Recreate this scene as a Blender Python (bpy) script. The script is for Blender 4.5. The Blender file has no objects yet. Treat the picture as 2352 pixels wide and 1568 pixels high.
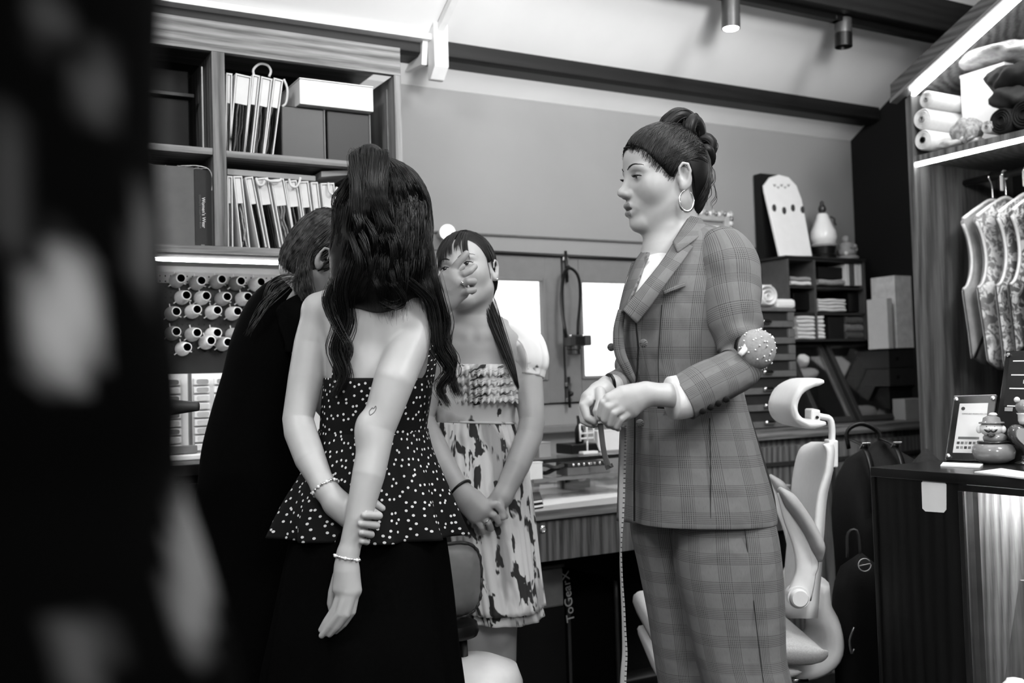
import bpy, math, random
import numpy as np
from mathutils import Vector, Matrix
random.seed(7)
sc = bpy.context.scene
col = sc.collection
# ------------------------------------------------------------------ camera
FPX, CX, CY, CH = 2352.0, 1176.0, 784.0, 1.10
_yaw, _pit, _rol = [math.radians(a) for a in (29.6, 2.2, 1.7)]
CF = np.array([math.sin(_yaw)*math.cos(_pit), math.cos(_yaw)*math.cos(_pit), math.sin(_pit)])
_r = np.array([math.cos(_yaw), -math.sin(_yaw), 0.0]); _u = np.cross(_r, CF)
CR = math.cos(_rol)*_r - math.sin(_rol)*_u
CU = math.cos(_rol)*_u + math.sin(_rol)*_r
CO = np.array([0.0, 0.0, CH])
cam_d = bpy.data.cameras.new('camera'); cam = bpy.data.objects.new('camera', cam_d); col.objects.link(cam)
cam.matrix_world = Matrix(((CR[0], CU[0], -CF[0], 0), (CR[1], CU[1], -CF[1], 0), (CR[2], CU[2], -CF[2], CH), (0, 0, 0, 1)))
cam_d.sensor_width = 36.0; cam_d.lens = 36.0; cam_d.clip_start = 0.02
cam_d.dof.use_dof = True; cam_d.dof.focus_distance = 2.25; cam_d.dof.aperture_fstop = 3.0
sc.camera = cam
# ------------------------------------------------------------------ world, room fill light, exposure
w = bpy.data.worlds.new('daylight'); sc.world = w; w.use_nodes = True
w.node_tree.nodes['Background'].inputs[0].default_value = (1, 1, 1, 1)
w.node_tree.nodes['Background'].inputs[1].default_value = 2.6
def lamp(name, kind, loc, power, size=.2, target=None, **kw):
    d = bpy.data.lights.new(name, kind); o = bpy.data.objects.new(name, d); col.objects.link(o)
    d.energy = power; o.location = loc
    if kind == 'AREA': d.size = size
    else: d.shadow_soft_size = size
    for k, v in kw.items(): setattr(d, k, v)
    if target is not None:
        o.rotation_euler = (Vector(target)-Vector(loc)).to_track_quat('-Z', 'Y').to_euler()
    return o
# added fill lights without fixtures: soft points for the room, a spot for the ceiling
lamp('room_fill', 'POINT', (-0.7, 0.9, 2.7), 84, .25)
lamp('room_fill', 'POINT', (1.9, 0.2, 2.6), 120, .25)
lamp('room_fill', 'POINT', (0.2, -1.1, 2.3), 84, .30)
lamp('ceiling_fill', 'SPOT', (1.25, 0.2, 1.95), 350, .25, (1.75, 2.6, 3.05), spot_size=1.30, spot_blend=1.0)  # unseen spot added to brighten the ceiling and upper wall
vs = sc.view_settings
vs.view_transform = 'Standard'; vs.look = 'None'; vs.gamma = 1.0; vs.exposure = 0.0; vs.use_curve_mapping = False
# ------------------------------------------------------------------ pixel helpers (real positions on known planes)
def ray(px, py): return CF + CR*((px-CX)/FPX) - CU*((py-CY)/FPX)
def P(px, py, d): return CO + ray(px, py)*d
def onY(px, py, y): d = ray(px, py); return CO + d*(y/d[1])
def onX(px, py, x): d = ray(px, py); return CO + d*(x/d[0])
def onZ(px, py, z): d = ray(px, py); return CO + d*((z-CH)/d[2])
V3 = lambda *a: np.array(a, float)
def unit(v): v = np.asarray(v, float); return v/(np.linalg.norm(v)+1e-12)
# ------------------------------------------------------------------ scene helpers
ORIG = {}
def props(o, label=None, cat=None, group=None, kind=None):
    if label: o['label'] = label
    if cat: o['category'] = cat
    if group: o['group'] = group
    if kind: o['kind'] = kind
    return o
def thing(name, label, cat, loc=(0, 0, 0), group=None):
    o = bpy.data.objects.new(name, None); col.objects.link(o); o.location = [float(c) for c in loc]
    o.empty_display_size = .05
    ORIG[o.name] = np.array([float(c) for c in loc])
    return props(o, label, cat, group)
class MB:
    def __init__(s): s.v = []; s.f = []; s.uv = []; s.mi = []; s.n = 0; s.m = 0
    def add(s, v, f, uv=None):
        v = np.asarray(v, float).reshape(-1, 3); b = s.n
        s.v.append(v); s.n += len(v)
        s.uv.append(np.zeros((len(v), 2)) if uv is None else np.asarray(uv, float).reshape(-1, 2))
        for q in f: s.f.append(tuple(int(i)+b for i in q)); s.mi.append(s.m)
        return s
    def box(s, x0, x1, y0, y1, z0, z1):
        v = [(x, y, z) for z in (z0, z1) for y in (y0, y1) for x in (x0, x1)]
        return s.add(v, [(0, 2, 3, 1), (4, 5, 7, 6), (0, 1, 5, 4), (2, 6, 7, 3), (0, 4, 6, 2), (1, 3, 7, 5)])
    def obox(s, c, ax, ay, az, h):
        """box about c with unit axes and half sizes"""
        c = np.asarray(c, float); v = []
        for k in (-1, 1):
            for j in (-1, 1):
                for i in (-1, 1): v.append(c+np.asarray(ax)*h[0]*i+np.asarray(ay)*h[1]*j+np.asarray(az)*h[2]*k)
        return s.add(v, [(0, 2, 3, 1), (4, 5, 7, 6), (0, 1, 5, 4), (2, 6, 7, 3), (0, 4, 6, 2), (1, 3, 7, 5)])
    def hexa(s, bottom, top):
        v = list(bottom)+list(top)
        return s.add(v, [(3, 2, 1, 0), (4, 5, 6, 7), (0, 1, 5, 4), (1, 2, 6, 5), (2, 3, 7, 6), (3, 0, 4, 7)])
    def prism(s, poly, d):
        """extrude a 3D polygon by vector d"""
        p = np.asarray(poly, float); n = len(p); q = p+np.asarray(d, float)
        f = [tuple(range(n))[::-1], tuple(range(n, 2*n))]+[(i, (i+1) % n, n+(i+1) % n, n+i) for i in range(n)]
        return s.add(np.vstack([p, q]), f)
    def rings(s, R, cap=True, closed=True, uv=None):
        """loft through rings: list of (n,3)"""
        R = np.asarray(R, float); m, n = R.shape[:2]; f = []
        nn = n if closed else n-1
        for i in range(m-1):
            for j in range(nn):
                a = i*n+j; b = i*n+(j+1) % n; f.append((a, b, b+n, a+n))
        if cap and closed: f.append(tuple(range(n))[::-1]); f.append(tuple((m-1)*n+j for j in range(n)))
        if uv is None:
            L = np.concatenate([[0], np.cumsum(np.linalg.norm(np.diff(R.mean(1), axis=0), axis=1))])
            rad = np.linalg.norm(np.roll(R, -1, 1)-R, axis=2)
            U = np.concatenate([np.zeros((m, 1)), np.cumsum(rad, 1)[:, :-1]], 1)
            U = np.broadcast_to(U.mean(0), (m, n)) if closed else U
            uv = np.stack([U, np.broadcast_to(L[:, None], (m, n))], -1)
        return s.add(R.reshape(-1, 3), f, uv.reshape(-1, 2))
    def tube(s, pts, rad, n=8, cap=True, flat=None, up=None):
        """tube along points; flat=(ratio) squashes across; up fixes the frame"""
        p = np.asarray(pts, float); m = len(p)
        r = np.full(m, rad, float) if np.isscalar(rad) else np.asarray(rad, float)
        t = np.gradient(p, axis=0); t /= np.linalg.norm(t, axis=1)[:, None]+1e-12
        a = np.asarray(up, float) if up is not None else (V3(0, 0, 1) if abs(t[0][2]) < .9 else V3(1, 0, 0))
        R = []; ang = np.linspace(0, 2*np.pi, n, endpoint=False)
        for i in range(m):
            a = a-t[i]*(a@t[i]); a = unit(a); b = np.cross(t[i], a)
            fl = 1.0 if flat is None else flat
            R.append(p[i]+r[i]*(np.cos(ang)[:, None]*a+fl*np.sin(ang)[:, None]*b))
            if up is not None: a = np.asarray(up, float)
        return s.rings(R, cap)
    def lathe(s, prof, c=(0, 0, 0), ax=(0, 0, 1), n=20, ex=None, sq=1.0, cap=True):
        ax = unit(ax); e = unit(ex) if ex is not None else unit(np.cross(ax, (0, 0, 1) if abs(ax[2]) < .9 else (1, 0, 0)))
        g = np.cross(ax, e); ang = np.linspace(0, 2*np.pi, n, endpoint=False)
        R = [np.asarray(c)+ax*z+r*(np.cos(ang)[:, None]*e+sq*np.sin(ang)[:, None]*g) for r, z in prof]
        return s.rings(R, cap)
    def ball(s, c, r, n=10, m=8):
        r = np.full(3, r) if np.isscalar(r) else np.asarray(r)
        ang = np.linspace(0, 2*np.pi, n, endpoint=False)
        R = [np.stack([np.cos(ang)*math.sin(t)*r[0], np.sin(ang)*math.sin(t)*r[1], np.full(n, math.cos(t))*r[2]], 1)+np.asarray(c) for t in np.linspace(np.pi-.02, .02, m)]
        return s.rings(R, True)
    def grid(s, G, uv=None):
        """open surface from (m,n,3) points"""
        G = np.asarray(G, float)
        if uv is None:
            m, n = G.shape[:2]
            du = np.concatenate([np.zeros((m, 1)), np.cumsum(np.linalg.norm(np.diff(G, axis=1), axis=2), 1)], 1)
            dv = np.concatenate([np.zeros((1, n)), np.cumsum(np.linalg.norm(np.diff(G, axis=0), axis=2), 0)], 0)
            uv = np.stack([du, dv], -1)
        return s.rings(G, False, False, uv)
    def mesh(s, name, mats, off=(0, 0, 0), smooth=False):
        me = bpy.data.meshes.new(name)
        v = (np.vstack(s.v) if s.v else np.zeros((0, 3)))-np.asarray(off)
        me.from_pydata(v.tolist(), [], s.f)
        mats = mats if isinstance(mats, (list, tuple)) else [mats]
        for m in mats: me.materials.append(m)
        if len(mats) > 1: me.polygons.foreach_set('material_index', np.array(s.mi, dtype=np.int32))
        uvl = me.uv_layers.new(name='UVMap')
        li = np.empty(len(me.loops), dtype=np.int32); me.loops.foreach_get('vertex_index', li)
        uvl.data.foreach_set('uv', np.vstack(s.uv)[li].astype(np.float32).ravel())
        if smooth: me.polygons.foreach_set('use_smooth', np.ones(len(me.polygons), dtype=bool))
        me.validate(); me.update()
        return me
    def build(s, name, mats, parent=None, smooth=False, bevel=0, solid=0, sub=0, local=False, autos=None):
        off = np.zeros(3)
        if parent is not None: off = ORIG.get(parent.name, np.zeros(3))
        me = s.mesh(name, mats, (0, 0, 0) if local else off, smooth)
        o = bpy.data.objects.new(name, me); col.objects.link(o)
        if parent is not None: o.parent = parent
        ORIG[o.name] = off if not local else np.zeros(3)
        if solid:
            md = o.modifiers.new('solid', 'SOLIDIFY'); md.thickness = solid; md.offset = 0
        if sub:
            md = o.modifiers.new('sub', 'SUBSURF'); md.levels = sub; md.render_levels = sub
        if bevel:
            md = o.modifiers.new('bevel', 'BEVEL'); md.width = bevel; md.segments = 2; md.limit_method = 'ANGLE'
        if autos: 
            me.polygons.foreach_set('use_smooth', np.ones(len(me.polygons), dtype=bool)); me.set_sharp_from_angle(angle=math.radians(autos))
        return o
def B(*a): return MB().box(*a)
def dup_tree(o, parent=None, loc=None, rot=None):
    c = o.copy(); col.objects.link(c); c.parent = parent
    if loc is not None: c.location = [float(x) for x in loc]
    if rot is not None: c.rotation_euler = rot
    for ch in list(o.children): dup_tree(ch, c)
    return c
def crom(pts, n):
    """Catmull-Rom resample of rows to n rows (any width)"""
    p = np.asarray(pts, float); m = len(p)
    q = np.vstack([2*p[0]-p[1], p, 2*p[-1]-p[-2]]); out = []
    for t in np.linspace(0, m-1, n):
        i = min(int(t), m-2); u = t-i; a, b, c, d = q[i], q[i+1], q[i+2], q[i+3]
        out.append(.5*((2*b)+(c-a)*u+(2*a-5*b+4*c-d)*u*u+(-a+3*b-3*c+d)*u**3))
    return np.array(out)
def text(name, body, size, mat, parent, origin, ex, ey, extrude=.0004, align='LEFT', bold=False):
    cu = bpy.data.curves.new(name, 'FONT'); cu.body = body; cu.size = size; cu.extrude = extrude; cu.align_x = align; cu.align_y = 'CENTER'
    if bold: cu.offset = size*.02
    tmp = bpy.data.objects.new(name, cu); col.objects.link(tmp); cu.materials.append(mat)
    bpy.context.view_layer.update()
    me = bpy.data.meshes.new_from_object(tmp.evaluated_get(bpy.context.evaluated_depsgraph_get()))
    bpy.data.objects.remove(tmp); bpy.data.curves.remove(cu)
    o = bpy.data.objects.new(name, me); col.objects.link(o)
    ex = unit(ex); ey = unit(ey); ez = np.cross(ex, ey)
    off = ORIG.get(parent.name, np.zeros(3)) if parent is not None else np.zeros(3)
    c = np.asarray(origin)-off
    o.parent = parent
    o.matrix_local = Matrix(((ex[0], ey[0], ez[0], c[0]), (ex[1], ey[1], ez[1], c[1]), (ex[2], ey[2], ez[2], c[2]), (0, 0, 0, 1)))
    return o
# ------------------------------------------------------------------ materials
def lin(v): v = v/255.0; return v/12.92 if v <= .04045 else ((v+.055)/1.055)**2.4
MATS = {}
class NT:
    def __init__(s, name):
        s.m = bpy.data.materials.new(name); s.m.use_nodes = True; s.t = s.m.node_tree; s.t.nodes.clear()
        s.out = s.t.nodes.new('ShaderNodeOutputMaterial')
    def n(s, typ, ins=None, **kw):
        nd = s.t.nodes.new('ShaderNode'+typ)
        for k, v in kw.items(): setattr(nd, k, v)
        for k, v in (ins or {}).items(): s.set(nd, k, v)
        return nd
    def set(s, nd, k, v):
        i = nd.inputs[k]
        if hasattr(v, 'bl_idname') and v.bl_idname.startswith('NodeSocket') or isinstance(v, bpy.types.NodeSocket): s.t.links.new(v, i)
        else: i.default_value = v
    def math(s, op, a, b=0.0, c=None):
        nd = s.n('Math', {0: a, 1: b}, operation=op)
        if c is not None: s.set(nd, 2, c)
        return nd.outputs[0]
    def ramp(s, fac, stops):
        nd = s.n('ValToRGB', {'Fac': fac}); e = nd.color_ramp.elements
        while len(e) < len(stops): e.new(.5)
        for q, (p, v) in zip(e, stops): q.position = p; q.color = (v, v, v, 1)
        return nd.outputs[0]
    def mix(s, fac, a, b):
        nd = s.n('Mix', {0: fac}, data_type='RGBA')
        for k, v in ((6, a), (7, b)): s.set(nd, k, (v, v, v, 1) if isinstance(v, (int, float)) else v)
        return nd.outputs[2]
    def coord(s, kind='Object', scale=(1, 1, 1), rot=(0, 0, 0), loc=(0, 0, 0)):
        c = s.n('TexCoord').outputs[kind]
        return s.n('Mapping', {'Vector': c, 'Scale': scale, 'Rotation': rot, 'Location': loc}).outputs[0]
    def finish(s, base, rough=.6, spec=.3, metal=0.0, bump=None, bstr=.2, bdist=.002, **kw):
        b = s.n('BsdfPrincipled')
        s.set(b, 'Base Color', (base, base, base, 1) if isinstance(base, (int, float)) else base)
        s.set(b, 'Roughness', rough); s.set(b, 'Specular IOR Level', spec); s.set(b, 'Metallic', metal)
        for k, v in kw.items(): s.set(b, k, v)
        if bump is not None:
            bn = s.n('Bump', {'Height': bump, 'Strength': bstr, 'Distance': bdist}); s.t.links.new(bn.outputs[0], b.inputs['Normal'])
        s.t.links.new(b.outputs[0], s.out.inputs[0]); return s.m
def plain(name, v=128, rough=.6, spec=.3, metal=0.0, var=.12, scale=30, bs=.08, **kw):
    if name in MATS: return MATS[name]
    t = NT(name); a = lin(v)
    nz = t.n('Texture'[:0]+'TexNoise', {'Vector': t.coord(), 'Scale': scale, 'Detail': 4.0}).outputs[0]
    c = t.ramp(nz, [(.3, a*(1-var)), (.7, min(1, a*(1+var)))])
    MATS[name] = t.finish(c, rough, spec, metal, nz, bs, .001, **kw); return MATS[name]
def wood(name, d, l, axis=2, scale=1.0, rough=.45, spec=.35, rings=.5):
    if name in MATS: return MATS[name]
    t = NT(name); sv = [48*scale]*3; sv[axis] = 2.0*scale
    n1 = t.n('TexNoise', {'Vector': t.coord(scale=tuple(sv)), 'Scale': 3.0, 'Detail': 6.0, 'Roughness': .65}).outputs[0]
    s2 = [9*scale]*3; s2[axis] = .9*scale
    wv = t.n('TexWave', {'Vector': t.coord(scale=tuple(s2)), 'Scale': 1.6, 'Distortion': 7.0, 'Detail': 2.0, 'Detail Scale': .7}, wave_type='RINGS', rings_direction='SPHERICAL').outputs[1]
    f = t.math('MULTIPLY_ADD', wv, rings*.5, t.math('MULTIPLY', n1, 1-rings*.5))
    c = t.ramp(f, [(.28, lin(d)), (.72, lin(l))])
    MATS[name] = t.finish(c, rough, spec, 0, n1, .12, .0008); return MATS[name]
def emis(name, strength, v=1.0):
    if name in MATS: return MATS[name]
    t = NT(name); e = t.n('Emission', {'Color': (v, v, v, 1), 'Strength': strength}); t.t.links.new(e.outputs[0], t.out.inputs[0])
    MATS[name] = t.m; return t.m
def glassy(name, amount=.12, rough=.05, tint=1.0):
    if name in MATS: return MATS[name]
    t = NT(name); tr = t.n('BsdfTransparent', {'Color': (tint, tint, tint, 1)}); gl = t.n('BsdfGlossy', {'Color': (1, 1, 1, 1), 'Roughness': rough})
    fr = t.n('LayerWeight', {'Blend': .3}).outputs[0]
    mx = t.n('MixShader', {0: t.math('MULTIPLY_ADD', fr, .5, amount), 1: tr.outputs[0], 2: gl.outputs[0]})
    t.t.links.new(mx.outputs[0], t.out.inputs[0]); MATS[name] = t.m; return t.m
WOOD_V = wood('brown laminate upright grain', 52, 118, 2)
WOOD_X = wood('brown laminate level grain', 62, 140, 0)
WOOD_VL = wood('pale laminate upright grain', 88, 150, 2)
DARKWOOD = wood('near black stained wood', 6, 20, 2, rough=.35)
DARKWOOD_X = wood('near black stained beam', 12, 26, 0, rough=.5)
INNER = plain('black cabinet lining', 16, .6)
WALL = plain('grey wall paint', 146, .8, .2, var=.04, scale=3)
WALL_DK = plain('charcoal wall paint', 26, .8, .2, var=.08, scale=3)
CEIL = plain('white ceiling paint', 232, .85, .2, var=.03, scale=4)
FLOOR = wood('black floor boards', 10, 22, 1, rough=.4)
WHITE = plain('white paint', 225, .5, .3, var=.03)
WHITE_PL = plain('white moulded plastic', 232, .38, .4, var=.02, scale=60, bs=.02)
PAPER = plain('white paper', 222, .8, .1, var=.05, scale=12)
PAPER_G = plain('grey card', 150, .8, .1, var=.08, scale=12)
BLACK = plain('black plastic', 9, .4, .4, var=.2)
BLACK_CL = plain('black cloth', 4, .9, .04, var=.3, scale=120, bs=.3)
DKGREY = plain('dark grey', 42, .5, .4)
GREY = plain('mid grey', 105, .6, .3)
CHROME = plain('polished chrome', 225, .16, .5, 1.0, var=.02, bs=0)
STEEL = plain('brushed steel', 150, .35, .5, .9)
GLASS = glassy('clear glass')
ACRYL = glassy('clear acrylic', .035, .12)
# ================================================================== ROOM SHELL
YB, XL, XR, YF = 3.08, -2.1, 3.46, -2.0
SL = .60
def zc(y): return 2.193+SL*(2.91-y)
YR = .55                                     # ridge
def struct(name, mb, mat, **kw):
    o = mb.build(name, mat, **kw); o['kind'] = 'structure'; return o
struct('floor', B(XL-.1, XR+.1, YF-.1, YB+.2, -.06, 0), FLOOR)
# back wall with the long window opening
WX0, WX1, WZ0, WZ1 = 1.45, 3.03, 1.012, 1.545
m = MB(); m.box(XL, WX0, YB, YB+.16, 0, 2.2).box(WX1, XR+.1, YB, YB+.16, 0, 2.2).box(WX0, WX1, YB, YB+.16, 0, WZ0).box(WX0, WX1, YB, YB+.16, WZ1, 2.2)
struct('wall_back', m, WALL)
zr = zc(YR)
def gable(x0, x1): 
    return MB().prism([(x0, YF, 0), (x0, YB, 0), (x0, YB, zc(YB)), (x0, YR, zr), (x0, YF, zc(2*YR-YF))], (x1-x0, 0, 0))
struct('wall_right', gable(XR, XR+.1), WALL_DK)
struct('wall_left', gable(XL-.1, XL), WALL)
struct('wall_front', B(XL, XR, YF-.1, YF, 0, 2.25), WALL)
m = MB()
m.hexa([(XL, YR, zr), (XR, YR, zr), (XR, YB+.1, zc(YB+.1)), (XL, YB+.1, zc(YB+.1))], [(XL, YR, zr+.1), (XR, YR, zr+.1), (XR, YB+.1, zc(YB+.1)+.1), (XL, YB+.1, zc(YB+.1)+.1)])
yf = 2*YR-YF
m.hexa([(XL, YF-.1, zc(yf)-.06), (XR, YF-.1, zc(yf)-.06), (XR, YR, zr), (XL, YR, zr)], [(XL, YF-.1, zc(yf)+.04), (XR, YF-.1, zc(yf)+.04), (XR, YR, zr+.1), (XL, YR, zr+.1)])
struct('ceiling', m, CEIL)
# dark purlin along the top of the back wall, and the higher one that carries the lamp track
BZ = 2.140
pm = MB().prism([(XL, 2.91, zc(2.91)+.02), (XL, 2.91, BZ+.004), (XL, 2.93, BZ-.004), (XL, YB, BZ-.004), (XL, YB, BZ+.10)], (3.45-XL, 0, 0))
o = pm.build('roof_purlin', DARKWOOD_X, bevel=.004); props(o, 'dark stained roof beam running along the top of the grey back wall', 'beam')
def on_ceil(px, py):
    d = ray(px, py); k = (2.193+SL*2.91-CH)/(d[2]+SL*d[1]); return CO+d*k
a = on_ceil(1760, -42); b = on_ceil(2170, 28)
yp = (a[1]+b[1])/2
m = MB(); m.prism([(.2, yp+.06, zc(yp+.06)+.02), (.2, yp+.06, zc(yp)-.085), (.2, yp-.06, zc(yp)-.085), (.2, yp-.06, zc(yp-.06)+.02)], (XR-.2, 0, 0))
o = m.build('roof_purlin', DARKWOOD_X, bevel=.004); props(o, 'dark upper roof beam that carries the spotlight track', 'beam')
# white strip and rafter with its strap over the beam
s0 = onY(990, 92, 2.90); s1 = onY(300, -8, 2.90)
m = MB().obox((s0+s1)/2, unit(s0-s1), (0, 1, 0), np.cross(unit(s0-s1), (0, 1, 0)), (np.linalg.norm(s0-s1)/2, .03, .009))
o = m.build('trim_1', WHITE); o['kind'] = 'structure'
bx0 = onY(988, 92, 2.88)[0]; bx1 = onY(1028, 97, 2.88)[0]
rw = thing('white_rafter', 'white boxed rafter with a strap hooked around the dark beam', 'rafter', (bx0, 2.9, 2.1))
y0 = 2.88
m = MB().prism([(bx0+.012, y0, zc(y0)-.005), (bx0+.012, 1.0, zc(1.0)-.005), (bx0+.012, 1.0, zc(1.0)-.03), (bx0+.012, y0, zc(y0)-.03)], (.022, 0, 0)); m.build('rafter_board', WHITE, rw)
zb = onY(1000, 182, 2.88)[2]
m = MB().prism([(bx0, 2.90, zc(2.90)), (bx0, 2.85, zc(2.85)), (bx0, 2.85, zb+.035), (bx0, 2.885, zb), (bx0, 2.905, zb)], (bx1-bx0-.012, 0, 0)); m.build('strap_front', WHITE, rw, bevel=.003)
m = MB().prism([(bx0-.02, 2.905, zc(2.9)), (bx0-.02, 2.89, zc(2.9)-.01), (bx0-.02, 2.905, zb+.05), (bx0-.02, 3.06, BZ-.02), (bx0-.02, 3.075, BZ-.005)], (.018, 0, 0)); m.build('strap_side', WHITE, rw)
# ------------------------------------------------------------------ window leaves
FRM = plain('grey window paint', 118, .6, .3, var=.05)
def leaf(n, x0, x1, p0, p1, pz0=1.098, pz1=1.458):
    r = B(x0, p0, YB-.012, YB+.035, WZ0+.006, WZ1-.004).box(p1, x1, YB-.012, YB+.035, WZ0+.006, WZ1-.004).build('window_%d' % n, FRM, bevel=.003)
    r['kind'] = 'structure'
    B(p0, p1, YB-.012, YB+.035, pz1, WZ1-.004).build('top_rail', FRM, r)
    B(p0, p1, YB-.012, YB+.035, WZ0+.006, pz0).build('bottom_rail', FRM, r)
    m = MB(); d = .012
    m.box(p0, p0+d, YB-.018, YB, pz0, pz1).box(p1-d, p1, YB-.018, YB, pz0, pz1).box(p0+d, p1-d, YB-.018, YB, pz0, pz0+d).box(p0+d, p1-d, YB-.018, YB, pz1-d, pz1)
    m.build('glazing_bead', FRM, r, bevel=.003)
    B(p0, p1, YB+.012, YB+.016, pz0, pz1).build('pane', GLASS, r)
o = B(WX0, WX1, YB+.04, YB+.06, WZ0-.01, WZ0+.03).box(WX0, WX1, YB+.04, YB+.06, WZ1-.03, WZ1+.01).box(1.94, 1.975, YB+.04, YB+.06, WZ0+.03, WZ1-.03).box(2.455, 2.495, YB+.04, YB+.06, WZ0+.03, WZ1-.03).box(WX0-.01, WX0+.02, YB+.04, YB+.06, WZ0+.03, WZ1-.03).box(WX1-.02, WX1+.01, YB+.04, YB+.06, WZ0+.03, WZ1-.03).build('trim_4', BLACK); o['kind'] = 'structure'
leaf(1, WX0+.004, 1.953, 1.525, 1.885)
leaf(2, 1.963, 2.470, 2.026, 2.40)
leaf(3, 2.480, WX1-.004, 2.55, 2.955)
o = B(XL, XR, YB-.010, YB, 1.60, 1.606).build('trim_2', plain('wall seam', 96, .8)); o['kind'] = 'structure'
o = B(1.40, 3.05, YB-.05, YB, .915, .94).build('trim_3', FRM, bevel=.004); o['kind'] = 'structure'
c0 = onY(1130, 579, 3.06); c1 = onY(1760, 608, 3.06)
o = MB().tube([c0, (c0+c1)/2-V3(0, 0, .002), c1], .006, 8).build('curtain_rod', BLACK, smooth=True); props(o, 'thin black curtain rod across the top of the window', 'rod')
# espagnolette bolts
def bolt(pa, pb, label):
    a = onY(*pa, 3.055); b = onY(*pb, 3.055)
    r = thing('window_bolt', label, 'bolt', b)
    MB().tube([a, b], .0055, 8).build('rod', BLACK, r, smooth=True)
    for k in (.25, .75): c = a+(b-a)*k; MB().obox(c+V3(0, .006, 0), (1, 0, 0), (0, 1, 0), (0, 0, 1), (.012, .006, .007)).build('guide', STEEL, r, bevel=.002)
    MB().ball(a+(b-a)*.55-V3(0, .012, 0), .009).build('knob', BLACK, r, smooth=True)
bolt((1299, 576), (1303, 648), 'black window bolt above the hanging camera')
bolt((1306, 865), (1309, 936), 'black window bolt below the hanging camera')
# camera hanging from the upper bolt by its strap
cb = onY(1318, 782, 3.0)
hc = thing('hanging_camera', 'small compact camera hanging by a black strap between the window panes', 'camera', cb)
m = MB().obox(cb, (1, 0, 0), (0, 1, 0), (0, 0, 1), (.030, .022, .020)); m.build('body', DKGREY, hc, bevel=.003)
MB().obox(cb+V3(.012, -.023, 0), (1, 0, 0), (0, 1, 0), (0, 0, 1), (.018, .002, .014)).build('screen', BLACK, hc, bevel=.001)
MB().obox(cb+V3(.048, 0, 0), (1, 0, 0), (0, 1, 0), (0, 0, 1), (.014, .02, .018)).build('grip', plain('dull grey plastic', 62, .6), hc, bevel=.004)
MB().lathe([(.024, 0), (.026, .012), (.022, .016), (.024, .030), (.018, .032)], cb+V3(0, 0, -.018), (0, 0, -1), 16).build('lens', BLACK, hc, autos=40)
for dx in (-.026, .026): MB().ball(cb+V3(dx, -.02, .016), .005).build('strap_lug', CHROME, hc, smooth=True)
pk = onY(1303, 632, 3.02)
def strapcurve(pts): return crom([onY(x, y, yy) for x, y, yy in pts], 26)
MB().tube(strapcurve([(1301, 775, 3.0), (1290, 700, 3.03), (1292, 650, 3.03), (1299, 622, 3.02), (1311, 616, 3.01), (1326, 630, 3.0), (1333, 660, 3.0), (1332, 700, 3.0), (1328, 740, 3.0), (1327, 770, 3.0)]), .007, 6, flat=.3).build('strap', BLACK, hc, smooth=True)
# round globe lamp on the wall
gl = onY(1028, 533, 3.02)
r = thing('globe_lamp', 'small glowing white globe lamp on the wall behind the parting hands', 'lamp', gl)
r['label'] = 'small glowing white globe lamp on the grey wall above the fringed woman'
MB().ball(gl, .026, 16, 12).build('globe', emis('globe glow', 1.6), r, smooth=True)
MB().lathe([(.02, 0), (.02, .01), (.012, .02), (.012, .06)], gl+V3(0, 0, 0), (0, 1, 0), 14).build('base', WHITE, r)
# mirror edge beside it
a = onY(972, 540, 3.05); b = onY(999, 720, 3.05)
r = thing('wall_mirror', 'dark mirror in a pale frame half hidden behind the long wavy hair', 'mirror', b)
x1 = b[0]; x0 = x1-.30; z0, z1 = b[2], a[2]
m = MB(); t = .014
m.box(x0, x0+t, 3.05, 3.078, z0, z1).box(x1-t, x1, 3.05, 3.078, z0, z1).box(x0+t, x1-t, 3.05, 3.078, z0, z0+t).box(x0+t, x1-t, 3.05, 3.078, z1-t, z1); m.build('frame', GREY, r, bevel=.002)
B(x0+t, x1-t, 3.062, 3.07, z0+t, z1-t).build('glass', plain('dark mirror glass', 20, .08, .5, .6, bs=0), r)
# ------------------------------------------------------------------ track and spotlights
TZ = zc(yp)-.085
tr = B(1.6, 3.3, yp-.017, yp+.017, TZ-.022, TZ).build('lamp_track', BLACK, bevel=.002); props(tr, 'black lighting track fixed under the upper roof beam', 'track')
SPOT = plain('grey anodised metal', 88, .35, .5, .6)
def spot(px, py_bot, label, lit, L, split):
    d = ray(px, py_bot); c = CO+d*(yp/d[1])
    r = thing('track_spotlight', label, 'spotlight', (c[0], yp, TZ-.022))
    top = V3(c[0]+.004, yp, c[2]+L)
    B(c[0]-.05, c[0]+.03, yp-.02, yp+.02, max(TZ-.045, top[2]+.004), TZ-.022).build('adaptor', BLACK, r, bevel=.004)
    MB().tube([top-V3(0, 0, .01), (c[0], yp, max(TZ-.03, top[2]+.02))], .008, 8).build('stem', BLACK, r, smooth=True)
    ax = unit(V3(-.03, 0, -1))
    MB().lathe([(.004, 0), (.029, 0), (.03, .003), (.03, L*split)], top, ax, 20).build('housing', SPOT, r, autos=40)
    MB().lathe([(.0305, L*split), (.0305, L), (.027, L), (.024, L-.012), (.004, L-.013)], top, ax, 20).build('snoot', SPOT if lit else BLACK, r, autos=40)
    e = top+ax*(L-.006)
    if lit:
        MB().lathe([(.001, 0), (.026, .001), (.024, .008), (.001, .012)], e, ax, 16).build('lens', emis('spot lens glow', 14), r, smooth=True)
        lamp('track_spot_beam', 'SPOT', e+ax*.03, 9, .03, e+V3(-.1, -.35, -1.6), spot_size=1.7, spot_blend=.8).parent = None
    else:
        MB().lathe([(.001, 0), (.024, .001), (.001, .006)], e-ax*.008, ax, 16).build('lens', DKGREY, r, smooth=True)
spot(1680, 66, 'lit grey track spotlight pointing down with a glowing end', True, .20, .80)
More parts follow.
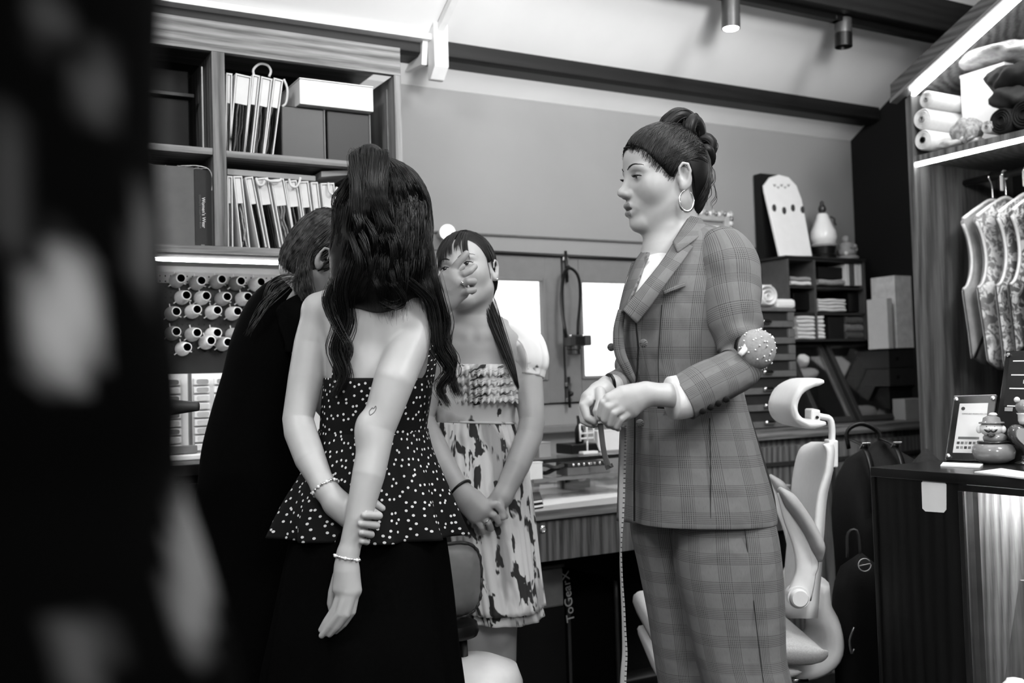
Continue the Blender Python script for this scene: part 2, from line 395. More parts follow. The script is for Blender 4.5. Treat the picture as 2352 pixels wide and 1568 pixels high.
spot(1937, 108, 'unlit track spotlight with grey upper half and black lower half', False, .10, .52)
# ================================================================== UPPER CABINET (left) and its contents
CYF, CYK = 2.72, 3.07
cz1 = onY(919, 110, CYF)[2]; cxr = onY(919, 110, CYF)[0]; cz0 = onY(497, 582, CYF)[2]
dx0, dx1 = onY(489, 300, CYF)[0], onY(519, 300, CYF)[0]
CXL = -.15
uc = thing('swatch_cabinet', 'open wooden wall cabinet of cubbies full of fabric swatch books', 'cabinet', (.5, CYK, cz0))
tf = onY(700, 145, CYF)[2]
B(CXL, cxr, CYF, CYF+.02, tf, cz1).build('top_rail', WOOD_X, uc, bevel=.001)
B(CXL, cxr, CYF+.02, CYK, cz1-.02, cz1).build('top_panel', WOOD_X, uc)
B(cxr-.022, cxr, CYF, CYK, cz0, tf).build('side_panel', WOOD_VL, uc, bevel=.001)
B(CXL, CXL+.022, CYF, CYK, cz0, tf).build('side_panel', WOOD_VL, uc)
B(dx0, dx1, CYF, CYK-.01, cz0+.02, tf).build('divider', WOOD_V, uc, bevel=.001)
zs1 = onY(560, 348, CYF)[2]; zl1 = onY(430, 334, CYF)[2]; zl2 = onY(420, 213, CYF+.12)[2]
B(dx1, cxr-.022, CYF+.004, CYK-.01, zs1-.018, zs1).build('shelf', WOOD_X, uc, bevel=.001)
B(CXL+.022, dx0, CYF+.004, CYK-.01, zl1-.018, zl1).build('shelf', WOOD_X, uc, bevel=.001)
B(CXL+.022, dx0-.02, CYF+.12, CYK-.01, zl2-.010, zl2).build('shelf', DKGREY, uc, bevel=.001)
B(CXL, cxr, CYF, CYK, cz0, cz0+.02).build('bottom_panel', WOOD_X, uc, bevel=.001)
B(CXL+.02, cxr-.022, CYK-.012, CYK, cz0+.02, cz1-.02).build('back_panel', INNER, uc)
B(dx0-.016, dx0-.012, CYF+.05, CYF+.054, zl1, tf-.03).build('shelf_track', STEEL, uc)
B(cxr-.026, cxr-.0225, CYF+.05, CYF+.054, zs1, tf-.03).build('shelf_track', STEEL, uc)
led0 = onY(520, 592, 2.76)[2]
ls = thing('under_cabinet_light', 'bright LED strip under the swatch cabinet above the thread spools', 'LED strip', (.5, 2.78, cz0))
B(CXL, cxr-.05, 2.735, 2.79, cz0-.012, cz0).build('channel', WHITE, ls)
B(CXL, cxr-.05, 2.738, 2.758, cz0-.020, cz0-.012).build('diffuser', emis('cabinet LED', 28), ls)
# swatch books
SW = [plain('swatch cloth %d' % i, v, .9, .1, var=.25, scale=160, bs=.5) for i, v in enumerate((18, 34, 58, 86, 22, 120, 12, 150))]
CARD = plain('white swatch card', 205, .7, .2, var=.06, scale=20)
CORD = plain('white cord', 200, .8, .1)
GU, GL_ = 'swatch books on the upper cabinet shelf', 'leaning swatch books on the lower cabinet shelf'
def swatch_book(px_t, py_t, px_b, py_b, th, label, group, seed, loop=None, depth=.22, yfr=None, hd=.36, light=0):
    """px_t,py_t: top middle of the front edge; px_b,py_b: its foot; th thickness in m"""
    rnd = random.Random(seed); y0 = CYF+.02 if yfr is None else yfr
    t = onY(px_t, py_t, y0); b = onY(px_b, py_b, y0); az = unit(t-b); ax = unit(np.cross((0, 1, 0), az)); ay = V3(0, 1, 0)
    zf = (zs1 if group == GU else cz0+.0205)+abs(ax[2])*th/2+.0005
    b = b+az*((zf-b[2])/az[2]); H = np.linalg.norm(t-b)
    r = thing('swatch_book', label, 'swatch book', b, group)
    for s in (-1, 1):
        MB().obox(b+az*H/2+ax*s*(th/2-.0015)+ay*depth/2, ax, ay, az, (.0015, depth/2, H/2)).build('cover', CARD, r)
    MB().obox(b+az*(H-.002)+ay*depth/2, ax, ay, az, (th/2-.003, depth/2, .002)).build('spine_bar', CARD, r)
    hh = H*hd
    MB().obox(b+az*(H-hh/2-.004)+ay*(depth/2+.004), ax, ay, az, (th/2-.0045, depth/2, hh/2)).build('header_card', CARD, r, bevel=.001)
    n = max(2, int(th/.0075)); sw = (th-.008)/n
    for k in range(n):
        x = -th/2+.004+sw*(k+.5); ph = rnd.random()*6; am = rnd.uniform(.0004, .0016)*(1+2*light)
        zz = np.linspace(.002, H-hh-.004, 10); G = []
        for q, z in enumerate(zz):
            wob = am*math.sin(ph+z*55)+am*.6*math.sin(ph*2+z*120)
            c = b+az*z+ax*(x+wob)
            h2 = sw*.40
            G.append([c-ax*h2+ay*.012, c-ax*h2*.6+ay*.004, c+ax*h2*.6+ay*.004, c+ax*h2+ay*.012, c+ax*h2+ay*(depth-.01), c-ax*h2+ay*(depth-.01)])
        MB().rings(G, True).build('swatch', SW[rnd.choice([0, 1, 2, 4, 6, 3, 5]) if not light else rnd.choice([2, 3, 5, 7])], r, smooth=False)
    if loop:
        pts = crom([onY(x, y, y0+dy) for x, y, dy in loop], 20)
        MB().tube(pts, .0035, 7).build('cord_loop', CORD, r, smooth=True)
    return r
up = [(527, 168, 524, 346, .016, 'swatch book half hidden by the cabinet divider on the upper shelf', None),
      (560, 172, 545, 347, .043, 'thick white swatch book second from the divider on the upper shelf', None),
      (589, 172, 570, 349, .020, 'thin swatch book with a pale cord ring standing above it', [(584, 176, .02), (582, 160, .02), (596, 147, .02), (614, 150, .02), (622, 163, .02), (618, 176, .02)]),
      (613, 178, 594, 350, .030, 'white swatch book third from the right on the upper shelf', None),
      (640, 181, 618, 350, .026, 'rightmost swatch book leaning beside the white box', [(652, 182, .01), (660, 205, .01), (657, 235, .02), (648, 245, .02)])]
up[3] = up[3][:5]+('white swatch book squeezed against the rightmost one on the upper shelf',)+up[3][6:]
for i, (a, b_, c, d, th, lb, lp) in enumerate(up): swatch_book(a, b_, c, d, th, lb, GU, 100+i, lp)
lo = [(528, 404, 530, 580, .014, 0, 'thin swatch book nearest the divider on the lower shelf', None),
      (546, 404, 566, 581, .024, 1, 'swatch book with wavy fabric edges second from the divider, lower shelf', None),
      (572, 406, 606, 581, .022, 0, 'narrow leaning swatch book third from the divider, lower shelf', None),
      (602, 408, 634, 582, .033, 0, 'leaning swatch book with dark cloth and a cord loop at its left', [(588, 409, -.005), (594, 424, -.01), (604, 424, -.01), (608, 412, -.005)]),
      (637, 411, 668, 583, .037, 1, 'leaning swatch book with pale cloth under a long slack cord', [(606, 410, -.008), (622, 416, -.012), (640, 416, -.012), (646, 411, -.005)]),
      (668, 414, 695, 585, .033, 0, 'leaning swatch book fifth from the right on the lower shelf', None),
      (697, 416, 720, 586, .028, 0, 'leaning swatch book with a cord loop hanging like a letter U', [(664, 411, -.006), (668, 425, -.01), (678, 430, -.012), (686, 422, -.01), (690, 408, -.004)]),
      (722, 418, 742, 587, .020, 0, 'thin leaning swatch book beside the widest pale header', None),
      (752, 420, 772, 588, .040, 0, 'widest pale swatch book next to the dark ponytail', [(754, 420, -.004), (757, 440, -.01), (768, 446, -.012), (774, 430, -.01)])]
lo[5] = lo[5][:6]+('leaning swatch book between the slack cord and the U shaped loop',)+lo[5][7:]
for i, (a, b_, c, d, th, lt, lb, lp) in enumerate(lo): swatch_book(a, b_, c, d, th, lb, GL_, 200+i, lp, light=lt)
for k, (xa, xb, ya, lb) in enumerate([(520, 722, 392, 'grey folder lying flat across the tops of the leaning swatch books'), (735, 800, 398, 'grey folder bent up at the corner behind the ponytail')]):
    a = onY(xa, ya, CYF+.05); b_ = onY(xb, ya+8, CYF+.05)
    m = MB().hexa([(a[0], CYF+.04, a[2]-.012), (b_[0], CYF+.04, a[2]-.012+.012*k), (b_[0], CYF+.30, a[2]-.008), (a[0], CYF+.30, a[2]-.008)], [(a[0], CYF+.04, a[2]+.004), (b_[0], CYF+.04, a[2]+.002+.012*k), (b_[0], CYF+.30, a[2]+.006), (a[0], CYF+.30, a[2]+.006)])
    o = m.build('paper_folder', PAPER_G, bevel=.001); props(o, lb, 'folder', 'folders on the swatch books')
# white box on two dark boxes
def frontbox(name, xa, ya, xb, yb, depth, y, mat, lid=None):
    a = onY(xa, ya, y); b_ = onY(xb, yb, y); return a, b_
a = onY(688, 181, 2.735); b_ = onY(858, 256, 2.735)
zb0 = onY(860, 257, 2.735)[2]; zt = onY(688, 178, 2.735)[2]
wb = thing('storage_box', 'white cardboard box lying on top of the two glossy dark boxes', 'box', (a[0], 2.8, zb0))
B(a[0], b_[0], 2.735, 3.04, zb0, zt-.004).build('body', WHITE, wb, bevel=.002)
B(a[0]-.001, b_[0]+.001, 2.733, 3.041, zt-.003, zt).build('lid', WHITE, wb, bevel=.001)
GLOSS = plain('glossy dark lacquer', 26, .38, .4, var=.1, bs=.02)
GLOSS2 = plain('glossy black lacquer', 10, .4, .3, var=.1, bs=.02)
for xa, xb, mt, lb in [(646, 748, GLOSS, 'glossy dark grey box under the left end of the white box'), (751, 852, GLOSS2, 'glossy black box under the right end of the white box')]:
    p0 = onY(xa, 300, 2.76); p1 = onY(xb, 300, 2.76)
    r = thing('gift_box', lb, 'box', (p0[0], 2.8, zs1), 'dark boxes under the white box')
    B(p0[0], p1[0]-.002, 2.76, 3.03, zs1, zb0-.002).build('body', mt, r, bevel=.004)
    B(p1[0]-.006, p1[0]-.002, 2.757, 2.76, zs1+.002, zb0-.004).build('edge_trim', GREY, r)
o = B(onY(860, 300, 2.9)[0], onY(886, 300, 2.9)[0], 2.95, 2.97, zs1, onY(870, 210, 2.95)[2]).build('file_board', GREY); props(o, 'grey board standing at the right end of the upper cubby', 'board')
# left bay
a = onY(372, 380, 2.75); b_ = onY(445, 380, 2.75); c = onY(489, 380, 2.75)
ztop = onY(440, 384, 2.75)[2]
r = thing('pattern_box', 'tall grey box with a dark lettered spine and white fringe on top', 'box', (b_[0], 2.8, cz0+.02))
B(a[0]-.12, b_[0], 2.748, 3.03, cz0+.0205, ztop).build('grey_face', plain('grey linen board', 92, .8, .2, var=.06), r, bevel=.002)
B(b_[0]+.0005, c[0], 2.75, 3.03, cz0+.0205, ztop-.004).build('spine', plain('dark linen board', 50, .8, .2, var=.06), r, bevel=.002)
tp = onY(468, 452, 2.749)
text('title', "Women's Wear", .0125, PAPER, r, onY(467, 453, 2.7485), (0, 0, -1), (1, 0, 0), .0003)
text('subtitle', "COMPLETE COLLECTION BOOK", .0062, GREY, r, onY(459, 447, 2.7485), (0, 0, -1), (1, 0, 0), .0003)
MB().box(onY(462, 560, 2.7485)[0], onY(470, 560, 2.7485)[0], 2.7484, 2.7492, onY(465, 570, 2.7485)[2], onY(465, 561, 2.7485)[2]).build('mark', GREY, r)
rnd = random.Random(3); m = MB()
for k in range(90):
    x = a[0]+rnd.random()**.7*(b_[0]-a[0])*1.1; y = rnd.uniform(2.76, 2.85); z = ztop+.001
    ln = rnd.uniform(.02, .06); pts = [V3(x, y, z)]
    d = V3(rnd.uniform(-.6, 1), rnd.uniform(-.6, .2), rnd.uniform(.0, .5))
    for q in range(5): d = d+V3(rnd.uniform(-.3, .3), rnd.uniform(-.3, .3), -.18); pts.append(pts[-1]+d*ln/6); pts[-1][2] = max(pts[-1][2], ztop+.0008)
    m.tube(pts, .0007, 4)
m.tube(crom([V3(b_[0]-.03, 2.76, ztop+.004), V3(b_[0]+.01, 2.745, ztop+.004), V3(c[0]-.012, 2.743, ztop-.004), V3(c[0]-.004, 2.742, ztop-.03), V3(c[0]-.006, 2.742, ztop-.06)], 16), .0012, 5)
o = m.build('thread_fringe', CORD, r); o['kind'] = 'stuff'
for z0, z1, lb in [(zl1, onY(420, 226, 2.85)[2], 'dark box on the left cubby shelf below the small ledge'), (zl2, onY(420, 115, 2.85)[2], 'dark box in the topmost left cubby')]:
    o = B(.25, dx0-.03, 2.86, 3.04, z0, min(z1, tf-.02)).build('archive_box', plain('dull black board', 24, .7), bevel=.003); props(o, lb, 'box', 'dark boxes in the left cubbies')
# ================================================================== PEGBOARD with thread
pzt = onY(520, 628, 3.03)[2]; pzb = onY(480, 812, 3.03)[2]
t = NT('perforated black board')
uvn = t.coord('Object', (1/.0155, 1, 1/.0155))
fx = t.n('SeparateXYZ', {0: uvn})
qx = t.math('SUBTRACT', t.math('FRACT', fx.outputs[0]), .5); qz = t.math('SUBTRACT', t.math('FRACT', fx.outputs[2]), .5)
dd = t.math('SQRT', t.math('ADD', t.math('MULTIPLY', qx, qx), t.math('MULTIPLY', qz, qz)))
PEG = t.finish(t.mix(t.math('LESS_THAN', dd, .16), lin(36), lin(4)), .5, .3)
t = NT('perforated white rail')
uvn = t.coord('Object', (1/.0155, 1, 1/.0155)); fx = t.n('SeparateXYZ', {0: uvn})
qx = t.math('SUBTRACT', t.math('FRACT', fx.outputs[0]), .5); qz = t.math('SUBTRACT', t.math('FRACT', fx.outputs[2]), .5)
dd = t.math('SQRT', t.math('ADD', t.math('MULTIPLY', qx, qx), t.math('MULTIPLY', qz, qz)))
PEGW = t.finish(t.mix(t.math('LESS_THAN', dd, .14), lin(200), lin(12)), .5, .3)
pb = thing('pegboard', 'perforated black pegboard under the cabinet holding rows of thread cones', 'pegboard', (.5, 3.05, pzb))
pzm = onY(520, 652, 3.03)[2]
B(-.15, 1.18, 3.035, 3.045, pzb, pzm).build('board', PEG, pb)
B(-.15, 1.18, 3.033, 3.045, pzm, pzt).build('top_board', PEGW, pb)
B(-.15, 1.18, 3.028, 3.06, pzt, pzt+.028).build('rail', WHITE, pb, bevel=.002)
B(-.15, 1.18, 3.03, 3.06, pzt+.03, cz0-.001).build('upper_panel', plain('pale panel', 170, .6), pb)
zlb = onY(480, 857, 3.03)[2]
B(-.15, 1.18, 3.02, 3.06, zlb, pzb).build('lower_rail', INNER, pb)
spools = [[(416, 638.5), (463, 644), (510, 641), (554, 645), (600, 647), (646, 650)], [(428.5, 677.5), (474, 679), (522, 681), (569.5, 681), (614, 684)],
          [(405, 715), (453, 710), (499.5, 712), (546, 714.7), (590, 718)], [(405, 761), (453, 763.6), (499.5, 763.6), (547, 764.6)], [(430, 797), (485, 782), (523.6, 785.6)]]
TH = [plain('thread %d' % i, v, .55, .4, var=.08, scale=200, bs=.3) for i, v in enumerate((205, 172, 225, 128, 236))]
thm = [[1, 1, 1, 3, 4, 2], [0, 2, 1, 2, 4], [1, 2, 2, 2, 2], [3, 1, 4, 1], [2, 0, 1]]
sax = unit(V3(.05, -1, .05))
proto = {}
ords = ['first', 'second', 'third', 'fourth', 'fifth', 'sixth']; tone = {0: 'off-white', 1: 'light grey', 2: 'white', 3: 'grey', 4: 'bright white'}
for ri, row in enumerate(spools):
    for ci, (px, py) in enumerate(row):
        k = thm[ri][ci]; tip = onY(px, py, 2.965); base = tip-sax*.066
        lb = '%s thread cone, %s from the left in the %s pegboard row' % (tone[k], ords[ci], ords[ri])
        if k not in proto:
            r = thing('thread_cone', lb, 'thread cone', base, 'thread cones on the pegboard')
            q = MB(); pr = [(.004, 0), (.0185, .0), (.0205, .006), (.0205, .020)]
            for z in np.linspace(.022, .054, 9): pr += [(.0205-(z-.02)*.16, z), (.0202-(z-.02)*.16, z+.002)]
            pr += [(.0145, .057), (.0125, .060)]
            q.lathe(pr, (0, 0, 0), sax, 18, cap=False).build('thread', TH[k], r, local=True, autos=50)
            MB().lathe([(.0125, .056), (.0125, .066), (.0105, .066), (.010, .03), (.001, .03)], (0, 0, 0), sax, 14, cap=False).build('core', plain('hollow black core', 3, .95, .0), r, local=True, autos=50)
            MB().lathe([(.0112, .062), (.0132, .0605), (.0132, .0665), (.0112, .067), (.0112, .062)], (0, 0, 0), sax, 14, cap=False).build('rim', TH[2], r, local=True)
            for an in (.2, 2.2, 4.4):
                e = unit(np.cross(sax, (1, 0, 0))); g = np.cross(sax, e); dd_ = e*math.cos(an)+g*math.sin(an)
                MB().tube([sax*.010+dd_*.019, sax*.011+dd_*.029], .0016, 6).build('peg', WHITE_PL, r, local=True)
            proto[k] = r
        else:
            r = dup_tree(proto[k], None, base); r['label'] = lb
        if (ri, ci) in ((4, 1), (4, 2)): pass
# ================================================================== button drawers, ledge and base (far left)
dz1 = onY(480, 857, 2.93)[2]; dz0 = onY(450, 1040, 2.93)[2]
og = thing('drawer_cabinet', 'white drawer rack with small windowed button boxes below the thread', 'drawer rack', (.6, 2.95, dz0))
B(.05, 1.15, 2.94, 3.02, dz0, dz1).build('body', WHITE, og)
WIN = [plain('button drawer window %d' % i, v, .3, .5, var=.1) for i, v in enumerate((120, 165, 190, 205, 150, 178))]
colx = [(367, 420), (446, 487), (493, 534), (541, 582), (590, 632)]
for ci, (xa, xb) in enumerate(colx):
    xa_, xb_ = onY(xa, 950, 2.93)[0], onY(xb, 950, 2.93)[0]; cw = xb_-xa_
    for k in range(9):
        zt = onY(466, 869+k*18.7, 2.93)[2]; h = .0175
        dr = B(xa_, xb_-.006, 2.926, 2.9395, zt-h, zt).build('drawer', WHITE_PL, og, bevel=.0015)
        ang = np.linspace(0, 2*np.pi, 16, endpoint=False); cxm = (xa_+xb_)/2-.001
        rr = np.stack([cxm+(np.sign(np.cos(ang))*np.abs(np.cos(ang))**.45)*cw*.34, np.full(16, 2.9258), zt-h*.5+(np.sign(np.sin(ang))*np.abs(np.sin(ang))**.6)*h*.42], 1)
        MB().prism(rr[::-1], (0, .003, 0)).build('label_window', WIN[(k*3+ci*2) % 6 if ci != 1 else (4, 1, 3, 3, 2, 3, 5, 3, 3)[k]], dr)
p0 = onY(437, 950, 2.92); o = B(p0[0]-.005, p0[0]+.004, 2.915, 2.925, onY(437, 1022, 2.92)[2], dz1).build('post', STEEL, og)
z1 = onY(430, 1023, 2.90)[2]; z0 = onY(430, 1041, 2.90)[2]
B(.2, onY(452, 1030, 2.90)[0], 2.89, 2.92, z0, z1).build('foot_bar', GREY, og, bevel=.002)
lz = onY(440, 1066, 2.70)[2]
zb = onY(440, 1041, 2.88)[2]
lc = thing('base_cabinet', 'dark base cabinet with a pale ledge at the far left', 'cabinet', (.4, 2.9, 0))
B(-.3, 1.32, 2.86, YB-.01, lz, dz0).build('ledge', WHITE, lc, bevel=.003)
B(-.3, 1.32, 2.70, YB-.01, lz-.03, lz-.0005).build('top', DARKWOOD, lc, bevel=.002)
B(-.3, 1.32, 2.73, YB-.01, .0, lz-.0305).build('body', DARKWOOD, lc)
for x in (-.28, .12, .52, .92): B(x, x+.38, 2.715, 2.7295, .08, lz-.05).build('door', DARKWOOD, lc, bevel=.002)
a = P(396, 935, 2.2); b_ = P(456, 933, 2.2)
r = thing('machine_arm', 'dark blunt tapered arm reaching in front of the white button drawers', 'machine arm', a)
MB().tube(crom([a-(b_-a)*3.2, a-(b_-a)*.8, a, a+(b_-a)*.5, b_], 12), np.linspace(.024, .0095, 12), 12).build('arm', plain('dull dark plastic', 46, .55), r, smooth=True)
MB().tube([a-(b_-a)*3.2, a-(b_-a)*3.3-V3(0, 0, .12), V3(*(a-(b_-a)*3.5)[:2], .86), V3(*(a-(b_-a)*3.5)[:2], .0)], .022, 10).build('stand', BLACK, r, smooth=True)
# ================================================================== DESK under the window
DZ, DY = .73, 2.50
DX0, DX1 = 1.335, 2.46
dk = thing('work_desk', 'wood grain work desk with shallow drawers under the window', 'desk', (1.9, 2.8, 0))
B(DX0, DX1, DY, YB-.012, DZ-.028, DZ).build('top', wood('desk top laminate', 70, 120, 0), dk, bevel=.002)
B(DX0, DX1, DY+.001, YB-.012, DZ-.001, DZ+.001).build('top_sheet', plain('pale desk laminate', 176, .35, .4, var=.04), dk)
xs = onY(1424, 1220, DY+.015)[0]
zdt, zdb = DZ-.032, onY(1300, 1283, DY+.015)[2]
WOODD = wood('dark walnut drawer', 34, 100, 2, 1.1)
for x0, x1 in ((DX0, xs-.003), (xs+.003, DX1)):
    d = B(x0, x1, DY+.012, DY+.030, zdb, zdt).build('drawer_front', WOODD, dk, bevel=.001)
    lk = onY(1247, 1215, DY+.012) if x0 == DX0 else V3((x0+x1)/2, DY+.012, (zdb+zdt)/2)
    MB().lathe([(.001, 0), (.0105, 0), (.0105, .003), (.0075, .0045), (.006, .003), (.001, .003)], lk, (0, -1, 0), 18).build('lock', CHROME, d, autos=40)
B(DX0, DX1, DY+.03, YB-.03, zdb+.005, zdt).build('drawer_box', INNER, dk)
for x in (DX0, DX1-.03): B(x, x+.03, DY+.03, YB-.02, 0, zdb+.004).build('side_panel', DARKWOOD, dk)
B(DX0+.03, DX1-.03, YB-.05, YB-.03, .05, zdb).build('modesty_panel', INNER, dk)
def quad_sheet(name, pix, z, th, mat, label, cat, group=None):
    p = [onZ(x, y, z) for x, y in pix]
    o = MB().prism(p, (0, 0, th)).build(name, mat); return props(o, label, cat, group)
quad_sheet('paper_sheet', [(1240, 1163), (1425, 1140), (1425, 1112), (1262, 1128)], DZ+.0015, .0015, PAPER, 'white sheet of paper along the front edge of the desk', 'paper')
quad_sheet('paper_sheet', [(1236, 1138), (1330, 1128), (1322, 1105), (1240, 1112)], DZ+.004, .0015, PAPER, 'white paper under the coiled cable on the desk', 'paper')
quad_sheet('paper_sheet', [(1345, 1128), (1400, 1122), (1372, 1104), (1340, 1108)], DZ+.004, .0015, PAPER, 'small pale paper slip right of the black adapter', 'paper')
for k, lb in enumerate(('dark notebook at the bottom of the pair on the desk edge', 'dark notebook with pale pages lying on the other notebook')):
    p = [onZ(x, y, DZ+.002) for x, y in ((1120, 1186), (1248-k*2, 1166), (1240, 1148), (1120, 1160))]
    z = DZ+.003+k*.013
    r = thing('notebook', lb, 'notebook', (p[1][0], p[1][1], z), 'notebooks on the desk')
    p = [V3(q[0], q[1], z) for q in p]
    MB().prism(p, (0, 0, .003)).build('cover', BLACK, r); MB().prism([q+V3(0, 0, .003) for q in p], (0, 0, .006)).build('pages', PAPER, r); MB().prism([q+V3(0, 0, .009) for q in p], (0, 0, .0025)).build('cover', DKGREY, r)
# cable and adapter
c = onZ(1318, 1124, DZ)
ad = thing('power_adapter', 'black power adapter with a coiled pale cable on the desk', 'adapter', c)
MB().obox(c+V3(.0, 0, .022), unit(V3(1, -.25, 0)), unit(V3(.25, 1, 0)), (0, 0, 1), (.05, .03, .016)).build('brick', BLACK, ad, bevel=.005)
for k, (px, py, rx, ry) in enumerate([(1262, 1108, .036, .03), (1278, 1106, .045, .034), (1300, 1104, .05, .036), (1335, 1098, .035, .03)]):
    q = onZ(px, py, DZ+.01); an = np.linspace(0, 2*np.pi, 28)
    pts = [q+V3(rx*math.cos(a), ry*math.sin(a), .018+.012*math.sin(a+k)) for a in an]
    MB().tube(pts, .0038, 6).build('cable_loop', CORD, ad, smooth=True)
MB().tube(crom([onZ(1300, 1104, DZ+.03), onZ(1345, 1100, DZ+.035), onZ(1368, 1084, DZ+.04), onZ(1398, 1078, DZ+.035)], 14), .005, 6).build('cable', CORD, ad, smooth=True)
MB().tube([onZ(1302, 1108, DZ+.03)+V3(0, 0, k) for k in (0, .02)], .007, 6).build('cable_tie', BLACK, ad)
# clear acrylic organiser
ox0, ox1 = onY(1215, 1080, 2.72)[0], onY(1430, 1050, 2.72)[0]
oy0, oy1 = 2.70, 2.95
ao = thing('desk_organizer', 'clear acrylic two-tier organizer full of tools on the desk', 'organizer', ((ox0+ox1)/2, 2.8, DZ))
for z in (.004, .062, .118): B(ox0, ox1, oy0+(.03 if z > .1 else 0), oy1, DZ+z, DZ+z+.004).build('tier', ACRYL, ao)
for x in (ox0, (ox0+ox1)/2+.05, ox1-.004): B(x, x+.004, oy0, oy1, DZ+.004, DZ+.118).build('divider', ACRYL, ao)
B(ox0, ox1, oy0-.004, oy0, DZ+.058, DZ+.068).build('front_lip', plain('grey acrylic edge', 120, .2, .5), ao)
B(ox0, ox1, oy0+.026, oy0+.03, DZ+.112, DZ+.124).build('front_lip', plain('dark acrylic edge', 30, .2, .5), ao)
tc = thing('tool_case', 'grey flat tool case with a row of round studs in the organizer', 'case', (ox0+.2, 2.78, DZ+.07))
a = onY(1300, 1085, 2.74); b_ = onY(1398, 1062, 2.74)
B(a[0], b_[0], 2.73, 2.80, DZ+.0665, DZ+.092).build('body', GREY, tc, bevel=.003)
B(a[0], b_[0]-.02, 2.728, 2.80, DZ+.092, DZ+.106).build('top', DKGREY, tc, bevel=.002)
for k in range(7): MB().ball((a[0]+.02+k*.02, 2.727, DZ+.100), .0055).build('stud', CHROME, tc, smooth=True)
rnd = random.Random(5)
for k, (px, py, L, an, v, lb) in enumerate([(1265, 1070, .11, .25, 3, 'pale folded cloth strip left in the organizer'), (1250, 1082, .10, .1, 2, 'white fabric scrap low in the organizer'), (1290, 1092, .16, .2, 5, 'grey ruler lying in front of the tool case')]):
    c = onY(px, py, 2.76); m = MB()
    pts = crom([c+V3(math.cos(an)*L*(s-.5), .0, .006*math.sin(s*7+k)) for s in np.linspace(0, 1, 6)], 14)
    m.tube(pts, .006 if k < 2 else .003, 6, flat=2.6 if k < 2 else 4).build('cloth_scrap' if k < 2 else 'ruler', SW[v+(2 if k == 1 else 0)] if k < 2 else PAPER_G, None, smooth=True)
    o = col.objects[-1]; props(o, lb, 'fabric' if k < 2 else 'ruler')
for xa, ya, xb, yb, y, mt, lb in [(1216, 1062, 1247, 1092, 2.70, WHITE, 'small white box at the left end of the organizer'), (1238, 1016, 1265, 1036, 2.80, PAPER_G, 'pale grey card box on top of the organizer'), (1372, 990, 1432, 1042, 2.90, WHITE, 'white paper box behind the hanging tape end')]:
    a = onY(xa, ya, y); b_ = onY(xb, yb, y)
    r = thing('small_box', lb, 'box', (a[0], y, b_[2])); zq = DZ+.1225 if ya != 1062 else DZ+.0665; B(a[0], b_[0], y, y+.08, zq, a[2]-.004).build('body', mt, r, bevel=.002); B(a[0]-.001, b_[0]+.001, y-.001, y+.081, a[2]-.004, a[2]).build('lid', mt, r, bevel=.001)
# bottle on black pedestal, little white rack
c = onY(1333, 1018, 2.84); pz = c[2]
r = thing('pedestal', 'low black pedestal block behind the organizer', 'pedestal', c)
q0 = onY(1306, 1031, 2.84); q1 = onY(1372, 1031, 2.84)
MB().hexa([(q0[0], 2.82, DZ+.124), (q1[0], 2.82, DZ+.124), (q1[0], 2.92, DZ+.124), (q0[0], 2.92, DZ+.124)], [(q0[0], 2.82, pz), (q1[0]-.015, 2.82, pz), (q1[0]-.015, 2.92, pz), (q0[0], 2.92, pz)]).build('block', BLACK, r, bevel=.004)
c = onY(1331, 1016, 2.86); H = onY(1331, 953, 2.86)[2]-c[2]
r = thing('dark_bottle', 'dark glass bottle with slim neck on the black pedestal', 'bottle', c)
MB().lathe([(.001, 0), (.013, 0), (.015, .006), (.015, H*.45), (.012, H*.58), (.0065, H*.68), (.006, H*.94)], (c[0], 2.86, pz+.0005), (0, 0, 1), 16).build('glass', BLACK, r, autos=50)
MB().lathe([(.0075, H*.9), (.0075, H), (.001, H)], (c[0], 2.86, pz), (0, 0, 1), 12).build('cap', DKGREY, r, autos=50)
MB().ball((c[0]-.002, 2.846, pz+.035), (.006, .003, .008)).build('label', PAPER, r, smooth=True)
r = thing('wire_rack', 'small white wire rack beside the dark bottle', 'rack', onY(1350, 1015, 2.82))
a = onY(1333, 1013, 2.815); b_ = onY(1364, 1011, 2.815); ht = onY(1335, 974, 2.815)[2]-a[2]
for p_ in (a, b_, (a+b_)/2): MB().tube([p_+V3(0, 0, -.0), p_+V3(0, 0, ht)], .0035, 6).build('post', WHITE_PL, r, smooth=True)
for k in (.15, .45, .98): MB().tube([a+V3(0, 0, ht*k), b_+V3(0, 0, ht*k)], .003, 6).build('bar', WHITE_PL, r, smooth=True)
MB().tube([(a+b_)/2, V3(*((a+b_)/2)[:2], DZ+.13)], .003, 6).build('stem', WHITE_PL, r, smooth=True)
MB().obox(V3((a[0]+b_[0])/2, 2.815, DZ+.128), (1, 0, 0), (0, 1, 0), (0, 0, 1), (.03, .02, .005)).build('base', WHITE_PL, r, bevel=.003)
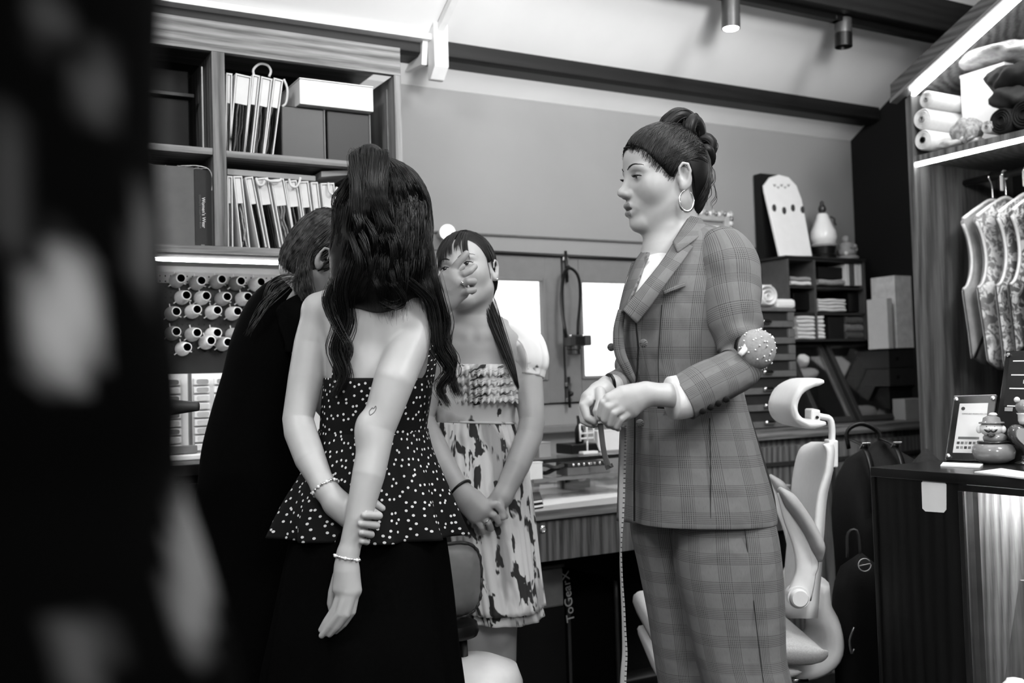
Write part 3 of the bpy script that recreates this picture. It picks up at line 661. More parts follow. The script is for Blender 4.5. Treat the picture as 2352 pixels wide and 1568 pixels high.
# under the desk
a = onY(1222, 1303, 2.62); b_ = onY(1296, 1392, 2.62)
r = thing('storage_bin', 'dull grey bin with a lid in the dark under the desk', 'bin', (a[0], 2.7, 0))
B(a[0]-.1, b_[0], 2.62, 2.85, .0, b_[2]).build('base', BLACK, r); B(a[0]-.1, b_[0], 2.62, 2.85, b_[2]+.001, a[2]-.012).build('bin_body', plain('dull grey plastic bin', 86, .6), r, bevel=.006)
B(a[0]-.1, b_[0]+.004, 2.615, 2.855, a[2]-.011, a[2]).build('lid', plain('dull dark lid', 50, .6), r, bevel=.003)
c = onY(1330, 1480, 2.66)
r = thing('luggage', 'black soft suitcase with pale upright lettering under the desk', 'suitcase', (c[0], 2.8, 0))
rg = []
for z in np.linspace(0, .50, 14):
    k = (1-abs(z/.25-1)**6)**.5*.9+.1; an = np.linspace(0, 2*np.pi, 32, endpoint=False)
    rg.append(np.stack([c[0]+.03+(np.sign(np.cos(an))*np.abs(np.cos(an))**.5)*.17*k, 2.79+(np.sign(np.sin(an))*np.abs(np.sin(an))**.5)*.11*k, np.full(32, z)], 1))
MB().rings(rg).build('body', BLACK_CL, r, smooth=True)
for dx in (-.10, -.05, .13): MB().tube([(c[0]+.03+dx, 2.685, z) for z in np.linspace(.03, .46, 8)], .008, 6).build('piping', DKGREY, r, smooth=True)
text('lettering', 'ToGearX', .040, PAPER_G, r, onY(1312, 1428, 2.66), unit(V3(-.10, 0, 1)), unit(V3(-1, 0, -.10)), .0004)
# ================================================================== BACK COUNTER (right)
BY, BZC = 2.70, .90
bx0, bx1 = 2.47, XR-.004
bc = thing('back_counter', 'wooden counter cabinet along the back wall behind the white chair', 'counter', (2.9, 2.9, 0))
B(bx0, bx1, BY, YB-.06, BZC-.035, BZC).build('top', WOOD_X, bc, bevel=.003)
B(bx0, bx1, BY+.03, YB-.06, .0, BZC-.036).build('body', WOOD_V, bc)
for x0 in (2.50, 2.84, 3.16):
    d = B(x0, x0+.30, BY+.012, BY+.0295, .06, BZC-.06).build('door', WOOD_V, bc, bevel=.002)
    m = MB(); w_ = .03
    m.box(x0+.03, x0+.27, BY+.004, BY+.0119, BZC-.13, BZC-.115).box(x0+.03, x0+.045, BY+.004, BY+.0119, .1, BZC-.131).box(x0+.255, x0+.27, BY+.004, BY+.0119, .1, BZC-.131)
    m.build('panel_moulding', DKGREY, d)
# flat drawer tower
tx0, tx1 = onY(1690, 850, 2.78)[0], onY(1831, 850, 2.78)[0]
tz1 = onY(1800, 715, 2.78)[2]
tw = thing('drawer_tower', 'tower of flat drawers with chrome label handles behind the pincushion', 'drawer unit', ((tx0+tx1)/2, 2.85, BZC))
B(tx0, tx1, 2.795, 3.0, BZC, tz1).build('case', DKGREY, tw)
FR = plain('grey drawer rail', 96, .45, .4)
B(tx0-.004, tx1+.004, 2.78, 3.0, tz1+.0005, tz1+.012).build('top', FR, tw, bevel=.002)
nD = 7; ph = (tz1-BZC)/nD
for k in range(nD):
    z0 = BZC+k*ph
    d = B(tx0, tx1, 2.783, 2.795, z0+.003, z0+ph*.42).build('drawer', FR, tw, bevel=.002)
    B(tx1-.03, tx1, 2.783, 2.795, z0+ph*.43, z0+ph-.002).build('side_lug', FR, d, bevel=.002)
    hx = tx0+(tx1-tx0)*.42
    MB().lathe([(.004, 0), (.009, .004), (.007, .015), (.009, .03), (.007, .045), (.004, .05)], (hx, 2.776, z0+ph*.36), (1, 0, 0), 10).build('handle', CHROME, d, smooth=True)
# rolled towel on the tower and papers
c = onY(1768, 706, 2.82); r = thing('rolled_towel', 'rolled white towel lying on top of the drawer tower', 'towel', (c[0], 2.85, tz1+.012))
an = np.linspace(0, 5*np.pi, 60); 
pr_ = [V3(c[0]-.02+(.006+.0026*a)*math.cos(a), 2.80, tz1+.058+(.004+.0024*a)*math.sin(a)) for a in an]
G = [[q+V3(0, dy, 0) for dy in (0, .08, .16)] for q in pr_]
MB().grid(G).build('spiral', PAPER, r, smooth=True, solid=.004)
MB().obox(V3(c[0]+.075, 2.88, tz1+.032), (1, 0, 0), (0, 1, 0), (0, 0, 1), (.05, .07, .018)).build('fold', PAPER, r, bevel=.012)
o = B(onY(1742, 690, 2.98)[0], onY(1765, 690, 2.98)[0], 2.96, 2.99, tz1+.0125, onY(1750, 655, 2.98)[2]).build('white_card', PAPER); props(o, 'white card standing behind the rolled towel', 'card')
# cubby shelf
sx0, sxm, sx1 = onY(1811, 690, 2.90)[0], onY(1872, 690, 2.90)[0], onY(1990, 690, 2.90)[0]
sz = [onY(1860, y, 2.90)[2] for y in (596, 660, 720, 781)]
cu = thing('cubby_shelf', 'small dark cubby shelf with pale edges on the back counter', 'shelf', ((sx0+sx1)/2, 3.0, BZC))
for x in (sx0, sxm, sx1-.01): B(x, x+.01, 2.90, YB-.005, sz[3], sz[0]).build('upright', plain('pale edged board', 72, .5), cu, bevel=.001)
for z in sz: B(sx0+.01, sx1-.01, 2.902, YB-.005, z-.004, z+.004).build('board', DKGREY, cu)
B(sx0-.01, sx1+.002, 2.895, YB-.004, sz[0]+.0045, sz[0]+.012).build('top', DKGREY, cu, bevel=.001)
B(sx0+.01, sx1-.01, YB-.012, YB-.006, sz[3], sz[0]).build('back_board', INNER, cu)
B(sx0, sx1, 2.97, YB-.006, BZC+.0005, sz[3]-.005).build('plinth', INNER, cu)
def slab(name, xa, ya, xb, yb, y, dep, mt, lb, cat, group=None, bev=.002):
    a = onY(xa, ya, y); b_ = onY(xb, yb, y); o = B(min(a[0], b_[0]), max(a[0], b_[0]), y, y+dep, b_[2], a[2]).build(name, mt, bevel=bev); return props(o, lb, cat, group)
def folded(name, xa, ya, xb, yb, y, dep, n, mats, lb, cat):
    """a stack of n folded layers with rounded fronts"""
    a = onY(xa, ya, y); b_ = onY(xb, yb, y); r = thing(name, lb, cat, (a[0], y, b_[2])); h = (a[2]-b_[2])/n; rr = random.Random(int(xa+ya))
    for k in range(n):
        z = b_[2]+h*(k+.5); x0 = a[0]+rr.uniform(0, .006); x1 = b_[0]-rr.uniform(0, .008)
        an = np.linspace(-np.pi/2, np.pi/2, 7); prof = [(y+.012-.012*math.cos(t)+rr.uniform(0, .002), z+h*.48*math.sin(t)) for t in an]+[(y+dep, z+h*.48), (y+dep, z-h*.48)]
        R_ = []
        for s in np.linspace(0, 1, 6): R_.append([V3(x0+(x1-x0)*s, q[0], q[1]+.0015*math.sin(s*9+k)) for q in prof])
        MB().rings(R_).build('layer', mats[k % len(mats)], r, smooth=False, autos=60)
    return r
folded('folded_cloth', 1816, 634, 1868, 656, 2.915, .1, 2, [PAPER, SW[7]], 'pale folded cloth in the upper left cubby', 'cloth')
folded('folded_cloth', 1880, 640, 1944, 656, 2.915, .1, 1, [SW[7]], 'pale crumpled cloth in the upper right cubby', 'cloth')
slab('tin_box', 1880, 612, 1940, 640, 2.93, .1, INNER, 'black box above the crumpled cloth in the cubby', 'box')
for k in range(4):
    slab('cubby_book', 1942+k*11, 606, 1952.5+k*11, 656, 2.912, .1, [PAPER, SW[3], PAPER, WHITE][k], 'upright pale book, %s from the left in the upper right cubby' % ords[k], 'book', 'books in the cubby')
folded('envelope_stack', 1879, 685, 1945, 716, 2.915, .1, 4, [PAPER], 'stack of white envelopes in the lower right cubby', 'envelopes')
slab('dark_case', 1948, 672, 1985, 716, 2.93, .1, BLACK, 'black case in the right end of the lower cubby', 'case')
slab('dark_case', 1822, 672, 1866, 712, 2.93, .1, BLACK, 'black case in the lower left cubby', 'case')
folded('paper_stack', 1831, 724, 1898, 779, 2.905, .1, 6, [PAPER, WHITE], 'thick white paper stack in the bottom left cubby', 'paper')
slab('dark_case', 1903, 728, 1940, 779, 2.91, .1, INNER, 'dark case between the paper stack and the grey bundle', 'case')
folded('cloth_bundle', 1944, 726, 1988, 779, 2.905, .1, 3, [SW[3], SW[5]], 'grey cloth bundle in the bottom right cubby', 'cloth')
# sloped glass display cases
def display(x_t0, x_t1, x_b0, x_b1, yt, yb, label, seed):
    t0 = onY(x_t0, yt, 2.97); t1 = onY(x_t1, yt, 2.97); 
    b0 = onY(x_b0, yb, 2.80); b1 = onY(x_b1, yb, 2.80)
    z0, z1 = BZC+.002, (t0[2]+t1[2])/2
    r = thing('display_case', label, 'display case', ((b0[0]+b1[0])/2, 2.85, BZC), 'sloped display cases')
    x0, x1 = (t0[0]+b0[0])/2, (t1[0]+b1[0])/2
    for x in (x0, x1-.012): MB().prism([(x, 2.80, z0), (x, 2.97, z1), (x, 2.985, z1), (x, 2.985, z0)], (.012, 0, 0)).build('side', DKGREY, r)
    up = unit(V3(0, .17, z1-z0)); L = math.hypot(.17, z1-z0); nrm = np.cross((1, 0, 0), up)
    def bar(xa, xb, s0, s1): 
        c0 = V3((xa+xb)/2, 2.80, z0)+up*(s0+s1)/2+nrm*.004
        MB().obox(c0, (1, 0, 0), up, nrm, ((xb-xa)/2, (s1-s0)/2, .006)).build('door_frame', plain('dark bronze frame', 48, .4, .4), r, bevel=.002)
    fw = .022
    bar(x0, x0+fw, 0, L); bar(x1-fw, x1, 0, L); bar(x0+fw, x1-fw, 0, fw); bar(x0+fw, x1-fw, L-fw, L)
    MB().obox(V3((x0+x1)/2, 2.80, z0)+up*L/2, (1, 0, 0), up, nrm, ((x1-x0)/2-fw, L/2-fw, .001)).build('glass_door', GLASS, r)
    B(x0+.012, x1-.012, 2.982, 2.986, z0, z1).build('back', INNER, r)
    zm = z0+(z1-z0)*.52; ym = 2.80+.17*.55
    B(x0+.012, x1-.012, ym+.012, 2.98, zm, zm+.005).build('shelf', GLASS, r)
    rr = random.Random(seed)
    return x0, x1, z0, zm, z1, ym
def lump(c, h, mat, label, cat, name, seed, n=22):
    """crumpled soft bundle"""
    rr = random.Random(seed); ph = [rr.random()*6 for _ in range(6)]; R_ = []
    an = np.linspace(0, 2*np.pi, n, endpoint=False)
    for t in np.linspace(np.pi-.05, .05, 12):
        k = 1+.10*np.sin(3*an+ph[0]+2*t)+.07*np.sin(5*an+ph[1]-3*t)+.05*np.sin(9*an+ph[2]+5*t)
        sx = np.sign(np.cos(an))*np.abs(np.cos(an))**.8
        R_.append(np.stack([sx*math.sin(t)**.7*h[0]*k, np.sin(an)*math.sin(t)**.7*h[1]*k, np.full(n, math.cos(t))*h[2]*(1+.08*np.sin(4*an+ph[3]))], 1)+np.asarray(c))
    o = MB().rings(R_).build(name, mat, smooth=True); return props(o, label, cat)
x0, x1, z0, zm, z1, ym = display(1826, 1900, 1850, 1945, 786, 966, 'left sloped glass display case with a folded pale cloth inside', 1)
lump(((x0+x1)/2, 2.955, zm+.028), ((x1-x0)*.36, .018, .022), PAPER, 'pale folded gloves on the shelf of the left display case', 'cloth', 'folded_gloves', 3)
lump(((x0+x1)/2-.02, 2.945, zm+.078), (.03, .016, .026), PAPER, 'small white bundle in the upper left display case', 'cloth', 'cloth_bundle', 4)
lump(((x0+x1)/2, 2.92, z0+.035), ((x1-x0)*.36, .03, .03), GLOSS2, 'dark shiny bundle at the bottom of the left display case', 'cloth', 'shiny_bundle', 5)
x0, x1, z0, zm, z1, ym = display(1912, 2032, 1950, 2072, 786, 962, 'right sloped glass display case holding a dark round hat', 2)
lump(((x0+x1)/2, 2.955, zm+.048), ((x1-x0)*.33, .02, .042), plain('dark felt', 40, .7), 'dark round hat on the shelf of the right display case', 'hat', 'felt_hat', 6)
lump(((x0+x1)/2, 2.915, z0+.030), ((x1-x0)*.30, .03, .026), PAPER, 'pale crumpled cloth at the bottom of the right display case', 'cloth', 'cloth_bundle', 7)
# things on top of the cubby shelf
zt = sz[0]+.0125
c0 = onY(1755, 600, 2.98)
o = B(onY(1751, 500, 3.03)[0], onY(1800, 500, 3.03)[0], 3.03, 3.07, zt, onY(1770, 400, 3.03)[2]).build('black_panel', INNER); props(o, 'tall black panel standing behind the white arched board', 'panel')
wbq = [(1792, 592), (1866, 592), (1842, 462), (1830, 430), (1812, 411), (1790, 405), (1770, 411), (1756, 430), (1758, 445)]
m = MB(); pts = []
for x, y in wbq:
    k = (592-y)/190; pts.append(onY(x, y, 2.93+.09*k))
r = thing('arched_board', 'white arched board printed with small keys leaning on the cubby shelf', 'board', (pts[0][0], 2.93, zt))
dz_ = zt+.001-min(p_[2] for p_ in pts)
pts = [p_+V3(0, 0, max(0, dz_)) for p_ in pts]
MB().prism(pts, (0, .012, 0)).build('board', plain('glossy white board', 236, .4, .3, var=.02), r, bevel=.002)
KEYC = plain('tarnished metal', 92, .4, .5, .5)
for px, py, l in [(1776, 478, .03), (1799, 484, .055), (1819, 478, .04), (1841, 482, .03)]:
    k = (592-py)/190; q = onY(px, py, 2.93+.09*k)-V3(0, .004, 0)
    MB().lathe([(.001, 0), (.010, .0), (.010, .003), (.001, .004)], q, (0, -1, 0), 10, sq=1.5).build('ornament', KEYC, r)
    MB().tube([q-V3(0, .002, .012), q-V3(-.004, -.01, .012+l)], .0012, 5).build('pendant', KEYC, r)
for k_ in range(5):
    px = 1778+k_*8; q = onY(px, 428+(3 if k_ % 2 else -2), 2.93+.09*.86)-V3(0, .003, 0); MB().tube([q+V3(-.006, 0, .004), q+V3(0, 0, -.004), q+V3(.006, 0, .005)], .0016, 5).build('scroll', KEYC, r)
c = onY(1892, 566, 2.95)
vr = thing('gourd_vase', 'white gourd-shaped vase with dark stopper on a black stand', 'vase', (c[0], 2.95, zt))
zz = lambda y: onY(1890, y, 2.95)[2]
H0 = zz(566); px2m = 3.9/2352
MB().lathe([(.001, 0), (.050, 0), (.052, .012), (.046, .018), (.050, max(.03, H0-zt))], (c[0], 2.95, zt), (0, 0, 1), 20).build('stand', plain('black lacquer stand', 18, .3, .4), vr, autos=50)
prof = [(.030, H0), (.046, H0+.008), (.054, H0+.035), (.050, H0+.06), (.038, H0+.085), (.027, H0+.112), (.022, H0+.128), (.016, H0+.134)]
MB().lathe([(.001, H0)]+prof+[(.001, H0+.136)], (c[0], 2.95, 0), (0, 0, 1), 26).build('body', plain('white porcelain', 225, .25, .5, var=.03), vr, smooth=True)
MB().lathe([(.051, H0-.002), (.054, H0+.003), (.051, H0+.008)], (c[0], 2.95, 0), (0, 0, 1), 24).build('collar', PAPER_G, vr)
MB().lathe([(.008, H0+.135), (.014, H0+.142), (.016, H0+.155), (.011, H0+.166), (.007, H0+.172), (.009, H0+.178), (.001, H0+.186)], (c[0], 2.95, 0), (0, 0, 1), 16).build('stopper', plain('dark bronze', 60, .35, .5, .5), vr, smooth=True)
MB().tube(crom([(c[0]+.022, 2.93, H0+.12), (c[0]+.034, 2.92, H0+.11), (c[0]+.034, 2.92, H0+.095), (c[0]+.042, 2.92, H0+.085)], 10), .004, 6).build('tassel', DKGREY, vr, smooth=True)
c = onY(1947, 592, 2.93); fr_ = thing('ornate_figurine', 'small ornate pale figurine beside the gourd vase', 'figurine', (c[0], 2.93, zt))
rr = random.Random(11)
MB().lathe([(.001, 0), (.043, 0), (.045, .008), (.036, .014), (.001, .015)], (c[0], 2.93, zt), (0, 0, 1), 16).build('base', PAPER_G, fr_)
MB().lathe([(.034, .015), (.038, .03), (.030, .045), (.034, .055), (.030, .062), (.018, .068), (.001, .07)], (c[0]-.004, 2.93, zt), (0, 0, 1), 16).build('body', plain('aged ivory', 150, .5), fr_, smooth=True)
MB().ball((c[0]-.006, 2.93, zt+.080), (.017, .016, .018)).build('head', plain('aged ivory'), fr_, smooth=True)
for k in range(10):
    a_ = k*.63; MB().ball((c[0]+.034*math.cos(a_), 2.93+.03*math.sin(a_), zt+.02+rr.uniform(0, .03)), rr.uniform(.006, .011), 8, 6).build('ornament', [PAPER, GREY, PAPER_G][k % 3], fr_, smooth=True)
# ornate picture frame behind the shoulder
a = onY(1588, 486, 3.03); b_ = onY(1682, 590, 3.03)
pf = thing('picture_frame', 'ornate pale picture frame on the wall behind the suited shoulder', 'picture frame', (a[0], 3.05, b_[2]))
xa, xb, za, zb_ = a[0], b_[0], b_[2], a[2]
m = MB(); t_ = .03
for q in ((xa, xa+t_, za, zb_), (xb-t_, xb, za, zb_), (xa+t_, xb-t_, zb_-t_, zb_), (xa+t_, xb-t_, za, za+t_)): B(q[0], q[1], 3.03, 3.06, q[2], q[3]).build('moulding', plain('pale gilt', 168, .5, .4), pf, bevel=.006)
for k in range(14):
    s = k/13; MB().ball((xa+s*(xb-xa), 3.03, zb_+.004*math.sin(k*2)), (.009, .009, .010), 8, 6).build('carving', [PAPER, plain('pale gilt'), STEEL][k % 3], pf, smooth=True)
for k in range(9): MB().ball((xb+.002*math.sin(k*2), 3.03, zb_-k*.018), (.009, .009, .010), 8, 6).build('carving', [PAPER, STEEL][k % 2], pf, smooth=True)
B(xa+t_, xb-t_, 3.045, 3.05, za+t_, zb_-t_).build('mat_board', PAPER_G, pf)
B(xa+t_+.03, xb-t_-.02, 3.041, 3.045, za+t_+.02, zb_-t_-.016).build('picture', PAPER, pf)
for k in range(3): MB().lathe([(.001, 0), (.010, 0), (.010, .002), (.001, .002)], (xa+t_+.055+k*.03, 3.041, zb_-t_-.045), (0, -1, 0), 12).build('motif', GREY, pf)
# right end: white boxes, perforated dark boxes
slab('document_box', 2054, 632, 2128, 798, 2.80, .12, plain('bright white card', 238, .6), 'tall white document box standing beside the wardrobe', 'box')
slab('document_box', 2036, 684, 2053, 800, 2.79, .1, WHITE, 'narrow white box in front of the tall document box', 'box')
a = onY(2040, 803, 2.80); b_ = onY(2130, 858, 2.80)
r = thing('hole_box', 'dark storage box with two round finger holes under the white boxes', 'box', (a[0], 2.85, b_[2]))
for z0_, z1_ in ((b_[2]-.045, (a[2]+b_[2])/2-.024), ((a[2]+b_[2])/2-.023, a[2])): 
    d = B(a[0], b_[0], 2.80, 2.98, z0_, z1_).build('drawer', DKGREY, r, bevel=.003)
    MB().lathe([(.001, 0), (.008, 0), (.008, .002), (.001, .002)], (a[0]+.05, 2.80, (z0_+z1_)/2), (0, -1, 0), 14).build('finger_hole', INNER, d)
B(a[0]+.02, b_[0], 2.82, 2.97, BZC+.0005, b_[2]-.046).build('support', INNER, r)
slab('card_box', 2078, 916, 2130, 962, 2.74, .06, PAPER_G, 'pale grey card box at the right end of the counter top', 'box')
a = onY(2091, 570, 3.04); o = B(a[0], a[0]+.05, 3.05, 3.075, onY(2091, 620, 3.04)[2], a[2]).build('wall_plaque', GREY); props(o, 'small grey plaque on the dark wall beside the wardrobe', 'plaque')
# ================================================================== WARDROBE (right wall)
WXF, WXB = 2.91, XR-.006
pE = onX(2109, 600, WXF); WY1 = pE[1]; WY0 = 1.15
shz = onX(2200, 349, WXF)[2]; 
tA = onX(2110, 200, WXF); tB = onX(2330, 0, WXF); wsl = (tB[2]-tA[2])/(tA[1]-tB[1])
def ztop(y): return tA[2]+(tA[1]-y)*wsl
WOOD_W = wood('dark oak laminate upright grain', 50, 100, 2)
wr = thing('open_wardrobe', 'open lit wardrobe on the right wall with fabric shelf and clothes rail', 'wardrobe', (3.2, 1.8, 0))
m = MB().prism([(WXF, WY1, 0), (WXF, WY1, ztop(WY1)+.0), (WXF, WY1+.024, ztop(WY1+.024)), (WXF, WY1+.024, 0)], (WXB-WXF, 0, 0)); m.build('end_panel', WOOD_W, wr, bevel=.001)
MB().prism([(WXF, WY0, 0), (WXF, WY0, ztop(WY0)), (WXF, WY0-.024, ztop(WY0)), (WXF, WY0-.024, 0)], (WXB-WXF, 0, 0)).build('end_panel', WOOD_W, wr)
B(WXF+.004, WXB, WY0, WY1, shz-.0, shz+.022).build('shelf', WOOD_V, wr, bevel=.001)
B(WXB-.012, WXB, WY0, WY1, 0, shz).build('back_panel', INNER, wr)
MB().prism([(WXB-.012, WY0, shz+.022), (WXB-.012, WY1, shz+.022), (WXB-.012, WY1, ztop(WY1)), (WXB-.012, WY0, ztop(WY0))], (.012, 0, 0)).build('back_panel', plain('dull wardrobe back', 70, .6), wr)
MB().prism([(WXF-.004, WY0, ztop(WY0)+.016), (WXF-.004, WY1+.03, ztop(WY1+.03)+.016), (WXF-.004, WY1+.03, ztop(WY1+.03)+.04), (WXF-.004, WY0, ztop(WY0)+.04)], (WXB-WXF, 0, 0)).build('top_panel', WOOD_V, wr)
FAS = wood('fascia board', 40, 76, 1)
MB().prism([(WXF-.03, WY0, ztop(WY0)+.012), (WXF-.03, WY1+.06, ztop(WY1+.06)+.012), (WXF-.03, WY1+.06, ztop(WY1+.06)+.075), (WXF-.03, WY0, ztop(WY0)+.075)], (.025, 0, 0)).build('fascia', FAS, wr, bevel=.002)
MB().prism([(WXF-.034, WY0, ztop(WY0)+.010), (WXF-.034, WY1+.06, ztop(WY1+.06)+.010), (WXF-.034, WY1+.06, ztop(WY1+.06)+.022), (WXF-.034, WY0, ztop(WY0)+.022)], (.036, 0, 0)).build('fascia_lip', plain('aluminium profile', 120, .35, .5, .7), wr)
LEDW = emis('wardrobe LED', 26)
l1 = thing('wardrobe_light', 'sloping LED strip along the top of the wardrobe', 'LED strip', (WXF, WY1, ztop(WY1)))
dy = 1/math.hypot(1, wsl)
MB().prism([(WXF+.004, WY0, ztop(WY0)-.004), (WXF+.004, WY1-.002, ztop(WY1)-.004), (WXF+.004, WY1-.002, ztop(WY1)+.010), (WXF+.004, WY0, ztop(WY0)+.010)], (.016, 0, 0)).build('diffuser', LEDW, l1)
l2 = thing('wardrobe_light', 'level LED strip under the wardrobe fabric shelf', 'LED strip', (WXF, WY1, shz))
B(WXF+.004, WXF+.016, WY0, WY1-.002, shz-.013, shz-.001).build('diffuser', LEDW, l2)
# --- rolls and bundles on the shelf
SZ = shz+.0225
FABW = plain('white rolled cloth', 215, .8, .15, var=.05, scale=60, bs=.2)
FABD = plain('dark rolled cloth', 26, .7, .3, var=.2, scale=80, bs=.2)
def roll(px, py, rad, L, mat, label, core=True, wav=.0, x=None, coremat=None):
    x = WXF+.006 if x is None else x
    c = onX(px, py, x); c = V3(x, c[1], c[2])
    r = thing('fabric_roll', label, 'fabric roll', c-V3(0, 0, rad), 'fabric rolls on the wardrobe shelf')
    n = 30; an = np.linspace(0, 2*np.pi, n, endpoint=False); R_ = []
    pr_ = [(.30, .012), (.34, 0), (.44, .006), (.50, .0), (.60, .007), (.68, .0), (.80, .007), (.88, .001), (1.0, .006), (1.0, L)]
    for k, z in pr_: R_.append(np.stack([np.full(n, c[0]+z), c[1]+rad*k*np.cos(an)*(1+wav*np.sin(2*an)), c[2]+rad*k*np.sin(an)*(1+wav*np.sin(3*an+1))], 1))
    MB().rings(R_).build('cloth', mat, r, autos=50)
    if core: MB().lathe([(rad*.30, .010), (rad*.30, -.002), (rad*.22, -.003), (rad*.20, .012), (.001, .012)], c, (1, 0, 0), 16).build('core', coremat or PAPER_G, r, autos=50)
    return c
RR = lambda px: px*3.55/2352
roll(2127, 228, RR(19), .42, FABW, 'top white fabric roll at the far end of the wardrobe shelf', True, .0)
roll(2117, 273, RR(24), .40, FABW, 'fat white fabric roll in the middle of the three at the shelf end', True, .05)
cc = onX(2119, 321, WXF+.006); roll(2119, 349-28, RR(23), .42, FABW, 'bottom white fabric roll with a dark round core sticker', True, .02, coremat=BLACK)
roll(2266, 291, RR(14), .40, FABW, 'small grey-cored roll beside the dark velvet roll', True, 0, WXF+.02)
roll(2297, 277, RR(27), .38, FABD, 'dark fabric roll leaning against the white box', False, .03, WXF+.02)
roll(2350, 262, RR(30), .38, FABD, 'dark fabric roll at the edge of the picture', False, .03, WXF+.02)
for k, (py, rx, rz, mt, lb) in enumerate([(226, 44, 24, plain('charcoal cloth', 52, .75), 'charcoal folded cloth on top of the dark rolls'), (182, 58, 30, FABD, 'black folded cloth bundle at the top of the dark stack')]):
    c = onX(2342, py, WXF+.10); lump(c, (.10, RR(rx), RR(rz)), mt, lb, 'cloth', 'folded_fabric', 30+k, 40)
a = onX(2196, 170, WXF+.12); b_ = onX(2305, 300, WXF+.12)
r = thing('storage_box', 'large bright white box on the wardrobe shelf behind the rolls', 'box', (WXF+.2, (a[1]+b_[1])/2, SZ))
zt_ = onX(2196, 172, WXF+.12)[2]
B(WXF+.14, WXB-.05, b_[1], a[1], SZ, zt_-.012).build('body', WHITE, r, bevel=.002); B(WXF+.138, WXB-.05, b_[1]-.002, a[1]+.002, zt_-.0115, zt_).build('lid', WHITE, r, bevel=.002)
PLAST = plain('crinkled clear plastic bag', 170, .25, .6, var=.3, scale=40, bs=1.0)
c = onX(2290, 122, WXF+.17); lump((c[0]+.02, c[1], zt_+.035), (.12, .17, .026), PLAST, 'crinkled plastic garment bag lying on the white box', 'plastic bag', 'plastic_bag', 41, 44)
c = onX(2222, 296, WXF+.04); lump((c[0], c[1], SZ+.045), (.05, .045, .042), plain('crumpled pale lace', 150, .8, .2, var=.5, scale=90, bs=.8), 'crumpled lace remnant beside the white rolls', 'lace', 'lace_remnant', 42, 40)
c = onX(2195, 318, WXF+.02); lump((c[0]+.02, c[1], SZ+.018), (.04, .075, .016), FABW, 'white cloth end trailing along the shelf edge', 'cloth', 'cloth_remnant', 43, 40)
# --- clothes rail, hangers and vests
RX = 3.17
rp = onX(2251, 413, RX); RZ = rp[2]
rl = MB().tube([(RX, WY1-.001, RZ), (RX, WY0+.001, RZ)], .012, 12).build('clothes_rail', plain('dark metal rail', 52, .35, .5, .7), smooth=True); props(rl, 'dark metal clothes rail under the wardrobe shelf', 'rail')
FV = []
def brocade(name, d, l, sc_):
    t = NT(name); nz = t.n('TexNoise', {'Vector': t.coord(), 'Scale': sc_, 'Detail': 3.0, 'Distortion': 1.5}).outputs[0]
    return t.finish(t.ramp(nz, [(.45, lin(d)), (.55, lin(l))]), .6, .4, 0, nz, .3, .002)
FV = [plain('plain grey lining', 135, .7, .2), brocade('pale brocade', 120, 205, 30), brocade('silver brocade', 95, 190, 40), brocade('grey brocade', 70, 170, 36), brocade('dark brocade', 30, 120, 45), brocade('charcoal brocade', 26, 90, 45), brocade('dim brocade', 40, 110, 40)]
TRIMV = plain('pale binding', 200, .6)
def vest(y, mat, label, ln, tilt, shade, seed):
    rr = random.Random(seed); z0 = RZ-.115
    r = thing('waistcoat', label, 'waistcoat', (RX, y, RZ-.02), 'waistcoats on the wardrobe rail')
    # half outline (x from centre outward to the front of the wardrobe = -X), z down from shoulder line
    out = [(.028, .03), (.07, .012), (.12, -.012), (.165, -.040), (.172, -.055), (.150, -.10), (.140, -.16), (.148, -.215), (.172, -.26), (.195, -.275), (.192, -.33), (.182, -.42), (.176, -.50), (.165, -ln), (.09, -ln-.03), (.02, -ln+.01)]
    o2 = crom(out, 34); full = np.vstack([o2, np.stack([-o2[::-1, 0], o2[::-1, 1]], 1)])
    def sheet(sgn, dpt):
        m = MB(); n = len(full); cen = V3(0, -.26)if False else np.array([0, -.25]); rows = []
        for s in (1, .85, .6, .3, .02):
            q = cen*(1-s)+full*s
            bul = dpt*(1-s**3)
            yy = y+sgn*(.004+bul)+tilt*(q[:, 1])*.35+.006*np.sin(q[:, 0]*40+seed)*(1-s*.5)
            rows.append(np.stack([RX+q[:, 0], yy, z0+q[:, 1]], 1))
        return m.rings(rows, False, True)
    sheet(-1, .020).build('front', mat, r, smooth=True, solid=.002)
    sheet(1, .016).build('back', shade, r, smooth=True, solid=.002)
    for sd in (-1, 1):
        arm = [(sd*x_, z_) for x_, z_ in out[4:10]]; pts = crom([V3(RX+x_, y+tilt*z_*.35-.004, z0+z_) for x_, z_ in arm], 16)
        MB().tube(pts, .0055, 6).build('armhole_binding', TRIMV, r, smooth=True)
    hg = MB().tube(crom([(RX-.16, y, z0-.036), (RX-.08, y, z0+.006), (RX, y, z0+.036), (RX+.08, y, z0+.006), (RX+.16, y, z0-.036)], 18), .007, 7).build('hanger', WHITE_PL, r, smooth=True)
    MB().tube(crom([(RX, y, z0+.036), (RX, y, z0+.07), (RX-.004, y, RZ-.02), (RX-.017, y, RZ), (RX, y, RZ+.0165), (RX+.016, y, RZ+.004)], 18), .0026, 6).build('hook', CHROME, hg, smooth=True)
ys = [2.215, 2.165, 2.085, 2.035, 1.975, 1.90, 1.83]
lbs = ['plain grey waistcoat hanging nearest the wardrobe end panel', 'pale brocade waistcoat second from the wardrobe end panel', 'silver brocade waistcoat third on the wardrobe rail', 'grey brocade waistcoat fourth on the wardrobe rail', 'dark brocade waistcoat fifth on the wardrobe rail', 'charcoal brocade waistcoat sixth on the wardrobe rail', 'dim brocade waistcoat at the picture edge of the rail']
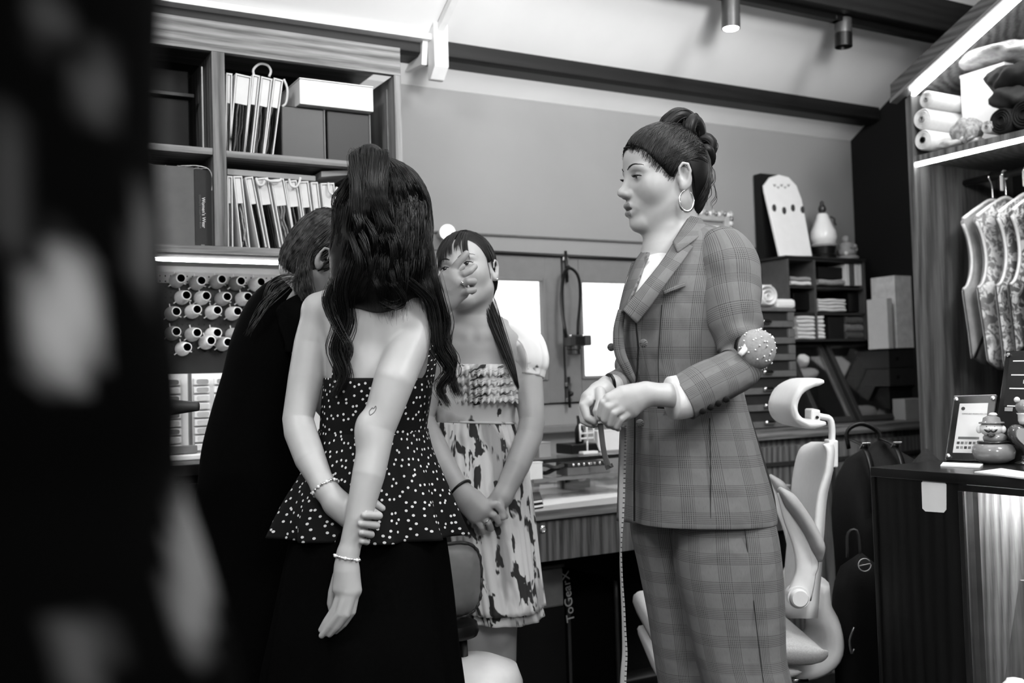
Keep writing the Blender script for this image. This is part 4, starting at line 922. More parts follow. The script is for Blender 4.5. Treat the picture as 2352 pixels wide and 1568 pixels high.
for k in range(7): vest(ys[k], FV[k], lbs[k], .50+.02*(k % 3), [.10, .16, .04, .0, -.02, .0, .02][k], [FV[0], FV[0], SW[5], SW[3], SW[2], SW[1], SW[1]][k], k)
for k in range(5):
    y = 2.20-k*.082; c = V3(RX-.02, y-.035, RZ)
    r = thing('clip_tag', 'white plastic size tag, %s along the clothes rail' % ords[k], 'tag', c, 'size tags on the clothes rail')
    MB().lathe([(.013, 0), (.017, 0), (.017, .004), (.013, .004), (.013, 0)], c+V3(.02, -.002, 0), (0, 1, 0), 14, cap=False).build('ring', WHITE_PL, r)
    MB().obox(c+V3(.0, 0, -.030), (1, 0, 0), (0, 1, 0), (0, 0, 1), (.007, .0015, .026)).build('tab', WHITE_PL, r, bevel=.001)
# ================================================================== FRONT COUNTER (right foreground)
KZ = .88
kc = onZ(1998, 1072, KZ); KX, KY = kc[0], kc[1]; KY0 = .45; KX1 = 2.72
k1 = onX(2204, 1200, KX)[1]; ktop = onX(2215, 1128, KX)[2]
fc = thing('front_counter', 'near-black wooden counter with a lit glazed wood niche', 'counter', (KX+.3, 1.2, 0))
KW = wood('black walnut veneer', 7, 22, 2, rough=.3, spec=.4)
B(KX, KX1, KY0, KY, KZ-.022, KZ).build('top', wood('black walnut top', 12, 30, 1, rough=.22, spec=.5), fc, bevel=.002)
B(KX+.006, KX+.03, k1, KY-.01, 0, KZ-.0225).build('front_panel', KW, fc)
B(KX, KX1, KY-.0095, KY, 0, KZ-.0225).build('side_panel', KW, fc, bevel=.002)
B(KX, KX+.03, KY0, k1-.001, ktop, KZ-.0225).build('niche_header', KW, fc)
B(KX-.003, KX+.03, k1-.012, k1-.001, 0, ktop).build('niche_stile', plain('dark polished edge', 30, .25, .5), fc, bevel=.001)
B(KX+.09, KX+.10, KY0, k1+.05, 0, KZ-.023).build('niche_back', wood('pale ash veneer', 100, 185, 2, 1.6, rough=.3, rings=.6), fc)
B(KX+.03, KX+.09, k1+.02, k1+.03, 0, KZ-.023).build('niche_side', KW, fc)
B(KX+.002, KX+.006, KY0, k1-.013, 0, ktop).build('glass', GLASS, fc)
B(KX+.03, KX+.05, KY0, k1, ktop+.012, ktop+.03).build('niche_lamp', emis('niche LED', 60), fc)
B(KX1-.02, KX1, KY0, KY-.01, 0, KZ-.0225).build('rear_panel', KW, fc)
a = onX(2352, 1330, KX+.05); b_ = onX(2316, 1568, KX+.05)
o = MB().prism([(KX+.035, a[1], a[2]), (KX+.035, b_[1], b_[2]), (KX+.035, b_[1]+.03, 0), (KX+.035, b_[1]-.12, 0), (KX+.035, a[1]-.12, a[2])], (.02, 0, 0)).build('leaning_board', wood('ash board', 80, 150, 2)); props(o, 'wooden board leaning inside the lit niche of the counter', 'board')
c = onX(2345, 1560, KX-.02); lump((KX-.05, c[1]-.03, c[2]-.02), (.04, .05, .03), PAPER, 'crumpled white paper at the foot of the lit niche', 'paper', 'crumpled_paper', 50, 36)
o = MB().tube([(KX-.05, c[1]-.03, 0), (KX-.05, c[1]-.03, c[2]-.048)], .05, 12).build('waste_bin', BLACK, smooth=True); props(o, 'black waste bin under the crumpled paper', 'bin')
# plain sticker (the code on it is left out)
q = [onX(x, y, KX+.005) for x, y in ((2117, 1108), (2121, 1103), (2168, 1105), (2174, 1112), (2174, 1170), (2168, 1177), (2126, 1174), (2119, 1167))]
o = MB().prism(q, (-.001, 0, 0)).build('sticker', PAPER); props(o, 'white sticker with clipped corners on the dark counter front', 'sticker')
# --- things on the counter
def plate(name, A, Bv, C_, D_, th, mat, parent, inset=0.0, bev=.002, lift=0.0):
    """slab from corners bottom-left, bottom-right, top-right, top-left"""
    A, Bv, C_, D_ = [np.asarray(p_, float) for p_ in (A, Bv, C_, D_)]
    n = unit(np.cross(Bv-A, D_-A)); return MB().prism([A+n*lift, Bv+n*lift, C_+n*lift, D_+n*lift], -n*th).build(name, mat, parent, bevel=bev)
bA = onZ(2172, 1057, KZ+.001); bB = onZ(2268, 1060, KZ+.001)
dA, dB = (bA-CO)@CF, (bB-CO)@CF
tD = P(2193, 910, dA+.045); tC = P(2291, 907, dB+.045)
qs = thing('acrylic_stand', 'small dark acrylic stand holding a white printed card', 'sign stand', (bA+bB)/2)
lerp2 = lambda u, v: (bA*(1-u)+bB*u)*(1-v)+(tD*(1-u)+tC*u)*v
plate('back_plate', bA, bB, tC, tD, .008, plain('smoked acrylic', 22, .12, .5, bs=0), qs)
nrm = unit(np.cross(bB-bA, tD-bA))
plate('card', lerp2(.15, .12), lerp2(.86, .12), lerp2(.82, .88), lerp2(.15, .88), .0008, PAPER, qs, lift=.0012, bev=0)
plate('front_plate', lerp2(0, 0), lerp2(1, 0), lerp2(1, 1), lerp2(0, 1), .003, ACRYL, qs, lift=.0055)
for u, v in ((.07, .06), (.93, .06), (.07, .94), (.93, .94)): MB().lathe([(.001, .003), (.005, .002), (.005, -.004)], lerp2(u, v)+nrm*.006, nrm, 12).build('bolt', CHROME, qs, autos=40)
eX = unit(bB-bA); eY = unit(tD-bA)
text('heading', 'LOTUS SILK WORKS PTE LTD', .0044, GREY, qs, lerp2(.24, .72)+nrm*.0016, eX, eY, .0002)
MB().lathe([(.002, 0), (.0045, 0), (.0045, .0005), (.002, .0005)], lerp2(.25, .80)+nrm*.0013, nrm, 16).build('mark', DKGREY, qs)
for i in range(6):
    for j in range(2): MB().obox(lerp2(.25+i*.095, .27-j*.07)+nrm*.0014, eX, eY, nrm, (.0032, .0032, .0003)).build('icon', [DKGREY, GREY, PAPER_G][(i+j) % 3], qs)
MB().obox(lerp2(.48, .345)+nrm*.0014, eX, eY, nrm, (.024, .003, .0003)).build('caption_bar', GREY, qs)
# larger sign behind
bA = onZ(2262, 1072, KZ+.001)+V3(.10, .06, 0); 
bA = P(2277, 1062, 2.36); bB = P(2420, 1075, 2.22); tD = P(2310, 806, 2.42); tC = P(2455, 800, 2.28)
sg = thing('counter_sign', 'tall dark acrylic sign with white rules and letters at the picture edge', 'sign', (bA+bB)/2)
nrm = unit(np.cross(bB-bA, tD-bA)); eX = unit(bB-bA); eY = unit(tD-bA)
lerp2 = lambda u, v: (bA*(1-u)+bB*u)*(1-v)+(tD*(1-u)+tC*u)*v
plate('back_plate', bA, bB, tC, tD, .010, plain('smoked acrylic'), sg)
plate('panel', lerp2(.09, .50), lerp2(.96, .50), lerp2(.96, .95), lerp2(.09, .95), .001, plain('slate print', 34, .4), sg, lift=.0015, bev=0)
for v in (.50, .655, .775, .90): MB().obox(lerp2(.52, v)+nrm*.002, eX, eY, nrm, (.058, .0014, .0006)).build('rule_line', PAPER, sg)
text('lettering', 'EM', .013, PAPER, sg, lerp2(.36, .715)+nrm*.002, eX, eY, .0003)
plate('tag', lerp2(.12, .455), lerp2(.25, .455), lerp2(.25, .49), lerp2(.12, .49), .001, PAPER_G, sg, lift=.0025, bev=0)
MB().lathe([(.001, .003), (.005, .002), (.005, -.004)], lerp2(.07, .96)+nrm*.003, nrm, 12).build('bolt', CHROME, sg, autos=40)
# figurine: moustached figure on a round bowl
c = onZ(2284, 1064, KZ); d_ = (c-CO)@CF; s_ = d_/2352
fg = thing('bowl_figurine', 'glazed figurine with hat and moustache sitting on a round bowl', 'figurine', c)
GLZ = plain('grey glaze', 118, .12, .6, var=.08, bs=.02); GLW = plain('white glaze', 215, .12, .6, var=.03, bs=.02); GLD = plain('dark glaze', 30, .12, .6, bs=.02)
zf = lambda py: KZ+(1064-py)*s_
MB().lathe([(.001, 0), (28*s_, 0), (44*s_, 10*s_), (47*s_, 26*s_), (42*s_, 40*s_), (28*s_, 47*s_), (.001, 48*s_)], c+V3(0, 0, .002), (0, 0, 1), 28).build('bowl', GLZ, fg, smooth=True)
MB().lathe([(20*s_, 0), (36*s_, 2*s_), (34*s_, 6*s_), (18*s_, 7*s_)], c+V3(0, 0, 46*s_), (0, 0, 1), 24).build('ruffle_collar', GLD, fg, smooth=True)
nb = 1.0
MB().ball(c+V3(0, 0, 58*s_)+CR*4*s_, (26*s_, 26*s_, 16*s_), 18, 12).build('body', GLZ, fg, smooth=True)
MB().ball(c+V3(0, 0, 80*s_)-CR*4*s_, (25*s_, 25*s_, 18*s_), 18, 12).build('head', GLW, fg, smooth=True)
MB().lathe([(28*s_, 0), (27*s_, 3*s_), (20*s_, 4*s_), (18*s_, 13*s_), (10*s_, 17*s_), (.001, 18*s_)], c+V3(0, 0, 92*s_)-CR*2*s_, (0, 0, 1), 22).build('hat', GLZ, fg, smooth=True)
MB().lathe([(8*s_, 0), (10*s_, 3*s_), (7*s_, 7*s_), (.001, 8*s_)], c+V3(0, 0, 109*s_)+CR*2*s_, (0, 0, 1), 14).build('finial', GLW, fg, smooth=True)
fw_ = -CF-CR*.5; fw_ = unit(V3(fw_[0], fw_[1], 0))
side = unit(np.cross((0, 0, 1), fw_))
h0 = c+V3(0, 0, 76*s_)-CR*4*s_
MB().tube(crom([h0+fw_*20*s_+side*14*s_+V3(0, 0, 3*s_), h0+fw_*25*s_+side*6*s_-V3(0, 0, 1*s_), h0+fw_*26*s_+V3(0, 0, 1*s_), h0+fw_*25*s_-side*6*s_-V3(0, 0, 1*s_), h0+fw_*20*s_-side*14*s_+V3(0, 0, 3*s_)], 14), np.array([.8, 2, 3, 3.2, 3, 2.6, 2.6, 2.6, 2.6, 3, 3.2, 3, 2, .8])*s_, 8).build('moustache', GLD, fg, smooth=True)
MB().ball(h0+fw_*25*s_+V3(0, 0, 5*s_), 4*s_).build('nose', GLW, fg, smooth=True)
for sd in (-1, 1):
    MB().ball(h0+fw_*20*s_+side*sd*8*s_+V3(0, 0, 9*s_), 2.2*s_).build('eye', GLD, fg, smooth=True); MB().ball(h0+side*sd*25*s_+V3(0, 0, 2*s_), (7*s_, 7*s_, 9*s_)).build('ear', GLW, fg, smooth=True)
MB().tube(crom([h0+fw_*22*s_-V3(0, 0, 9*s_)+side*8*s_, h0+fw_*25*s_-V3(0, 0, 12*s_), h0+fw_*22*s_-V3(0, 0, 9*s_)-side*8*s_], 8), 2.2*s_, 6).build('beard', GLD, fg, smooth=True)
# heart shaped glass jar with a small animal topper
c = onZ(2356, 1066, KZ); d_ = (c-CO)@CF; s_ = d_/2352
hj = thing('heart_jar', 'heart-shaped glass jar with a small animal stopper at the picture edge', 'jar', c)
MB().lathe([(.001, 0), (22*s_, 0), (24*s_, 4*s_), (10*s_, 9*s_), (7*s_, 16*s_), (9*s_, 20*s_)], c, (0, 0, 1), 20).build('foot', GLASS, hj, smooth=True)
an = np.linspace(0, 2*np.pi, 40, endpoint=False); hx = 16*np.sin(an)**3; hz = 13*np.cos(an)-5*np.cos(2*an)-2*np.cos(3*an)-np.cos(4*an)
R_ = []
for q, k in ((-1, .6), (-.75, .9), (-.3, 1), (.3, 1), (.75, .9), (1, .6)): R_.append(np.array([c+CR*x*2.3*k*s_+V3(0, 0, (62+z*2.5*k)*s_)-unit(V3(CF[0], CF[1], 0))*q*16*s_ for x, z in zip(hx, hz)]))
MB().rings(R_).build('heart_body', plain('smoky glass', 70, .08, .6, var=.05, bs=0), hj, smooth=True)
R2 = [np.array([c+CR*x*1.7*s_+V3(0, 0, (62+z*1.8)*s_)-unit(V3(CF[0], CF[1], 0))*(16+q)*s_ for x, z in zip(hx, hz)]) for q in (-2, 3)]
MB().rings(R2).build('plaque', PAPER_G, hj)
MB().lathe([(9*s_, 0), (12*s_, 8*s_), (12*s_, 22*s_), (15*s_, 26*s_), (.001, 26*s_)], c+V3(0, 0, 92*s_), (0, 0, 1), 18).build('neck', GLW, hj, smooth=True)
MB().ball(c+V3(0, 0, 132*s_), (17*s_, 16*s_, 17*s_), 16, 12).build('animal_head', GLZ, hj, smooth=True)
for sd in (-1, 1): MB().ball(c+V3(0, 0, 148*s_)+CR*sd*13*s_, 7*s_).build('ear', GLW, hj, smooth=True)
MB().ball(c+V3(0, 0, 128*s_)-unit(V3(CF[0], CF[1], 0))*15*s_, 6*s_).build('muzzle', GLW, hj, smooth=True)
for k, (pix, lb) in enumerate([([(2160, 1071), (2250, 1075), (2258, 1068), (2166, 1064)], 'white card lying left on the counter top'), ([(2238, 1086), (2352, 1100), (2352, 1086), (2300, 1078)], 'white leaflet lying near the figurine')]):
    quad_sheet('leaflet', pix, KZ+.0005, .003, PAPER, lb, 'leaflet')
# ================================================================== BAGS behind the chair
def sack(name, label, px0, px1, pyt, d, depth, mat, cat, seed, e=.55, bz=0.0):
    tl = P(px0, pyt, d); tr_ = P(px1, pyt, d); c = (tl+tr_)/2; hw = np.linalg.norm(tr_-tl)/2; top = c[2]
    r = thing(name, label, cat, (c[0], c[1], bz)); an = np.linspace(0, 2*np.pi, 40, endpoint=False); R_ = []; rr = random.Random(seed); ph = rr.random()*6
    rx = unit(V3(CR[0], CR[1], 0)); ry = unit(V3(CF[0], CF[1], 0))
    for t in np.linspace(0, 1, 18):
        k = (1-max(0, (t-.72)/.28)**2.4)**.5 if t < 1 else .05
        k *= .93+.07*math.sin(min(1, t*5)*1.57)
        q = 1+.02*np.sin(3*an+ph+t*5)+.015*np.sin(7*an-ph+t*9)
        R_.append(c*V3(1, 1, 0)+V3(0, 0, bz+(top-bz)*t)+(np.sign(np.cos(an))*np.abs(np.cos(an))**e*hw*k*q)[:, None]*rx+(np.sign(np.sin(an))*np.abs(np.sin(an))**e*depth*k*q)[:, None]*ry)
    MB().rings(R_).build('body', mat, r, smooth=True); return r, c, hw, top, rx, ry
CANV = plain('black canvas', 20, .8, .2, var=.2, scale=200, bs=.4)
r, c, hw, top, rx, ry = sack('backpack', 'big black canvas backpack with loop handle behind the white chair', 1918, 2125, 1012, 2.95, .13, CANV, 'backpack', 1)
MB().tube(crom([c-rx*hw*.7+V3(0, 0, -.02), c-rx*hw*.72+V3(0, 0, .03), c-rx*hw*.4+V3(0, 0, .05), c-rx*hw*.05+V3(0, 0, .028), c+rx*hw*.02+V3(0, 0, -.005)], 16), .008, 7, flat=.5).build('handle', BLACK, r, smooth=True)
for s in (-.55, .12):
    MB().tube(crom([c+rx*hw*s+ry*(-.135)+V3(0, 0, -.18), c+rx*hw*s-ry*.128+V3(0, 0, -.07), c+rx*hw*(s-.05)-ry*.09+V3(0, 0, -.010), c+rx*hw*(s-.12)-ry*.02+V3(0, 0, .006)], 14), .012, 6, flat=.35).build('strap', BLACK, r, smooth=True)
    MB().obox(c+rx*hw*(s-.05)-ry*.10+V3(0, 0, -.006), rx, unit(ry-V3(0, 0, .6)), V3(0, 0, 1), (.012, .014, .003)).build('buckle', CHROME, r, bevel=.001)
r, c, hw, top, rx, ry = sack('duffel_bag', 'soft dark bag slumped at the right behind the counter stand', 2065, 2190, 1030, 2.66, .07, plain('dark grey canvas', 34, .8, .2, var=.2, scale=150, bs=.4), 'bag', 2)
r, c, hw, top, rx, ry = sack('tote_bag', 'black tote bag with a round white emblem beside the counter', 1915, 2040, 1270, 2.62, .07, CANV, 'bag', 3, .5)
em = P(1986, 1297, 2.535); n_ = -ry; an = np.linspace(.15, 2*np.pi-.35, 30)
MB().tube([em+(rx*math.cos(a+.4)+V3(0, 0, 1)*math.sin(a+.4))*.0155 for a in an], .0026, 6, flat=.5, up=n_).build('emblem_ring', PAPER, r, smooth=True)
MB().tube([em-rx*.0145-V3(0, 0, .002), em+rx*.0145+V3(0, 0, .003)], .0026, 6, flat=.5, up=n_).build('emblem_bar', PAPER, r, smooth=True)
MB().tube([em-ry*-.0+rx*.0, em+ry*.02], .001, 5).build('emblem_pin', BLACK, r)
MB().tube(crom([c-rx*hw*.5+V3(0, 0, -.01), c-rx*hw*.45+V3(0, 0, .05), c-rx*hw*.1+V3(0, 0, .055), c-rx*hw*.02+V3(0, 0, -.01)], 12), .004, 6).build('handle', DKGREY, r, smooth=True)
MB().tube(crom([P(1962, 1440, 2.53), P(1952, 1470, 2.53), P(1956, 1500, 2.53), P(1962, 1490, 2.53)], 10), .003, 6).build('zip_pull', STEEL, r, smooth=True)
# ================================================================== WHITE OFFICE CHAIR
CD = 2.64
def Q(px, py, w_): return P(px, py, CD)+unit(V3(CF[0], CF[1], 0))*w_
ch = thing('office_chair', 'white ergonomic office chair with headrest and raised armrests', 'office chair', V3(*Q(1690, 1500, 0)[:2], 0))
def slabloft(near, far, thick, n=20, m=22, wn=-.19, wf=.20, curve=.03):
    """upright slab between a near and a far edge path (px), rounded section"""
    A = crom(near, m); Bf = crom(far, m); R_ = []; wd = unit(V3(CR[0], CR[1], 0))
    for i in range(m):
        a = Q(A[i][0], A[i][1], 0)+unit(V3(CF[0], CF[1], 0))*wn; b = Q(Bf[i][0], Bf[i][1], 0)+unit(V3(CF[0], CF[1], 0))*wf
        # compensate perspective: place by pixel at their own depth
        a = P(A[i][0], A[i][1], CD+wn); b = P(Bf[i][0], Bf[i][1], CD+wf)
        mid = (a+b)/2; hv = (b-a)/2; tn = thick[0]+(thick[1]-thick[0])*i/(m-1); an = np.linspace(0, 2*np.pi, n, endpoint=False)
        cs, sn = np.sign(np.cos(an))*np.abs(np.cos(an))**.4, np.sign(np.sin(an))*np.abs(np.sin(an))**.6
        R_.append(mid+cs[:, None]*hv+(sn*tn/2+curve*(1-cs**2))[:, None]*wd)
    return MB().rings(R_)
slabloft([(1893, 1020), (1903, 1040), (1900, 1085), (1884, 1140), (1876, 1220), (1868, 1320), (1858, 1420)], [(1866, 1014), (1840, 1030), (1826, 1080), (1819, 1150), (1813, 1230), (1806, 1320), (1800, 1420)], (.022, .035)).build('backrest', WHITE_PL, ch, smooth=True)
# headrest: C profile
prof = crom([(1862, 876), (1838, 880), (1810, 898), (1797, 930), (1804, 956), (1828, 970), (1866, 968)], 22)
R_ = []; wd = unit(V3(CF[0], CF[1], 0))
for w_, k in ((-.115, .55), (-.105, .9), (-.06, 1), (.06, 1), (.105, .9), (.115, .55)):
    ring = []; tg = np.gradient(prof, axis=0); nr = np.stack([-tg[:, 1], tg[:, 0]], 1); nr /= np.linalg.norm(nr, axis=1)[:, None]
    th = 10*k*np.clip(np.minimum(np.arange(22)+1.5, 23-np.arange(22)-.5)/3, .4, 1)
    for i in range(22): ring.append(Q(*(prof[i]+nr[i]*th[i]), w_))
    for i in range(21, -1, -1): ring.append(Q(*(prof[i]-nr[i]*th[i]), w_))
    R_.append(ring)
MB().rings(R_).build('headrest', WHITE_PL, ch, smooth=True)
MB().tube(crom([Q(1868, 952, 0), Q(1890, 957, 0), Q(1906, 962, 0), Q(1911, 985, 0), Q(1910, 1020, 0), Q(1907, 1080, 0)], 16), .008, 8, flat=1.6).build('headrest_arm', WHITE_PL, ch, smooth=True)
MB().obox(Q(1866, 955, 0), CR, CU, CF, (.012, .018, .03)).build('headrest_joint', WHITE_PL, ch, bevel=.004)
MB().lathe([(.001, 0), (.004, 0), (.004, .004), (.001, .004)], Q(1868, 957, -.032), -CF, 10).build('joint_screw', BLACK, ch)
MB().obox(Q(1909, 1040, 0), CR, CU, CF, (.012, .035, .022)).build('headrest_bracket', WHITE_PL, ch, bevel=.004)
for sd, dx, dyy in ((-1, 0, 0), (1, -22, -30)):
    w_ = .235*sd; q_ = lambda x, y, e=0: P(x+dx, y+dyy, CD+w_+e)
    ar = MB().tube(crom([q_(1835, 1372), q_(1850, 1310), q_(1838, 1250), q_(1812, 1190), q_(1792, 1130)], 20), np.linspace(.030, .008, 20), 10, flat=.45, up=CR).build('armrest_support', WHITE_PL, ch, smooth=True)
    MB().tube(crom([q_(1850, 1330), q_(1866, 1290), q_(1850, 1235), q_(1822, 1175), q_(1796, 1130)], 18), np.linspace(.018, .008, 18), 8, flat=.6, up=CR).build('support_rail', WHITE_PL, ar, smooth=True)
    MB().tube(crom([q_(1790, 1122), q_(1815, 1150), q_(1850, 1200), q_(1875, 1250), q_(1882, 1288)], 20), np.concatenate([np.linspace(.006, .017, 5), np.full(10, .018), np.linspace(.017, .006, 5)]), 12, flat=2.0, up=CR).build('armrest_pad', plain('pale grey padding', 165, .6), ar, smooth=True)
    MB().lathe([(.001, 0), (.021, 0), (.021, .008), (.018, .012), (.001, .012)], q_(1835, 1372, -.02), -CF, 22).build('pivot_cap', WHITE_PL, ar, autos=40)
    MB().lathe([(.001, 0), (.026, 0), (.026, .03), (.001, .03)], q_(1835, 1372, -.015), CF, 22).build('pivot', WHITE_PL, ar, autos=40)
MB().tube(crom([Q(1868, 1330, 0), Q(1872, 1385, 0), Q(1890, 1430, 0), Q(1888, 1478, 0), Q(1850, 1512, 0), Q(1790, 1520, 0), Q(1700, 1515, 0)], 26), np.concatenate([np.linspace(.03, .038, 14), np.linspace(.038, .03, 12)]), 14, flat=3.2, up=CR).build('spine', WHITE_PL, ch, smooth=True)
MB().obox(Q(1820, 1500, -.02), CR, CU, CF, (.045, .012, .06)).build('recline_block', BLACK, ch, bevel=.004)
MB().tube([Q(1780, 1536, -.1), Q(1830, 1534, -.1)], .006, 8).build('lever', CHROME, ch, smooth=True)
R_ = []
for w_, k in ((-.245, .3), (-.235, .75), (-.2, 1), (0, 1), (.2, 1), (.235, .75), (.245, .3)):
    ring = []
    for x, y in crom([(1476, 1425), (1482, 1398), (1520, 1392), (1650, 1402), (1780, 1420), (1832, 1440), (1836, 1462), (1800, 1478), (1650, 1470), (1520, 1456), (1484, 1448)], 36):
        ring.append(Q(1660+(x-1660)*(.97+.03*k), 1432+(y-1432)*k, w_))
    R_.append(ring)
MB().rings(R_).build('seat', plain('pale grey seat mesh', 186, .7, .2, scale=300, bs=.4), ch, smooth=True)
R_ = []
for w_, k in ((-.2, .3), (-.19, .8), (0, 1), (.19, .8), (.2, .3)):
    R_.append([Q(x, 1490+(y-1490)*k, w_) for x, y in crom([(1486, 1500), (1500, 1470), (1650, 1478), (1780, 1488), (1770, 1512), (1650, 1540), (1520, 1545), (1496, 1530)], 28)])
MB().rings(R_).build('seat_pan', WHITE_PL, ch, smooth=True)
b0 = Q(1665, 1520, 0); b0 = V3(b0[0], b0[1], 0)
MB().tube([b0+V3(0, 0, .06), b0+V3(0, 0, .40)], .028, 14).build('gas_lift', STEEL, ch, smooth=True)
for k in range(5):
    a_ = k*2*math.pi/5+.3; dd_ = V3(math.cos(a_), math.sin(a_), 0)
    leg = MB().tube([b0+V3(0, 0, .10), b0+dd_*.16+V3(0, 0, .085), b0+dd_*.29+V3(0, 0, .07)], [.03, .024, .016], 8).build('base_leg', WHITE_PL, ch, smooth=True)
    MB().lathe([(.001, -.02), (.027, -.02), (.027, .02), (.001, .02)], b0+dd_*.29+V3(0, 0, .028), np.cross(dd_, (0, 0, 1)), 14).build('caster', BLACK, leg)
# ================================================================== ottoman and cushion between the women
oc = P(1085, 1590, 2.42); 
ot = thing('ottoman', 'round white leather ottoman at the bottom edge between the women', 'ottoman', V3(oc[0], oc[1], 0))
tz = P(1075, 1507, 2.42)[2]; rw_ = .12
MB().lathe([(.001, .04), (rw_*.92, .04), (rw_, .07), (rw_*1.04, tz*.5), (rw_, tz-.06), (rw_*.9, tz-.025), (rw_*.5, tz-.004), (.001, tz)], (oc[0], oc[1], 0), (0, 0, 1), 36).build('seat_drum', plain('white leather', 222, .4, .4, var=.03), ot, smooth=True)
MB().lathe([(rw_*.95, 0), (rw_*.97, .0), (rw_*.97, .042), (rw_*.9, .042)], (oc[0], oc[1], 0), (0, 0, 1), 36).build('base_ring', BLACK, ot)
cc = P(1030, 1335, 2.46); nn = unit(-CF+CR*.55); uu = unit(CU-nn*(CU@nn)); ss = np.cross(uu, nn)
R_ = []; an = np.linspace(0, 2*np.pi, 64, endpoint=False); cs = np.sign(np.cos(an))*np.abs(np.cos(an))**.6; sn = np.sign(np.sin(an))*np.abs(np.sin(an))**.6
for z, k in ((-.045, .15), (-.042, .5), (-.025, .85), (-.006, .985), (.006, .985), (.025, .85), (.042, .5), (.045, .15)):
    wr_ = 1+.010*np.sin(an*22)*k**4
    R_.append(cc+nn*z+(cs*.085*k*wr_)[:, None]*ss+(sn*.088*k*wr_)[:, None]*uu)
SAT = plain('grey satin', 118, .35, .5, var=.1, bs=.05)
cu_ = thing('satin_cushion', 'grey satin cushion with gathered piping propped behind the dark skirt', 'cushion', cc-uu*.09)
MB().rings(R_).build('pad', SAT, cu_, smooth=True)
MB().tube([cc+cs[i % 64]*.088*ss+sn[i % 64]*.091*uu+nn*.004*math.sin(i*2.1) for i in range(65)], .0045, 7).build('piping', plain('dark satin piping', 55, .4, .5), cu_, smooth=True)
MB().lathe([(.001, 0), (.14, 0), (.15, .01), (.15, .04), (.13, .05), (.001, .05)], V3(cc[0], cc[1], cc[2]-.145), (0, 0, 1), 24).build('stool_seat_top', BLACK, cu_) if False else None
st = thing('stool', 'dark stool that carries the grey satin cushion', 'stool', V3(cc[0], cc[1], 0))
zt_ = cc[2]-.098
MB().lathe([(.001, 0), (.066, 0), (.07, .01), (.066, .03), (.001, .03)], V3(cc[0], cc[1], zt_-.03), (0, 0, 1), 32).build('seat', BLACK, st, autos=40)
for k in range(4):
    a_ = k*1.571+.4; MB().tube([V3(cc[0]+.04*math.cos(a_), cc[1]+.04*math.sin(a_), zt_-.03), V3(cc[0]+.06*math.cos(a_), cc[1]+.06*math.sin(a_), 0)], .011, 8).build('leg', BLACK, st, smooth=True)
# ================================================================== near foreground: dark printed gown at the left edge
edge = [(-700, 352), (-300, 362), (0, 356), (300, 347), (600, 366), (900, 398), (1100, 402), (1300, 462), (1568, 535), (2000, 560), (3500, 620), (7800, 700)]
eg = crom(edge, 60); R_ = []; n = 90; an = np.linspace(0, 2*np.pi, n, endpoint=False); GD = .40
rx = unit(V3(CR[0], CR[1], 0)); ry = unit(V3(CF[0], CF[1], 0))
rows = []
for y, x in eg:
    e_ = P(x, y, GD)
    if e_[2] < .005: e_ = P(x, y, GD); e_[2] = .005
    rows.append(e_)
rows = [q for i, q in enumerate(rows) if i == 0 or q[2] < rows[i-1][2]-1e-4]
for i, e_ in enumerate(rows):
    t = i/len(rows); hw = .13+.10*t; hd = .07+.06*t
    c_ = e_-rx*hw
    k = 1+.035*np.sin(an*7+t*3)*(.3+t)+.02*np.sin(an*13-t*5)*(.3+t)
    R_.append(c_+(np.cos(an)*hw)[:, None]*rx+(np.sin(an)*hd*k)[:, None]*ry)
gw = MB().rings(R_)
t = NT('black gown with pale painted blotches')
at_ = t.n('Attribute', attribute_name='print').outputs['Fac']
GOWN = t.finish(t.mix(at_, lin(2), lin(140)), .9, .02)
o = gw.build('hanging_gown', GOWN, None, smooth=True)
props(o, 'blurred black gown with pale blotches filling the left edge of the picture', 'gown')
vv = np.vstack(gw.v); rel = vv-CO; dz_ = rel@CF; pxx = CX+FPX*(rel@CR)/dz_; pyy = CY-FPX*(rel@CU)/dz_
bl = [(115, 40, 40, 60, .14), (225, 200, 46, 70, .16), (150, 730, 66, 150, .95), (330, 560, 26, 110, .22), (445, 1300, 46, 190, .42), (190, 1500, 50, 80, .2), (15, 420, 30, 150, .12)]
val = np.zeros(len(vv))
for x, y, sx_, sy_, a_ in bl: val = np.maximum(val, a_*np.clip(1.6-((pxx-x)/sx_)**2-((pyy-y)/sy_)**2, 0, 1))
val = np.where(dz_ > GD+.02, 0, val)
at = o.data.attributes.new('print', 'FLOAT', 'POINT'); at.data.foreach_set('value', val.astype(np.float32))
